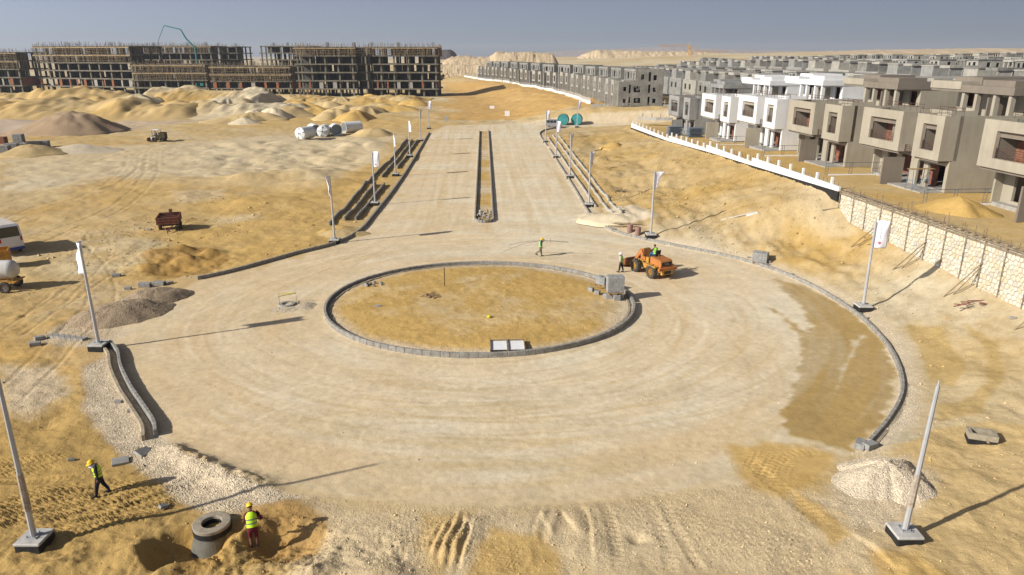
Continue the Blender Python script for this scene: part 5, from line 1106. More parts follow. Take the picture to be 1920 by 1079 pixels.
# ------------------------------------------------------------------ concrete blocks, pallets
blk = MB().cbox((0, 0, .1), (.42, .2, .2), bev=.012).mesh('block', grey_block); blk_s = MB().cbox((0, 0, .1), (.2, .42, .2), bev=.012).mesh('block', grey_block)
def block_stack(label, loc, rz, nx, ny, nz, group=None, skip=0.0, tall=False):
    t = thing('block_stack', label, 'blocks', loc, rz, group); rs = random.Random(int(loc[0] * 10) + nx)
    for k in range(nz):
        for i in range(nx):
            for j in range(ny):
                if rs.random() < skip and k == nz - 1: continue
                if tall and k % 3 == 1:
                    if j % 2: continue
                    o = bpy.data.objects.new('block', blk_s); o.location = ((i + .5) * .43 - nx * .215 - .106, (j + 1) * .21 - ny * .105, k * .205 + .001); link(o, t); o = bpy.data.objects.new('block', blk_s); o.location = ((i + .5) * .43 - nx * .215 + .106, (j + 1) * .21 - ny * .105, k * .205 + .001)
                else: o = bpy.data.objects.new('block', blk); o.location = ((i + .5) * .43 - nx * .215 + rs.uniform(-.008, .008), (j + .5) * .21 - ny * .105 + rs.uniform(-.006, .006), k * .205)
                link(o, t)
    return t
def pallet(label, loc, rz, w=1.3, d=1.1):
    t = thing('pallet', label, 'pallet', loc, rz)
    for i in range(7): MB().box(-w / 2, w / 2, -d / 2 + i * d / 7, -d / 2 + i * d / 7 + d / 9, .11, .135).build('deck_board', timber, t)
    for i in (-1, 0, 1): MB().box(i * w * .42 - .05, i * w * .42 + .05, -d / 2, d / 2, 0, .108).build('bearer', timber, t)
p = atg(1154, 563); pr = .06
pallet('timber pallet carrying the tall block stack on the island edge', (p.x, p.y + .5, p.z + .42), pr); block_stack('tall stack of grey blocks on a pallet at the island edge', (p.x, p.y + .5, p.z + .557), pr, 3, 4, 6, tall=True)
sup = MB().cbox((0, 0, .2), (.5, .4, .42), bev=.015).mesh('block', grey_block)
for i, (dx, dy, lb_) in enumerate(((-.45, .25, 'left'), (.4, .3, 'right'), (0.1, -.05, 'middle'))):
    o = bpy.data.objects.new('concrete_block', sup); o.location = (p.x + dx, p.y + dy + .1, p.z - .01); o.rotation_euler = (0, 0, .05 * i); link(o); tag(o, 'grey concrete block propping the tall stack on the island, ' + lb_, 'block')
q = atg(1128, 546); block_stack('lower uneven stack of grey blocks behind the tall stack on the island', (q.x + .15, q.y + .6, q.z + .45), -.7, 2, 4, 3, skip=.35); pallet('timber pallet under the lower block stack on the island', (q.x + .15, q.y + .6, q.z + .31), -.7, 1.1, 1.0)
for i, (du, dv, lb_) in enumerate(((1108, 546, 'farthest'), (1120, 552, 'middle'), (1136, 558, 'nearest the tall stack'))):
    s_ = atg(du, dv); o = bpy.data.objects.new('concrete_block', sup); o.location = (s_.x, s_.y, s_.z - .02); o.scale = (.8, .8, .8); o.rotation_euler = (0, 0, -.6); link(o); tag(o, 'grey concrete block under the lower island stack, ' + lb_, 'block')
p = atg(1427, 494); pallet('timber pallet under the block stack by the right kerb', (p.x, p.y + .3, p.z), -.5); block_stack('square stack of grey blocks on a pallet by the right kerb', (p.x, p.y + .3, p.z + .137), -.5, 3, 5, 4)
loose = MB().cbox((0, 0, .1), (.52, .3, .2), bev=.015).mesh('concrete_block', grey_block)
slab = MB().cbox((0, 0, .06), (.72, .55, .13), bev=.015).mesh('paving_slab', concrete)
def scat(me, name, label, cat, u, v, rz, tilt=(0, 0), s=1.0, dz=0):
    p = atg(u, v); o = bpy.data.objects.new(name, me); o.location = (p.x, p.y, p.z + dz); o.rotation_euler = (tilt[0], tilt[1], rz); o.scale = (s, s, s); link(o); return tag(o, label, cat)
scat(slab, 'concrete_slab', 'flat grey concrete slab right of the walking worker', 'slab', 226, 867, .5, (.1, .05)); scat(slab, 'concrete_slab', 'tilted grey concrete slab on the gravel by the near kerb end', 'slab', 269, 850, 1.2, (.35, .2))
scat(loose, 'concrete_block', 'small whitish broken block left of the walking worker', 'block', 134, 864, .4, (0, .2), .55); scat(loose, 'concrete_block', 'white broken block at the edge of the excavation', 'block', 306, 952, 1.0, (.2, .3), .7)
for i, (u, v, rz, s, lb_) in enumerate(((218, 519, .3, 1.3, 'alone on the sand left of the gravel heap'), (272, 538, .1, 1.8, 'behind the gravel heap, left one of two'), (298, 536, .1, 1.8, 'behind the gravel heap, right one of two'), (240, 543, .2, 1.0, 'behind the gravel heap, small and upright'), (66, 648, .5, 1.2, 'left of the footing with rebar, nearest'), (75, 637, .8, 1.2, 'left of the footing with rebar, farthest'), (1443, 492, .9, .9, 'leaning at the pallet by the right kerb'), (1438, 498, .1, .8, 'in front of the pallet by the right kerb'), (1404, 484, 0, .6, 'left of the pallet by the right kerb'), (1486, 516, .2, .6, 'on the sand right of the pallet'), (1612, 838, 1.0, 1.5, 'upright at the near end of the right kerb'), (1630, 840, .5, 1.4, 'lying at the near end of the right kerb'), (280, 432, .1, .9, 'flat by the trailer'), (318, 533, .9, 1.1, 'pale and tilted by the end of the left kerb'), (222, 755, .1, .7, 'on the gravel behind the near kerb'), (246, 772, .3, .7, 'on the gravel against the near kerb'))):
    scat(loose, 'concrete_block', 'loose grey block ' + lb_, 'block', u, v, rz, (0, .05), s)
scat(loose, 'concrete_block', 'loose grey block fallen near the tall flagpole base', 'block', 1150, 432, .2, (0, 0), 1.0)
# stacks of blocks at the left edge
for i, (u, v, nx, ny, nz, lb_) in enumerate(((8, 288, 4, 7, 6, 'nearest, at the left edge'), (24, 284, 4, 6, 6, 'second'), (42, 281, 4, 6, 5, 'below the single upright stack'), (64, 277, 5, 6, 5, 'right but one'), (82, 276, 4, 6, 5, 'rightmost'))):
    p = at(u, v); s = block_stack('long grey block stack on the left field, ' + lb_, p, .25, nx, ny, nz, 'block stacks on the left field'); s.scale = (1.25, 1.25, 1.25)
p = at(39, 279); s = block_stack('upright grey block stack standing on the others at the left', (p.x, p.y, 1.3), .2, 3, 6, 6, 'block stacks on the left field'); s.scale = (1.3, 1.3, 1.3)
p = at(3, 270); s = block_stack('dark red brown block stack at the very left edge', p, .1, 4, 6, 6, 'block stacks on the left field'); s.scale = (1.2, 1.2, 1.2)
rb_blk = blk.copy(); rb_blk.materials.clear(); rb_blk.materials.append(brick_m)
for c in s.children: c.data = rb_blk
# median rubble, island scraps
rk = heap_mesh('rubble', .22, .2, 3, GRV * .75, nr=6, na=10, lump=.9)
grey_rock = pm('broken_concrete', (.34, .32, .29), .95, .2, 4, .4)
def rock_mesh(seed, r):
    rs = random.Random(seed); bm = bmesh.new(); bmesh.ops.create_icosphere(bm, subdivisions=1, radius=r)
    for v in bm.verts: v.co *= rs.uniform(.65, 1.2); v.co.z *= .65
    me = bpy.data.meshes.new('rock'); bm.to_mesh(me); bm.free(); return me
rocks = [rock_mesh(i, .2) for i in range(5)]
for m in rocks: m.materials.append(grey_rock)
t = thing('rubble_pile', 'pile of broken concrete pieces at the near end of the median', 'rubble', (-3.3, 82, .1)); rs = random.Random(2)
for i in range(26):
    o = bpy.data.objects.new('rubble_piece', rocks[i % 5]); o.location = (rs.uniform(-.75, .75), rs.uniform(-2.2, 2.2), rs.uniform(.0, .25)); o.rotation_euler = (rs.random() * 3, rs.random() * 3, rs.random() * 3); s = rs.uniform(.7, 1.7); o.scale = (s, s, s); link(o, t)
t = thing('rubble_pile', 'broken concrete lumps inside the far left island kerb', 'rubble', atg(700, 535))
for i in range(9): o = bpy.data.objects.new('rubble_piece', rocks[i % 5]); o.location = (rs.uniform(-.7, .7), rs.uniform(-.6, .6), .08); o.rotation_euler = (rs.random() * 3, rs.random() * 3, 0); link(o, t)
for i, (u, v, nmz) in enumerate(((1610, 590, 'beside the right flagpole footing, left of it'), (1622, 598, 'in front of the right flagpole footing'), (1898, 598, 'at the right edge under the stone wall'), (707, 575, 'on the island, left part'))):
    p = atg(u, v); o = bpy.data.objects.new('rock', rocks[i]); o.location = p + Vector((0, 0, .05)); o.scale = (1.5, 1.2, 1.0); link(o); tag(o, 'single dark brown stone ' + nmz, 'rock')
t = thing('timber_scraps', 'small pile of orange timber scraps on the island sand', 'timber', atg(808, 556))
for i in range(12): a = rs.uniform(0, 3); MB().cbox((rs.uniform(-.5, .5), rs.uniform(-.35, .35), .06 + .02 * i), (rs.uniform(.5, 1.0), .07, .04), (0, rs.uniform(-.1, .1), a)).build('timber_piece', timber, t)
p = atg(834, 537); o = MB().tube((0, 0, -.2), (0, 0, 1.55), .03, n=6).build('steel_post', black_m); o.location = p; tag(o, 'dark thin steel post standing on the island', 'post')
p = atg(917, 596); bm = bmesh.new(); bmesh.ops.create_icosphere(bm, subdivisions=2, radius=.17)
for v in bm.verts: v.co *= random.uniform(.75, 1.15); v.co.z *= .7
me = bpy.data.meshes.new('bag'); bm.to_mesh(me); bm.free(); me.materials.append(flat('yellow_plastic', (.60, .52, .04), .5)); o = bpy.data.objects.new('plastic_bag', me); o.location = p + Vector((0, 0, .08)); link(o); tag(o, 'crumpled small yellow plastic bag on the island sand', 'bag')
# two white trays set into the island edge
p = atg(952, 664); t = thing('white_tray', 'twin white trays framed in brown timber at the near island edge', 'tray', (p.x, p.y + .25, .26), .04); t.scale = (1, 1.3, 1); tray = pm('white_sheet', (.78, .79, .80), .6, .04, 5, .1)
for x0 in (-1.05, .06): MB().box(x0, x0 + 1.0, -.02, 1.05, .02, .06).build('white_sheet', tray, t)
for (x0, x1, y0, y1) in ((-1.12, -1.052, -.06, 1.05), (-.05, .057, -.06, 1.05), (1.062, 1.12, -.06, 1.05), (-1.12, 1.12, 1.052, 1.1)): MB().box(x0, x1, y0, y1, -.3, .15).build('timber_edge', timber_d, t)
# open road manhole with yellow tape
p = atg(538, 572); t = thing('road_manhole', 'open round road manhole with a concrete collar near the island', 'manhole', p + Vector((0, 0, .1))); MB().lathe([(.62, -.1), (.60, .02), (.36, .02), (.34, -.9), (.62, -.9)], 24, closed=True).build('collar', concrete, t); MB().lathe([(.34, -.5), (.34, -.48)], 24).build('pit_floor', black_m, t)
ylw = flat('yellow_tape', (.72, .62, .06), .5); t = thing('tape_barrier', 'yellow warning tape strung on thin stakes round the road manhole', 'barrier', p)
c4 = [(-.65, .3), (-.45, -.3), (.6, .5)]
for x, y in c4: MB().tube((x, y, 0), (x, y, .85), .014, n=5).build('stake', timber_d, t)
for a, b in ((0, 1), (1, 2), (0, 2)): MB().add([(*c4[a], .74), (*c4[b], .74), (*c4[b], .80), (*c4[a], .80), (c4[a][0] + .01, c4[a][1] + .01, .74), (c4[b][0] + .01, c4[b][1] + .01, .74), (c4[b][0] + .01, c4[b][1] + .01, .80), (c4[a][0] + .01, c4[a][1] + .01, .80)], ((0, 1, 2, 3), (7, 6, 5, 4), (0, 4, 5, 1), (3, 2, 6, 7))).build('tape', ylw, t)
# big manhole cone in the excavation
mh = at(397, 980, .27); t = thing('manhole_cone', 'large concrete manhole cone with open ring top in the excavation', 'manhole', (mh.x, mh.y, -.2), 0.0); wet_c = pm('damp_concrete', (.15, .145, .125), .85, .2, 2, .3, stain=.5); ring_c = pm('sandy_ring', (.33, .285, .215), .9, .15, 4, .3)
MB().lathe([(1.12, -1.5), (.70, .12), (.70, .2), (.42, .2), (.42, -1.5)], 40, closed=True).build('cone', wet_c, t, smooth=False); MB().lathe([(.735, .13), (.745, .36), (.40, .36), (.40, .13)], 40, closed=True).build('neck_band', black_m, t); MB().lathe([(.725, .362), (.735, .48), (.70, .5), (.40, .5), (.385, .48), (.385, .364)], 40, closed=True).build('ring', ring_c, t)
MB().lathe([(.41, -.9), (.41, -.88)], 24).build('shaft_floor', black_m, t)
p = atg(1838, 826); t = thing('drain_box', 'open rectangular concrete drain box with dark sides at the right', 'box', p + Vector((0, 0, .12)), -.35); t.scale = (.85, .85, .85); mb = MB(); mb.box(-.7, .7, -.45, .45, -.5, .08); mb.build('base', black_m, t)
for (x0, x1, y0, y1) in ((-.72, .72, -.47, -.33), (-.72, .72, .33, .47), (-.72, -.52, -.328, .328), (.52, .72, -.328, .328)): MB().box(x0, x1, y0, y1, .082, .42).build('side', pm('box_concrete', (.33, .29, .215), .9, .15, 4), t)
p = atg(1858, 832); o = MB().cbox((0, 0, .1), (.5, .12, .1), (0, .1, .4)).build('scrap_wood', timber_d); o.location = p; tag(o, 'short scrap wood piece beside the drain box', 'scrap')
# footing with rebar at the left, planks and barrels at the right kerb
a, b = atg(95, 632), atg(160, 638); t = thing('strip_footing', 'low curved concrete strip with thin rebar stakes left of the flagpole', 'footing', a); d = b - a; L = d.length; ang = math.atan2(d.y, d.x); o = MB().box(0, L, -.22, .22, -.1, .2).build('strip', concrete, t); o.rotation_euler = (0, 0, ang)
for i in range(7): q = d * (i / 6) + Vector((0, -.3, 0)); MB().tube(q - Vector((0, 0, .1)), q + Vector((0, 0, .5)), .015, n=4).build('rebar_stake', rail_m, t)
rust = pm('rusty_pink_barrel', (.30, .16, .13), .85, .3, 6, .2, col2=(.17, .12, .10))
for (u, v, lb_) in ((1181, 436, 'left one of the pair'), (1196, 441, 'right one of the pair')):
    p = atg(u, v); t = thing('barrel', 'rusty pink steel barrel by the right kerb, ' + lb_, 'barrel', p, 0, 'rusty barrels'); MB().lathe([(.28, 0), (.30, .02), (.30, .28), (.315, .30), (.30, .32), (.30, .58), (.315, .6), (.30, .62), (.30, .86), (.28, .88), (.27, .84)], 18).build('drum', rust, t, smooth=False)
for (u0, v0, u1, v1, lb_) in ((1138, 424, 1205, 424, 'upper'), (1140, 428, 1192, 428, 'lower'), (1145, 422, 1180, 423, 'short')):
    a, b = atg(u0, v0), atg(u1, v1); o = MB().tube((0, 0, .25), b - a + Vector((0, 0, .22)), .07, n=4).build('plank', timber_d); o.location = a; tag(o, 'long grey weathered plank lying by the barrels, %s one' % lb_, 'plank')
a, b = atg(1215, 452), atg(1258, 440); o = MB().path([(0, 0, .1), (.9, .2, .12), (1.4, .6, .2), (2.2, .9, .15), (2.9, 1.5, .12)], .045).build('cable', black_m); o.location = a; tag(o, 'black cable lying on the sand by the tall flagpole', 'cable')
# thin pipes and trash on the bank
for (u0, v0, u1, v1, m, r_, lb_) in ((1352, 414, 1420, 398, flat('pale_plastic', (.5, .47, .42), .5), .08, 'pale torn plastic strip on the bank below the wall'), (1400, 406, 1422, 400, flat('pale_plastic2', (.55, .55, .55), .5), .14, 'crumpled grey plastic sheet on the bank below the wall')):
    a, b = atg(u0, v0), atg(u1, v1); o = MB().tube((0, 0, .06), b - a + Vector((0, 0, .06)), r_, r_ * .6, 5).build('plastic_scrap', m); o.location = a; tag(o, lb_, 'scrap')
t = thing('stick_pile', 'bundle of grey sticks on the sand right of the trench lines', 'sticks', atg(1160, 360))
for i in range(22): MB().cbox((rs.uniform(-.7, .7), rs.uniform(-.7, .7), .08 + .012 * i), (rs.uniform(.8, 1.6), .06, .05), (0, rs.uniform(-.2, .2), rs.uniform(0, 3.1))).build('stick', timber_d, t)
t = thing('timber_scraps', 'scattered reddish sticks and brushwood below the stone wall', 'timber', atg(1650, 462))
for i in range(20): MB().cbox((rs.uniform(-1.1, 1.1), rs.uniform(-.4, .4), .05 + .01 * i), (rs.uniform(.4, 1.2), .04, .035), (0, rs.uniform(-.2, .2), rs.uniform(-.6, .6))).build('timber_piece', timber_d, t)
t = thing('timber_scraps', 'dark red timber scraps at the right edge under the wall', 'timber', atg(1830, 570))
redw = pm('reddish_wood', (.26, .12, .09), .9, .25, 5)
for i in range(16): MB().cbox((rs.uniform(-1.4, 1.6), rs.uniform(-.6, .6), .05 + .01 * i), (rs.uniform(.4, 1.3), .09, .05), (0, rs.uniform(-.15, .15), rs.uniform(-.7, .3))).build('timber_piece', redw, t)
# scaffold trestle in front of the beige villa and piled boards at the grey villa
t = thing('scaffold_trestle', 'blue steel trestle with a plank before the beige villa door', 'scaffold', (38.0, 68.0, float(terr_z(68)) + .1), .1); blu = flat('blue_steel', (.10, .16, .25), .5)
for x in (0, 1.6):
    for s in (-.5, .5): MB().tube((x, s, 0), (x, s * .7, 1.9), .03, n=5).build('leg', blu, t)
    MB().tube((x, -.45, .9), (x, .45, .9), .025, n=5).build('rung', blu, t)
MB().tube((0, -.5, .1), (1.6, -.4, 1.7), .025, n=5).build('brace', blu, t); MB().box(-.3, 2.2, -.3, .2, 1.92, 1.98).build('plank', timber, t)
for k_, (x, y, lb_) in enumerate(((31.0, 138.5, 'left one'), (33.5, 133.0, 'right one'))):
    t = thing('form_stack', 'stack of blue grey formwork panels before the grey villa, ' + lb_, 'panels', (x, y, float(terr_z(y)) + .1), .2)
    for i in range(7): MB().cbox((random.uniform(-.1, .1), 0, .12 + .24 * i), (2.8, 1.6, .1)).build('panel', pm('panel_grey', (.16, .20, .25), .6, .15, 2), t)
# ------------------------------------------------------------------ tanks, drums
grp = pm('white_plastic_tank', (.74, .77, .77), .45, .05, 1.5, .05); grp_in = pm('tank_inside', (.62, .68, .68), .6, .05, 1.5); hole_m = flat('dark_hole', (.01, .01, .01), .9)
def tank(label, u, v, rz, capped, L=4.2, r=1.35):
    p = atg(u, v); t = thing('plastic_tank', label, 'tank', (p.x, p.y, p.z + r - .05), rz, 'white plastic tanks'); M = Matrix.Rotation(R(90), 4, 'X')   # z axis of the lathe becomes -y: the visible end
    if capped:
        MB().lathe([(r * .97, -L / 2), (r, -L / 2 + .1), (r, L / 2 - .25), (r * .96, L / 2 - .05), (r * .5, L / 2 + .16), (.3, L / 2 + .2)], 36, M=M).build('shell', grp, t, smooth=False)
        MB().lathe([(.36, L / 2 + .17), (.36, L / 2 + .28), (.2, L / 2 + .28)], 20, M=M).build('hub', grp, t); MB().lathe([(.2, L / 2 + .26), (.2, L / 2 + .29)], 16, M=M).build('inlet', hole_m, t)
        for i in range(5):
            a = i * 2 * math.pi / 5 + .4; MB().cbox((math.cos(a) * .85, -(L / 2 + .13), math.sin(a) * .85), (.9, .2, .16), (0, -a, 0), bev=.03).build('rib', grp, t)
    else:
        MB().lathe([(.01, -L / 2 - .1), (r * .9, -L / 2), (r, -L / 2 + .15), (r, L / 2), (r * 1.02, L / 2 + .03), (r * .95, L / 2 + .03), (r * .94, L / 2 - .05), (r * .92, -L / 2 + .3), (.01, -L / 2 + .2)], 36, M=M).build('shell', grp, t)
    return t
tank('white plastic tank with ribbed cap, leftmost of the row', 574, 260, R(-22), True); tank('white plastic tank lying open ended behind the leftmost one', 590, 254, R(28), False); tank('white plastic tank with ribbed cap facing the camera in the middle', 608, 256, R(6), True); tank('open ended white plastic tank right of the middle capped one', 630, 253.5, R(22), False, 3.4); tank('open white tank lying apart on the right, seen from its side', 661, 248.5, R(-48), False, 4.6)
tealp = pm('teal_tank', (.05, .27, .27), .5, .15, 1.2, col2=(.03, .16, .17)); rim_m = pm('brown_rim', (.22, .17, .12), .8, .2, 2)
for (u, v, lb_) in ((13.8, 197.0, 'left one of the two'), (17.5, 197.3, 'right one of the two')):
    p = Vector((u, v, gz(u, v))); t = thing('drum', 'large teal round drum standing on its edge beyond the crossing, ' + lb_, 'drum', (p.x, p.y, p.z + 1.5), R(-14), 'teal drums'); t.scale = (.92, .92, .92); M = Matrix.Rotation(R(90), 4, 'X')
    MB().lathe([(1.66, -.8), (1.66, .45), (1.6, .6)], 40, M=M).build('shell', rim_m, t); MB().lathe([(1.6, .602), (1.62, .68), (1.42, .68), (1.40, .55), (.01, .5)], 40, M=M).build('end_plate', tealp, t)
    for i in range(6): a = i * math.pi / 3; MB().tube((.3 * math.cos(a), -.56, .3 * math.sin(a)), (1.36 * math.cos(a), -.57, 1.36 * math.sin(a)), .04, n=4).build('rib', tealp, t)
wsign = flat('white_board', (.78, .78, .78), .6)
for (u, v, w, h, lb_) in ((922.5, 207, 1.6, 1.0, 'upper one'), (951, 221, 1.5, 1.5, 'lower one')):
    p = atg(u, v); t = thing('sign_board', 'small white board standing in the sand beyond the crossing, ' + lb_, 'sign', p); MB().box(-w / 2, w / 2, -.04, .04, .5, .5 + h).build('board', wsign, t)
    for x in (-w * .4, w * .4): MB().tube((x, .08, -.1), (x, .08, .5 + h), .04, n=5).build('leg', rail_m, t)
p = atg(837, 229); o = bpy.data.objects.new('sign_board', None); t = thing('sign_board', 'grey metal board leaning at the far left corner of the crossing', 'sign', p); MB().cbox((0, 0, .9), (1.1, .06, 1.3), (.25, 0, 0)).build('board', steel_pole, t); MB().tube((0, .6, 0), (0, .1, 1.2), .04, n=5).build('leg', rail_m, t)
bpy.data.objects.remove(o)
# ------------------------------------------------------------------ wheels and vehicles
def wheel(parent, c, r, w, rim_mat, lugs=0, axis='y', name='wheel'):
    e = bpy.data.objects.new(name, None); e.empty_display_size = .2; link(e, parent); e.location = c
    M = Matrix.Rotation(R(90), 4, 'X') if axis == 'y' else Matrix.Rotation(R(90), 4, 'Y'); h = w / 2
    mb = MB().lathe([(r * .55, -h * .9), (r * .80, -h), (r * .96, -h * .82), (r, -h * .5), (r, h * .5), (r * .96, h * .82), (r * .80, h), (r * .55, h * .9)], 28, M=M, closed=True)
    for i in range(lugs):
        for s in (-1, 1):
            a = 2 * math.pi * (i + (.5 if s > 0 else 0)) / lugs; mb.cbox(M @ Vector((r * 1.02 * math.cos(a), r * 1.02 * math.sin(a), s * h * .5)), (r * .10, h * .95, r * .12) if axis == 'y' else (h * .95, r * .1, r * .12), (0, -a, s * .5) if axis == 'y' else (a, 0, 0))
    mb.build('tyre', rubber, e)
    MB().lathe([(r * .54, -h * .55), (r * .54, h * .55), (r * .44, h * .6), (r * .40, h * .2), (r * .16, h * .2), (r * .14, h * .55), (.01, h * .55)], 20, M=M if axis == 'y' else M).build('rim', rim_mat, e)
    MB().lathe([(r * .54, -h * .55), (r * .5, -h * .6), (r * .40, -h * .25), (r * .16, -h * .25), (r * .14, -h * .55), (.01, -h * .55)], 20, M=M).build('hub', rim_mat, e)
    return e
orange = pm('orange_paint', (.44, .16, .04), .6, .2, 2.0, .05, col2=(.30, .13, .045)); yellow = pm('yellow_paint', (.50, .27, .05), .6, .2, 2.0, .05, col2=(.32, .17, .03)); rusty = pm('rusty_steel', (.22, .10, .04), .8, .3, 4, .2); dark = flat('dark_metal', (.03, .03, .032), .6); seat_m = flat('seat_vinyl', (.03, .028, .027), .7)
LO = Vector((12.05, 59.3, 0)); LRZ = math.atan2(.885, -.465)
t = loader = thing('wheel_loader', 'small orange and yellow wheel loader parked beside the island', 'loader', (LO.x, LO.y, gz(LO.x, LO.y)), LRZ)
MB().prism([(-1.95, .62), (-.05, .55), (-.05, 1.0), (-.45, 1.05), (-1.95, 1.12)], -.62, .62).build('rear_frame', orange, t)
MB().prism([(-2.0, 1.122), (-.55, 1.122), (-.55, 1.72), (-1.85, 1.66), (-2.0, 1.5)], -.60, .60).build('engine_hood', orange, t)
gr = MB().box(-2.03, -2.002, -.5, .5, 1.2, 1.52).build('grille', dark, t); tv, tf = text_pts('TCXA', .2); tw = max(v[0] for v in tv)
MB().add([(-2.036, .24 - v[0] * .48 / tw, 1.30 + v[1] * .8) for v in tv], tf).build('lettering', flat('silver_letters', (.6, .6, .6), .5), gr)
MB().box(-2.25, -2.05, -.95, .95, .86, 1.08).build('counterweight', orange, t); MB().box(-2.18, -1.95, -.55, .55, .45, .85).build('tow_frame', yellow, t); MB().box(-2.2, -2.17, -.35, .35, .52, .78).build('radiator_guard', dark, t)
for s in (-1, 1):
    MB().prism([(-1.75, 1.02), (-.45, 1.02), (-.25, .9), (-.2, 1.0), (-.4, 1.14), (-1.75, 1.14)], s * .64, s * 1.02).build('fender', yellow, t)
    MB().cbox((-2.27, s * .7, .97), (.04, .16, .1)).build('tail_light', flat('red_lamp', (.35, .02, .02), .4), t)
    wheel(t, (-1.12, s * .84, .57), .57, .42, yellow, 14); wheel(t, (1.08, s * .84, .57), .57, .42, yellow, 14)
    MB().prism([(.55, 1.55), (.85, 2.0), (1.05, 2.02), (2.1, .55), (2.3, .45), (2.2, .35), (1.9, .45), (.95, 1.6), (.75, 1.45)], s * .42 - .06, s * .42 + .06).build('lift_arm', orange, t)
    MB().tube((.7, s * .28, .85), (1.7, s * .3, 1.05), .06, n=8).build('hydraulic_cylinder', steel_pole, t)
MB().prism([(.1, .5), (1.75, .5), (1.75, .95), (1.2, 1.1), (.1, 1.05)], -.45, .45).build('front_frame', yellow, t); MB().prism([(.45, 1.1), (1.1, 1.1), (.95, 2.05), (.75, 2.1)], -.34, .34).build('lift_tower', orange, t); MB().tube((.8, 0, 2.1), (1.9, 0, 1.3), .06, n=8).build('tilt_cylinder', steel_pole, t); MB().tube((-.1, 0, .5), (.12, 0, 1.1), .18, n=10).build('articulation_joint', dark, t)
for x in (.1, .3): MB().tube((x - .3, .5, 1.0), (x - .3, .5, 1.55), .11, n=10).build('filter_canister', yellow, t)
MB().prism([(2.25, .95), (2.35, .35), (2.75, .08), (3.15, .06), (3.15, .1), (2.8, .16), (2.48, .42), (2.38, .95)], -1.05, 1.05).build('bucket', rusty, t)
for s in (-1, 1): MB().prism([(2.3, .95), (2.4, .35), (2.75, .1), (3.1, .08), (2.75, .75)], s * 1.05 - .02, s * 1.05 + .02).build('bucket_cheek', rusty, t)
MB().box(-.75, -.25, -.28, .28, 1.2, 1.76).build('seat', seat_m, t); MB().cbox((-.80, 0, 2.0), (.1, .5, .5), (0, -.15, 0)).build('seat_back', seat_m, t); MB().tube((.18, 0, 1.0), (.02, 0, 2.02), .05, n=8).build('steering_column', dark, t)
MB().lathe([(.17, -.015), (.2, 0), (.17, .015)], 18, M=Matrix.Translation((0, 0, 2.04)) @ Matrix.Rotation(R(-30), 4, 'Y'), closed=True).build('steering_wheel', dark, t); MB().tube((-1.3, .3, 1.68), (-1.3, .3, 2.05), .04, n=8).build('exhaust', rusty, t); MB().box(-.5, .5, -.6, .6, 1.0, 1.06).build('platform', dark, t)
# farm trailer
t = thing('cart_trailer', 'rusty red two wheeled cart trailer with drawbar on the sand', 'trailer', atg(315, 434) + Vector((0, .6, 0)), R(-72)); rr_ = pm('rusty_red', (.19, .07, .045), .85, .3, 3, .2, col2=(.11, .06, .04)); greyin = pm('worn_bed', (.34, .30, .30), .8, .15, 3)
MB().box(-1.5, 1.3, -1.05, 1.05, .95, 1.05).build('bed', greyin, t)
for (x0, x1, y0, y1, nm_) in ((-1.55, -1.5, -1.1, 1.1, 'tailboard'), (1.3, 1.36, -1.1, 1.1, 'headboard'), (-1.5, 1.3, -1.1, -1.04, 'side_board'), (-1.5, 1.3, 1.04, 1.1, 'side_board')): MB().box(x0, x1, y0, y1, .9, 1.65).build(nm_, rr_, t)
for zz in (1.0, 1.3, 1.6): MB().box(1.362, 1.42, -1.12, 1.12, zz - .04, zz + .04).build('board_rib', rr_, t)
MB().box(-.02, .02, -1.02, 1.02, 1.052, 1.6).build('divider', rr_, t); MB().cbox((-1.3, .1, 1.85), (.3, .3, .4)).build('winch', rr_, t)
for s in (-1, 1): wheel(t, (-.3, s * 1.0, .5), .5, .3, rr_, 0); MB().tube((1.2, s * .55, .8), (2.3, 0, .35), .05, n=6).build('drawbar', rr_, t)
MB().tube((-.3, -1, .5), (-.3, 1, .5), .07, n=8).build('axle', dark, t); MB().box(-1.3, 1.25, -.5, .5, .72, .9).build('chassis', dark, t); MB().tube((2.25, 0, .4), (2.25, 0, 0), .05, n=6).build('jockey_leg', rr_, t)
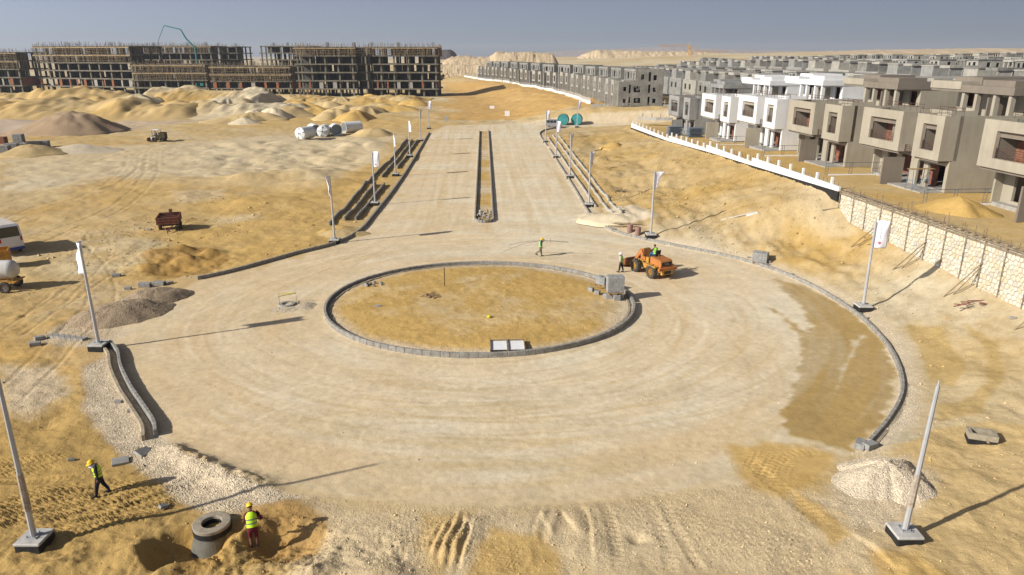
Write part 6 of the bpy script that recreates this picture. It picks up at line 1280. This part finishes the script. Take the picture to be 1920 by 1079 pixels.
# boxy vans
glass = pm('dark_glass', (.02, .022, .025), .12, .1, 2, spec=.6); silver = pm('silver_paint', (.36, .36, .37), .35, .06, 1.5, metal=.4); buswhite = pm('bus_white', (.66, .67, .70), .4, .05, 1.0); bblue = flat('blue_bumper', (.03, .05, .25), .5); red_l = flat('red_light', (.4, .02, .02), .4); chrome = flat('grey_rim', (.3, .3, .3), .4, .5)
def van(name, label, cat, loc, rz, L, W, H, paint, bump, z0=.35, wins=3, wr=.33, roofm=None):
    t = thing(name, label, cat, loc, rz); hb = z0 + (H - z0) * .52; hl, hw = L / 2, W / 2
    prof = [(-hl, z0), (hl - .15, z0), (hl, z0 + .25), (hl - .05, hb - .12), (hl - .55, hb), (hl - 1.15, H - .12), (hl - 1.45, H), (-hl + .22, H), (-hl + .08, H - .12), (-hl, hb)]
    n = len(prof); vs = []; ins = lambda z: hw * (1 - .10 * max(0, (z - hb) / (H - hb)) ** 1.2)
    for s in (-1, 1): vs += [(x, s * ins(z), z) for x, z in prof]
    MB().add(vs, [tuple(range(n)), tuple(range(2 * n - 1, n - 1, -1))] + [(i, n + i, n + (i + 1) % n, (i + 1) % n) for i in range(n)]).build('body', paint, t)
    if roofm: MB().box(-hl + .3, hl - 1.6, -hw * .8, hw * .8, H + .002, H + .04).build('roof_panel', roofm, t)
    za, zb = hb + .05, H - .16
    for s in (-1, 1):
        x = -hl + .22; span = (L - 1.6) / wins
        for i in range(wins):
            y0, y1 = s * (ins(za) + .012), s * (ins(zb) + .012); a, b = x + i * span + .06, x + (i + 1) * span - .06
            MB().add([(a, y0, za), (b, y0, za), (b, y1, zb), (a, y1, zb), (a, y0 - s * .02, za), (b, y0 - s * .02, za), (b, y1 - s * .02, zb), (a, y1 - s * .02, zb)], ((0, 1, 2, 3), (7, 6, 5, 4), (0, 4, 5, 1), (1, 5, 6, 2), (2, 6, 7, 3), (3, 7, 4, 0))).build('side_window', glass, t)
        MB().cbox((-hl - .01, s * hw * .86, hb - .2), (.05, .14, .4)).build('tail_light', red_l, t); MB().cbox((hl - .03, s * hw * .8, hb - .35), (.08, .28, .18)).build('headlight', wsign, t)
        for xx in (-hl * .58, hl * .6): wheel(t, (xx, s * (hw - .1), wr), wr, .22, chrome)
    MB().add([(-hl - .012, -hw * .84, za), (-hl - .012, hw * .84, za), (-hl + .07, hw * .76, zb), (-hl + .07, -hw * .76, zb), (-hl + .03, -hw * .84, za), (-hl + .03, hw * .84, za), (-hl + .11, hw * .76, zb), (-hl + .11, -hw * .76, zb)], ((0, 3, 2, 1), (4, 5, 6, 7), (0, 1, 5, 4), (2, 3, 7, 6), (0, 4, 7, 3), (1, 2, 6, 5))).build('rear_window', glass, t)
    fx, fz = hl - .55, hb; MB().add([(fx + .02, -hw * .85, fz + .03), (fx + .02, hw * .85, fz + .03), (hl - 1.13, hw * .78, H - .14), (hl - 1.13, -hw * .78, H - .14), (fx - .03, -hw * .85, fz), (fx - .03, hw * .85, fz), (hl - 1.18, hw * .78, H - .18), (hl - 1.18, -hw * .78, H - .18)], ((0, 1, 2, 3), (7, 6, 5, 4), (0, 4, 5, 1), (3, 2, 6, 7))).build('windscreen', glass, t)
    MB().cbox((-hl - .04, 0, z0 + .14), (.16, W * .98, .26), bev=.03).build('rear_bumper', bump, t); MB().cbox((hl + .0, 0, z0 + .12), (.16, W * .96, .26), bev=.03).build('front_bumper', bump, t); MB().cbox((-hl - .02, 0, z0 + .55), (.02, .5, .14)).build('number_plate', wsign, t)
    return t
van('minibus', 'white minibus with dark rear window and blue bumper at the left edge', 'minibus', (-49.3, 66.9, gz(-49.3, 66.9)), math.atan2(.62, -.78), 5.6, 2.0, 2.85, buswhite, bblue, .45, 4, .36, roofm=pm('dusty_roof', (.55, .50, .45), .8, .08, 2))
van('van', 'silver grey minivan driving along the far crossing', 'van', (11.0, 191.5, gz(11, 191.5)), R(-4), 4.2, 1.75, 2.0, silver, dark, .3, 3, .3)
# water tanker trailer at the left edge
t = thing('tanker_trailer', 'white water tank trailer on four dusty wheels at the left edge', 'tanker', (-41.6, 54.9, gz(-41, 54.9)), R(8)); M = Matrix.Translation((0, 0, 1.75)) @ Matrix.Rotation(R(90), 4, 'Y'); dtank = pm('dusty_white_tank', (.60, .60, .58), .5, .1, 1.5, stain=.4)
MB().lathe([(.01, -2.9), (.5, -2.82), (.72, -2.55), (.75, -2.3), (.75, 1.2), (.72, 1.45), (.5, 1.7), (.01, 1.78)], 32, M=M).build('tank', dtank, t, smooth=True); MB().lathe([(.28, 0), (.28, .16), (.2, .2)], 16, M=Matrix.Translation((-.4, 0, 2.47))).build('filler_cap', dark, t)
for s in (-1, 1):
    MB().box(-2.6, 1.5, s * .42 - .05, s * .42 + .05, .72, .9).build('chassis_rail', yellow, t)
    for x in (-2.0, 1.0): wheel(t, (x, s * .95, .48), .48, .26, pm('dusty_rim', (.30, .25, .2), .8, .2, 4))
    for x in (-2.2, -.6, 1.1): MB().tube((x, s * .42, .9), (x, s * .55, 1.35), .05, n=6).build('saddle', yellow, t)
for x in (-2.0, 1.0): MB().tube((x, -.95, .48), (x, .95, .48), .06, n=8).build('axle', dark, t)
MB().box(1.52, 1.75, -.9, .9, .78, .86).build('bumper', yellow, t); MB().tube((1.2, 0, 1.0), (1.2, 0, .5), .07, n=8).build('outlet_pipe', dtank, t)
t = thing('yellow_skip', 'ribbed yellow open box behind the water trailer at the left edge', 'skip', (-46.2, 61.0, gz(-46.2, 61)), R(30)); MB().box(-1.6, 1.4, -.9, -.84, .5, 1.7).box(-1.6, 1.4, .84, .9, .5, 1.7).box(1.34, 1.4, -.838, .838, .5, 1.7).box(-1.6, -1.54, -.838, .838, .5, 1.7).box(-1.6, 1.4, -.838, .838, .44, .498).build('box', yellow, t)
for i in range(9): MB().box(-1.5 + i * .34, -1.44 + i * .34, -.95, -.902, .5, 1.7).build('rib', yellow, t)
# small tracked loader far left
t = thing('skid_loader', 'small dark brown loader with canopy and white plate on the left field', 'loader', at(299, 265), math.pi + .12); bro = pm('muddy_yellow', (.085, .068, .032), .85, .3, 2, .2)
MB().prism([(-1.5, .5), (1.1, .5), (1.2, 1.2), (-.2, 1.35), (-.4, 1.95), (-1.5, 1.85)], -.95, .95).build('body', bro, t); MB().box(-.3, 1.15, -.8, .8, 2.45, 2.53).build('canopy', wsign, t)
for x in (-.25, 1.05):
    for s in (-.75, .75): MB().tube((x, s, 1.2), (x, s, 2.45), .05, n=5).build('canopy_post', dark, t)
MB().prism([(1.9, .05), (2.3, .1), (2.2, .8), (2.05, .8)], -1.1, 1.1).build('bucket', rusty, t)
for s in (-1, 1):
    MB().prism([(.5, 1.1), (.7, 1.25), (2.1, .5), (2.0, .35)], s * .7 - .07, s * .7 + .07).build('lift_arm', bro, t)
    for x in (-.85, .75): wheel(t, (x, s * .95, .5), .5, .34, bro)
MB().cbox((.9, .99, .75), (1.0, .03, .62), (.1, .15, 0)).build('side_plate', wsign, t)
# far lorry and excavator
t = thing('lorry', 'distant white cab lorry with brown tipper body below the horizon', 'lorry', at(1118, 111, 9) , math.pi + .1); z9 = gz(t.location.x, min(t.location.y, 620)) 
t.location.y = 610; t.location.x = (1113 - 960) / 1338 * (610 * _C); t.location.z = gz(t.location.x, 610)
MB().box(2.4, 4.6, -1.2, 1.2, .8, 3.2).build('cab', wsign, t); MB().prism([(-4, 1.3), (2.2, 1.3), (2.2, 3.0), (-4.3, 2.8)], -1.2, 1.2).build('tipper_body', rusty, t); MB().box(-4, 4, -.5, .5, .7, 1.25).build('chassis', dark, t)
for x in (-3, -1.8, 3.2):
    for s in (-1, 1): wheel(t, (x, s, .55), .55, .35, chrome)
p = atg(828, 149); t = thing('excavator', 'distant dark excavator on the sand beside the wide frame block', 'excavator', p, .4); MB().box(-1.8, 1.6, -1.4, 1.4, 1.1, 2.6).build('house', bro, t); MB().box(.4, 1.6, -1.3, -.2, 2.602, 3.3).build('cab', dark, t); MB().prism([(1.4, 1.6), (4.2, 4.4), (4.6, 4.2), (1.8, 1.4)], -.25, .25).build('boom', yellow, t); MB().prism([(4.1, 4.3), (5.8, 1.6), (5.5, 1.4), (3.9, 4.0)], -.2, .2).build('arm', yellow, t); MB().prism([(5.4, 1.6), (6.1, 1.4), (5.9, .6), (5.2, .8)], -.5, .5).build('bucket', rusty, t)
for s in (-1, 1): MB().prism([(-2.1, .5), (-1.7, 0.05), (1.7, .05), (2.1, .5), (1.7, .95), (-1.7, .95)], s * 1.2 - .3, s * 1.2 + .3).build('track', dark, t)
# ------------------------------------------------------------------ people
SKIN = pm('skin', (.20, .105, .065), .6, .08, 6); HAIR = flat('dark_hair', (.012, .01, .009), .7); BOOT = flat('boots', (.035, .033, .03), .8)
VEST = flat('hi_vis_vest', (.55, .85, .03), .6); VESTG = flat('hi_vis_vest_green', (.36, .78, .06), .6); STRIPE = flat('reflective_stripe', (.20, .21, .19), .35); HATY = flat('yellow_helmet', (.80, .52, .02), .35); HATW = flat('white_helmet', (.82, .82, .82), .35)
def hand_mesh(mb, w, d, side, mi):
    """palm and five bent fingers from wrist w along direction d"""
    d = d.normalized(); sx = d.cross(Vector((0, 0, 1))); sx = (sx if sx.length > .1 else Vector((1, 0, 0))).normalized(); nn = sx.cross(d).normalized()
    mb.tube(w, w + d * .085, .030, .040, 8, mi)
    for i, (o_, l_) in enumerate(((-.030, .066), (-.010, .078), (.010, .073), (.029, .058))):
        a = w + d * .080 + sx * o_; b = a + d * l_ * .55 + nn * .008; c = b + d * l_ * .35 - nn * .022 * 1; mb.tube(a, b, .0105, .0095, 6, mi).tube(b, c, .0095, .0075, 6, mi)
    a = w + d * .030 + sx * (-.034 * side); b = a + d * .03 + sx * (-.022 * side); mb.tube(a, b, .012, .011, 6, mi).tube(b, b + d * .032, .011, .008, 6, mi)
def person(label, loc, rz, J, top, legs, vest, helmet, shorts=False, forearm_skin=True, hood=None, look=(1, 0, -.15)):
    t = thing('person', label, 'person', loc, rz); J = {k: Vector(v) for k, v in J.items()}
    names = ['pelvis', 'waist', 'chest', 'neck', 'head']; rad = {'pelvis': .135, 'waist': .125, 'chest': .135, 'neck': .058, 'head': .06, 'sh': .072, 'el': .05, 'wr': .035, 'hip': .10, 'kn': .066, 'an': .046, 'heel': .045, 'toe': .036}
    order = ['pelvis', 'waist', 'chest', 'neck', 'head']; edges = [('pelvis', 'waist'), ('waist', 'chest'), ('chest', 'neck'), ('neck', 'head')]
    for s in 'LR':
        order += ['sh' + s, 'el' + s, 'wr' + s, 'hip' + s, 'kn' + s, 'an' + s, 'toe' + s]; edges += [('chest', 'sh' + s), ('sh' + s, 'el' + s), ('el' + s, 'wr' + s), ('pelvis', 'hip' + s), ('hip' + s, 'kn' + s), ('kn' + s, 'an' + s), ('an' + s, 'toe' + s)]
    me = bpy.data.meshes.new('tmp'); me.from_pydata([J[n] for n in order], [(order.index(a), order.index(b)) for a, b in edges], []); ob = bpy.data.objects.new('tmp', me); COL.objects.link(ob)
    sk = ob.modifiers.new('s', 'SKIN'); sk.use_smooth_shade = True; su = ob.modifiers.new('u', 'SUBSURF'); su.levels = 2
    for i, n in enumerate(order):
        k = n.rstrip('LR') if n not in rad else n; r_ = rad[k] * (1.38 if (k in ('kn', 'an', 'hip') and not shorts) else 1.22 if k in ('hip', 'kn', 'an', 'el', 'sh') else 1.1); me.skin_vertices[0].data[i].radius = (r_, r_); me.skin_vertices[0].data[i].use_root = (n == 'pelvis')
    dg = bpy.context.evaluated_depsgraph_get(); em = bpy.data.meshes.new_from_object(ob.evaluated_get(dg)); bpy.data.objects.remove(ob)
    V_ = [v.co.copy() for v in em.vertices]; mb = MB(); F_ = [tuple(p_.vertices) for p_ in em.polygons]
    bones = [(a, b, J[a], J[b]) for a, b in edges]; mi = []
    for f in F_:
        c = sum((V_[i] for i in f), Vector()) / len(f); best = None
        for a, b, pa, pb in bones:
            u_ = pb - pa; k = max(0, min(1, (c - pa).dot(u_) / max(u_.length_squared, 1e-6))); d_ = (c - pa - u_ * k).length / rad[b.rstrip('LR') if b not in rad else b] ** .6
            if best is None or d_ < best[0]: best = (d_, b, k)
        b, k = best[1], best[2]
        m = 1
        if b in ('neck', 'head'): m = 0
        elif b[:2] == 'wr': m = 0 if (forearm_skin or k > .9) else 1
        elif b[:3] == 'hip': m = 2
        elif b[:2] == 'kn': m = 2
        elif b[:2] == 'an': m = (0 if shorts else 2)
        elif b[:3] == 'toe': m = 3
        mi.append(m)
    mb.v = [tuple(v) for v in V_]; mb.f = F_; mb.m = mi
    # head with nose, brow, ears and chin
    hc = J['head'] + (J['head'] - J['neck']).normalized() * .07; lk = Vector(look).normalized(); side = Vector((0, 0, 1)).cross(lk).normalized(); upv = lk.cross(side).normalized(); nu, nv = 16, 12; vs = []
    for j in range(nv + 1):
        th_ = math.pi * j / nv
        for i in range(nu):
            ph = 2 * math.pi * i / nu; x, y, z = math.sin(th_) * math.cos(ph), math.sin(th_) * math.sin(ph), math.cos(th_)
            rx = .098 + (.022 if (abs(y) < .25 and -.25 < z < .1 and x > .6) else 0) - (.010 if (x > .6 and .1 <= z < .35 and .2 < abs(y) < .6) else 0) - (.02 if z < -.55 and x < 0 else 0); vs.append(hc + lk * (x * rx) + side * (y * (.076 + (.014 if abs(y) > .93 and abs(z) < .3 else 0))) + upv * (z * .118))
    fs = [(j * nu + i, j * nu + (i + 1) % nu, (j + 1) * nu + (i + 1) % nu, (j + 1) * nu + i)[::-1] for j in range(nv) for i in range(nu)]; mb.add(vs, fs, 0)
    mb.add([hc + lk * .094 + side * (s_ * .03) + upv * (.018 + k_) for s_ in (-.5, -1.4) for k_ in (0, .014)] , [(0, 1, 3, 2)], 4); mb.add([hc + lk * .094 + side * (s_ * .03) + upv * (.018 + k_) for s_ in (.5, 1.4) for k_ in (0, .014)], [(0, 2, 3, 1)], 4); mb.add([hc + lk * .092 + side * s_ + upv * (-.05 + k_) for s_ in (-.022, .022) for k_ in (0, .008)], [(0, 1, 3, 2)], 4)
    for s, sg in (('L', 1), ('R', -1)): hand_mesh(mb, J['wr' + s], J['wr' + s] - J['el' + s], sg, 0); mb.cbox(J['an' + s] * .45 + J['toe' + s] * .55 + Vector((0, 0, -.035)), ((J['toe' + s] - J['an' + s]).length + .13, .095, .07), (0, math.atan2(J['an' + s].z - J['toe' + s].z - .06, .16), math.atan2((J['toe' + s] - J['an' + s]).y, (J['toe' + s] - J['an' + s]).x)), 3, bev=.02)
    body = mb.build('body', [SKIN, top, legs, BOOT, HAIR], t, smooth=True)
    hm = MB(); vs = []; nv2 = 6
    for j in range(nv2 + 1):
        th_ = .55 * math.pi * j / nv2
        for i in range(nu): ph = 2 * math.pi * i / nu; vs.append(hc + lk * (math.sin(th_) * math.cos(ph) * .104 - .008) + side * (math.sin(th_) * math.sin(ph) * .086) + upv * (math.cos(th_) * .124))
    hm.add(vs, [(j * nu + i, (j + 1) * nu + i, (j + 1) * nu + (i + 1) % nu, j * nu + (i + 1) % nu) for j in range(nv2) for i in range(nu)]).build('hair', HAIR, t, smooth=True)
    if helmet:
        hm = MB(); vs = []; prof = [(0, .172), (.05, .168), (.09, .145), (.125, .10), (.137, .055), (.139, .035), (.165, .03), (.165, .022), (.13, .022)]
        for r_, z in prof:
            for i in range(20):
                ph = 2 * math.pi * i / 20; e = 1.0 + (.28 if (r_ > .15 and math.cos(ph) > .3) else 0); vs.append(hc + lk * (r_ * math.cos(ph) * 1.06 * e) + side * (r_ * math.sin(ph) * .92) + upv * z)
        hm.add(vs, [(j * 20 + i, (j + 1) * 20 + i, (j + 1) * 20 + (i + 1) % 20, j * 20 + (i + 1) % 20) for j in range(len(prof) - 1) for i in range(20)]).build('helmet', helmet, t, smooth=True)
    if vest:
        ax = [J['pelvis'].lerp(J['waist'], .15), J['pelvis'].lerp(J['waist'], .7), J['waist'].lerp(J['chest'], .35), J['waist'].lerp(J['chest'], .75), J['chest'].lerp(J['neck'], .12), J['chest'].lerp(J['neck'], .55), J['chest'].lerp(J['neck'], .85)]
        sd = (J['shL'] - J['shR']).normalized(); rr2 = [(.205, .165), (.195, .16), (.200, .165), (.212, .17), (.215, .165), (.175, .135), (.10, .095)]; vs = []; n = 20; vm = MB()
        def ringpts(c, a, b, up_): fw_ = sd.cross(up_).normalized() * -1; return [c + sd * (a * math.cos(2 * math.pi * i / n)) + fw_ * (b * math.sin(2 * math.pi * i / n)) for i in range(n)]
        for k, c in enumerate(ax): up_ = (ax[min(k + 1, len(ax) - 1)] - ax[max(k - 1, 0)]).normalized(); vs += ringpts(c, *rr2[k], up_)
        fs = [(k * n + i, k * n + (i + 1) % n, (k + 1) * n + (i + 1) % n, (k + 1) * n + i) for k in range(len(ax) - 1) for i in range(n)]; vo = vm.add(vs, fs).build('vest', vest, t, smooth=True)
        for kk in (1, 2):
            sm_ = MB(); up_ = (ax[kk + 1] - ax[kk - 1]).normalized(); c0, c1 = ax[kk], ax[kk] + up_ * .05; sm_.add(ringpts(c0, rr2[kk][0] + .006, rr2[kk][1] + .006, up_) + ringpts(c1, rr2[kk][0] + .007, rr2[kk][1] + .007, up_), [(i, (i + 1) % n, n + (i + 1) % n, n + i) for i in range(n)]).build('reflective_band', STRIPE, vo)
    if hood: MB().lathe([(.09, 0), (.125, -.05), (.15, -.12), (.12, -.14)], 14, M=Matrix.Translation(hc + Vector((-.02, 0, -.03)))).build('hood', hood, t)
    return t
def pose(lean=.0, twist=0, fl=(.0, .0), fr=(.0, .0), al=((-.05, .06), (.02, .03)), ar=((-.05, .06), (.02, .03)), hz=.93):
    """fl, fr: (knee forward, ankle forward, lift) of the legs; al, ar: (elbow x,z below shoulder), (wrist offset from elbow)"""
    J = {'pelvis': (0, 0, hz), 'waist': (lean * .3, 0, hz + .20), 'chest': (lean * .75, 0, hz + .40), 'neck': (lean * 1.15, 0, hz + .56), 'head': (lean * 1.35 + .02, 0, hz + .63)}
    for s, sg, f, a in (('L', 1, fl, al), ('R', -1, fr, ar)):
        J['hip' + s] = (.0, sg * .10, hz - .06); J['kn' + s] = (f[0], sg * .11, .50 + (f[2] if len(f) > 2 else 0) * .5); J['an' + s] = (f[1], sg * .11, .09 + (f[2] if len(f) > 2 else 0)); J['toe' + s] = (f[1] + .16, sg * .125, .04 + (f[2] if len(f) > 2 else 0) * (.6 if f[1] < 0 else 1))
        sh = Vector((lean * .95, sg * .185, hz + .46)); J['sh' + s] = sh; e = sh + Vector((a[0][0], sg * .07, -.27 + a[0][1])); J['el' + s] = e; w = a[1]; J['wr' + s] = e + Vector((w[0], sg * (w[2] if len(w) > 2 else .0), w[1]))
    return J
JKT = flat('charcoal_jacket', (.03, .032, .028), .85); NAVY = flat('navy_trousers', (.012, .014, .035), .85); MAR = flat('maroon_cloth', (.13, .012, .025), .85); KHA = flat('khaki_trousers', (.22, .19, .13), .85); BLUES = flat('blue_sleeve', (.03, .05, .17), .85); STRP = flat('striped_shirt', (.42, .38, .38), .85); DRK = flat('dark_trousers', (.025, .026, .033), .85); JEAN = flat('jeans', (.03, .10, .22), .85)
p = atg(192, 928); J = pose(.05, 0, (.13, .20), (-.08, -.28, .04), ((-.04, .0), (.02, -.24)), ((-.06, .02), (.05, -.24))); J['head'] = (.12, 0, 1.55)
person('person in yellow helmet, dark jacket and yellow vest walking left on rutted sand', p, R(203), J, JKT, NAVY, VEST, HATY, forearm_skin=False, hood=flat('white_hood', (.6, .6, .63), .8), look=(1, 0, -.45))
p = atg(478, 1026); J = pose(.24, 0, (.05, .0), (.05, .0), ((.22, .03), (.20, -.12)), ((-.12, .14), (.16, -.20)), .90); J['wrL'] = (.42, .12, .78); J['elL'] = (.26, .26, 1.05); J['wrR'] = (.36, -.18, 1.02); J['elR'] = (.08, -.40, 1.14)
person('person in yellow helmet, yellow vest and maroon shorts shovelling beside the manhole cone', p, R(112), J, MAR, MAR, VEST, HATY, shorts=True, look=(.8, .25, -.6)); 
t = thing('shovel', 'long handled shovel held by the person in maroon shorts', 'shovel', p, R(112)); MB().tube((.34, -.20, 1.10), (.52, .38, .22), .017, n=6).build('handle', timber, t); MB().prism([(-.11, 0), (.11, 0), (.13, -.2), (0, -.3), (-.13, -.2)], -.01, .01, M=Matrix.Translation((.52, .38, .24)) @ Euler((.5, .3, .9)).to_matrix().to_4x4()).build('blade', dark, t)
p = atg(1013, 481); J = pose(.06, 0, (.06, .10), (-.02, -.42, .22), ((.12, .22), (.12, .16, -.05)), ((.03, .02), (.12, -.20)), .93)
person('person in yellow helmet and vest walking with long steel rods on the shoulder', p, R(-8), J, BLUES, KHA, VESTG, HATY, look=(1, 0, -.2))
t = thing('steel_rods', 'two long sagging steel rods carried on the shoulder across the road', 'rods', p + Vector((0, 0, 0)), R(-8)); rodm = flat('steel_rod', (.07, .06, .05), .6)
MB().path([(-3.0, .14, .95), (-2.0, .15, 1.22), (-1.0, .16, 1.40), (0, .17, 1.47), (1.2, .17, 1.50), (2.55, .17, 1.47)], .014).build('rod', rodm, t); MB().path([(-3.85, .10, .10), (-2.6, .12, .72), (-1.4, .14, 1.20), (0, .15, 1.46), (1.2, .15, 1.48), (2.6, .13, 1.40)], .014).build('rod', rodm, t); MB().cbox((.95, .16, 1.5), (.03, .03, .5)).build('red_tie', red_l, t)
p = atg(1164, 511); J = pose(.03, 0, (.08, .14), (-.06, -.18, .02), ((-.06, .01), (.03, -.24)), ((-.02, .01), (.06, -.24)))
person('person in white helmet and green vest walking away beside the loader bucket', p, R(150), J, STRP, DRK, VESTG, HATW, look=(1, .2, -.1))
# seated driver
M = Matrix.Rotation(LRZ, 3, 'Z'); sp = Vector((LO.x, LO.y, gz(LO.x, LO.y))) + M @ Vector((-.50, 0, .95)); J = {'pelvis': (0, 0, .90), 'waist': (.03, 0, 1.08), 'chest': (.08, 0, 1.29), 'neck': (.13, 0, 1.46), 'head': (.16, 0, 1.53)}
for s, sg in (('L', 1), ('R', -1)): J['hip' + s] = (.04, sg * .1, .87); J['kn' + s] = (.46, sg * .16, .92); J['an' + s] = (.56, sg * .16, .50); J['toe' + s] = (.70, sg * .17, .47); J['sh' + s] = (.10, sg * .18, 1.36); J['el' + s] = (.24, sg * .26, 1.13); J['wr' + s] = (.47, sg * .13, 1.18)
person('person in green vest sitting bareheaded at the wheel of the loader', sp, LRZ, J, JKT, JEAN, VESTG, None, forearm_skin=False, look=(1, .3, -.1))
p = at(299, 265); M = Matrix.Rotation(math.pi + .12, 3, 'Z'); person('tiny person in blue seated under the canopy of the far loader', p + M @ Vector((.35, 0, .45)), math.pi + .12, J, flat('blue_coat', (.03, .10, .30), .8), DRK, None, None, forearm_skin=False)
# ------------------------------------------------------------------ loose gravel on heaps and verges (nobody could count it)
N = 1300000; cy = 17 + (rng.random(N) ** 1.7) * 44; cx = rng.uniform(-1, 1, N) * (.78 * cy + 2)
gi = np.clip(np.searchsorted(ys, cy), 0, NR - 1); gj = np.clip(np.searchsorted(ss, cx / (cy + 9)), 0, NC - 1); cg = ggrv.reshape(NR, NC)[gi, gj]
keep = rng.random(N) < np.clip(cg - .10, 0, 1) ** 1.3 * .42 + .004; cx, cy = cx[keep], cy[keep]; ch = gza(cx, cy)
hx, hy, hzz = [], [], []
for (o, r_, gv) in HEAPS:
    if gv < .95 or o.location.y > 80: continue
    co = np.empty(len(o.data.vertices) * 3, np.float32); o.data.vertices.foreach_get('co', co); co = co.reshape(-1, 3); fi = np.array([tuple(p_.vertices) for p_ in o.data.polygons]); k_ = rng.integers(0, len(fi), int(520 * r_ * r_)); ar = np.linalg.norm(np.cross(co[fi[k_, 1]] - co[fi[k_, 0]], co[fi[k_, 3]] - co[fi[k_, 0]]), axis=1); k_ = k_[rng.random(len(k_)) < ar / np.percentile(ar, 80)]
    u_, w_ = rng.random(len(k_))[:, None], rng.random(len(k_))[:, None]; P_ = (co[fi[k_, 0]] * (1 - u_) + co[fi[k_, 1]] * u_) * (1 - w_) + (co[fi[k_, 3]] * (1 - u_) + co[fi[k_, 2]] * u_) * w_; c_, s_ = math.cos(o.rotation_euler.z), math.sin(o.rotation_euler.z)
    hx.append(P_[:, 0] * c_ - P_[:, 1] * s_ + o.location.x); hy.append(P_[:, 0] * s_ + P_[:, 1] * c_ + o.location.y); hzz.append(P_[:, 2] + o.location.z)
HX, HY, HZ = np.concatenate(hx), np.concatenate(hy), np.concatenate(hzz); ng = len(cx); AX_, AY2, AH = np.concatenate([cx, HX]), np.concatenate([cy, HY]), np.concatenate([ch, HZ])
n = len(AX_); oct_ = np.array([[1, 0, 0], [0, 1, 0], [-1, 0, 0], [0, -1, 0], [0, 0, .8], [0, 0, -.5]]); of = np.array([[0, 1, 4], [1, 2, 4], [2, 3, 4], [3, 0, 4]])
sz = rng.uniform(.012, .032, n) * (1 + (rng.random(n) > .97) * 1.0); ang = rng.uniform(0, 6.28, n); V0 = oct_[None] * rng.uniform(.6, 1.3, (n, 6, 1)) * sz[:, None, None]; ca, sa = np.cos(ang)[:, None], np.sin(ang)[:, None]
X0 = V0[:, :, 0] * ca - V0[:, :, 1] * sa; Y0 = V0[:, :, 0] * sa + V0[:, :, 1] * ca; zz = AH; VV = np.stack([X0 + AX_[:, None], Y0 + AY2[:, None], V0[:, :, 2] + zz[:, None] + sz[:, None] * .2], -1).reshape(-1, 3)
FF = (of[None] + (np.arange(n) * 6)[:, None, None]).reshape(-1, 3); me = np_mesh('gravel', VV, FF, soil_mat('gravel_stone', .2), smooth=False)
gb = gcol.reshape(NR, NC, 3)[np.clip(np.searchsorted(ys, cy), 0, NR - 1), np.clip(np.searchsorted(ss, cx / (cy + 9)), 0, NC - 1)]; gb = np.concatenate([gb, np.tile(GRV * .86, (n - len(gb), 1))]); gc = np.repeat(gb * (1.08 + .17 * rng.standard_normal((n, 1))), 6, 0); set_attrs(me, np.clip(gc, .12, .8), np.zeros(n * 6)); tag(link(bpy.data.objects.new('gravel', me)), 'loose pale gravel scattered over verges and heaps', 'gravel', kind='stuff')

# clods of earth on the banks, dug ground and spoil (nobody could count them)
N = 170000; cx = rng.uniform(-45, 33, N); cy = 18 + (rng.random(N) ** 1.5) * 115; ch = gza(cx, cy); ok = np.abs(cx) < .78 * cy + 2
rd = road_sdf(cx, cy); kxx, wxx = kerb_x(cy), wall_x(cy); ex = np.hypot((cx - PIT[0] + 1.2) / 3.8, (cy - PIT[1] + .8) / 2.2)
pr = np.where((cx > kxx) & (cx < wxx), .22, .10) * (rd > .5) * (fbm(cx, cy, .12, 3, 3) > -.05) + np.where(ex < 1, .9, 0); pr *= ((cx < wxx - .3) & (np.hypot(cx - MH[0], cy - MH[1]) > 1.3)); kp = ok & (rng.random(N) < pr); cx, cy, ch = cx[kp], cy[kp], ch[kp]; n = len(cx)
sz = rng.uniform(.025, .075, n) * (1 + 1.2 * (rng.random(n) > .93)) * np.clip(cy / 45, .5, 1.6); ang = rng.uniform(0, 6.28, n); V0 = oct_[None] * rng.uniform(.55, 1.3, (n, 6, 1)) * sz[:, None, None]; ca, sa = np.cos(ang)[:, None], np.sin(ang)[:, None]; X0 = V0[:, :, 0] * ca - V0[:, :, 1] * sa; Y0 = V0[:, :, 0] * sa + V0[:, :, 1] * ca
VV = np.stack([X0 + cx[:, None], Y0 + cy[:, None], V0[:, :, 2] + ch[:, None] + sz[:, None] * .15], -1).reshape(-1, 3); FF = (of[None] + (np.arange(n) * 6)[:, None, None]).reshape(-1, 3); me = np_mesh('earth_clods', VV, FF, MATS['gravel_stone'], smooth=False)
cc, _ = Cfun(cx, cy, ch); set_attrs(me, np.repeat(np.clip(cc * (.95 + .16 * rng.standard_normal((n, 1))), .1, .8), 6, 0), np.zeros(n * 6)); tag(link(bpy.data.objects.new('earth_clods', me)), 'clods of dry earth strewn over banks and spoil', 'clods', kind='stuff')

# ------------------------------------------------------------------ dusty air
hz = MB().box(-3500, 3500, -60, 6300, -4, 95).build('haze', [], None); hm = bpy.data.materials.new('dusty_air'); hm.use_nodes = True; nt = hm.node_tree; nt.nodes.clear(); ho = nt.nodes.new('ShaderNodeOutputMaterial'); hv = nt.nodes.new('ShaderNodeVolumePrincipled'); hv.inputs['Color'].default_value = (.82, .87, .95, 1); hv.inputs['Density'].default_value = 0.00013; hv.inputs['Anisotropy'].default_value = 0.1
nt.links.new(hv.outputs[0], ho.inputs['Volume']); hz.data.materials.append(hm); tag(hz, 'thin pale dusty haze over the whole site', 'haze', kind='stuff')
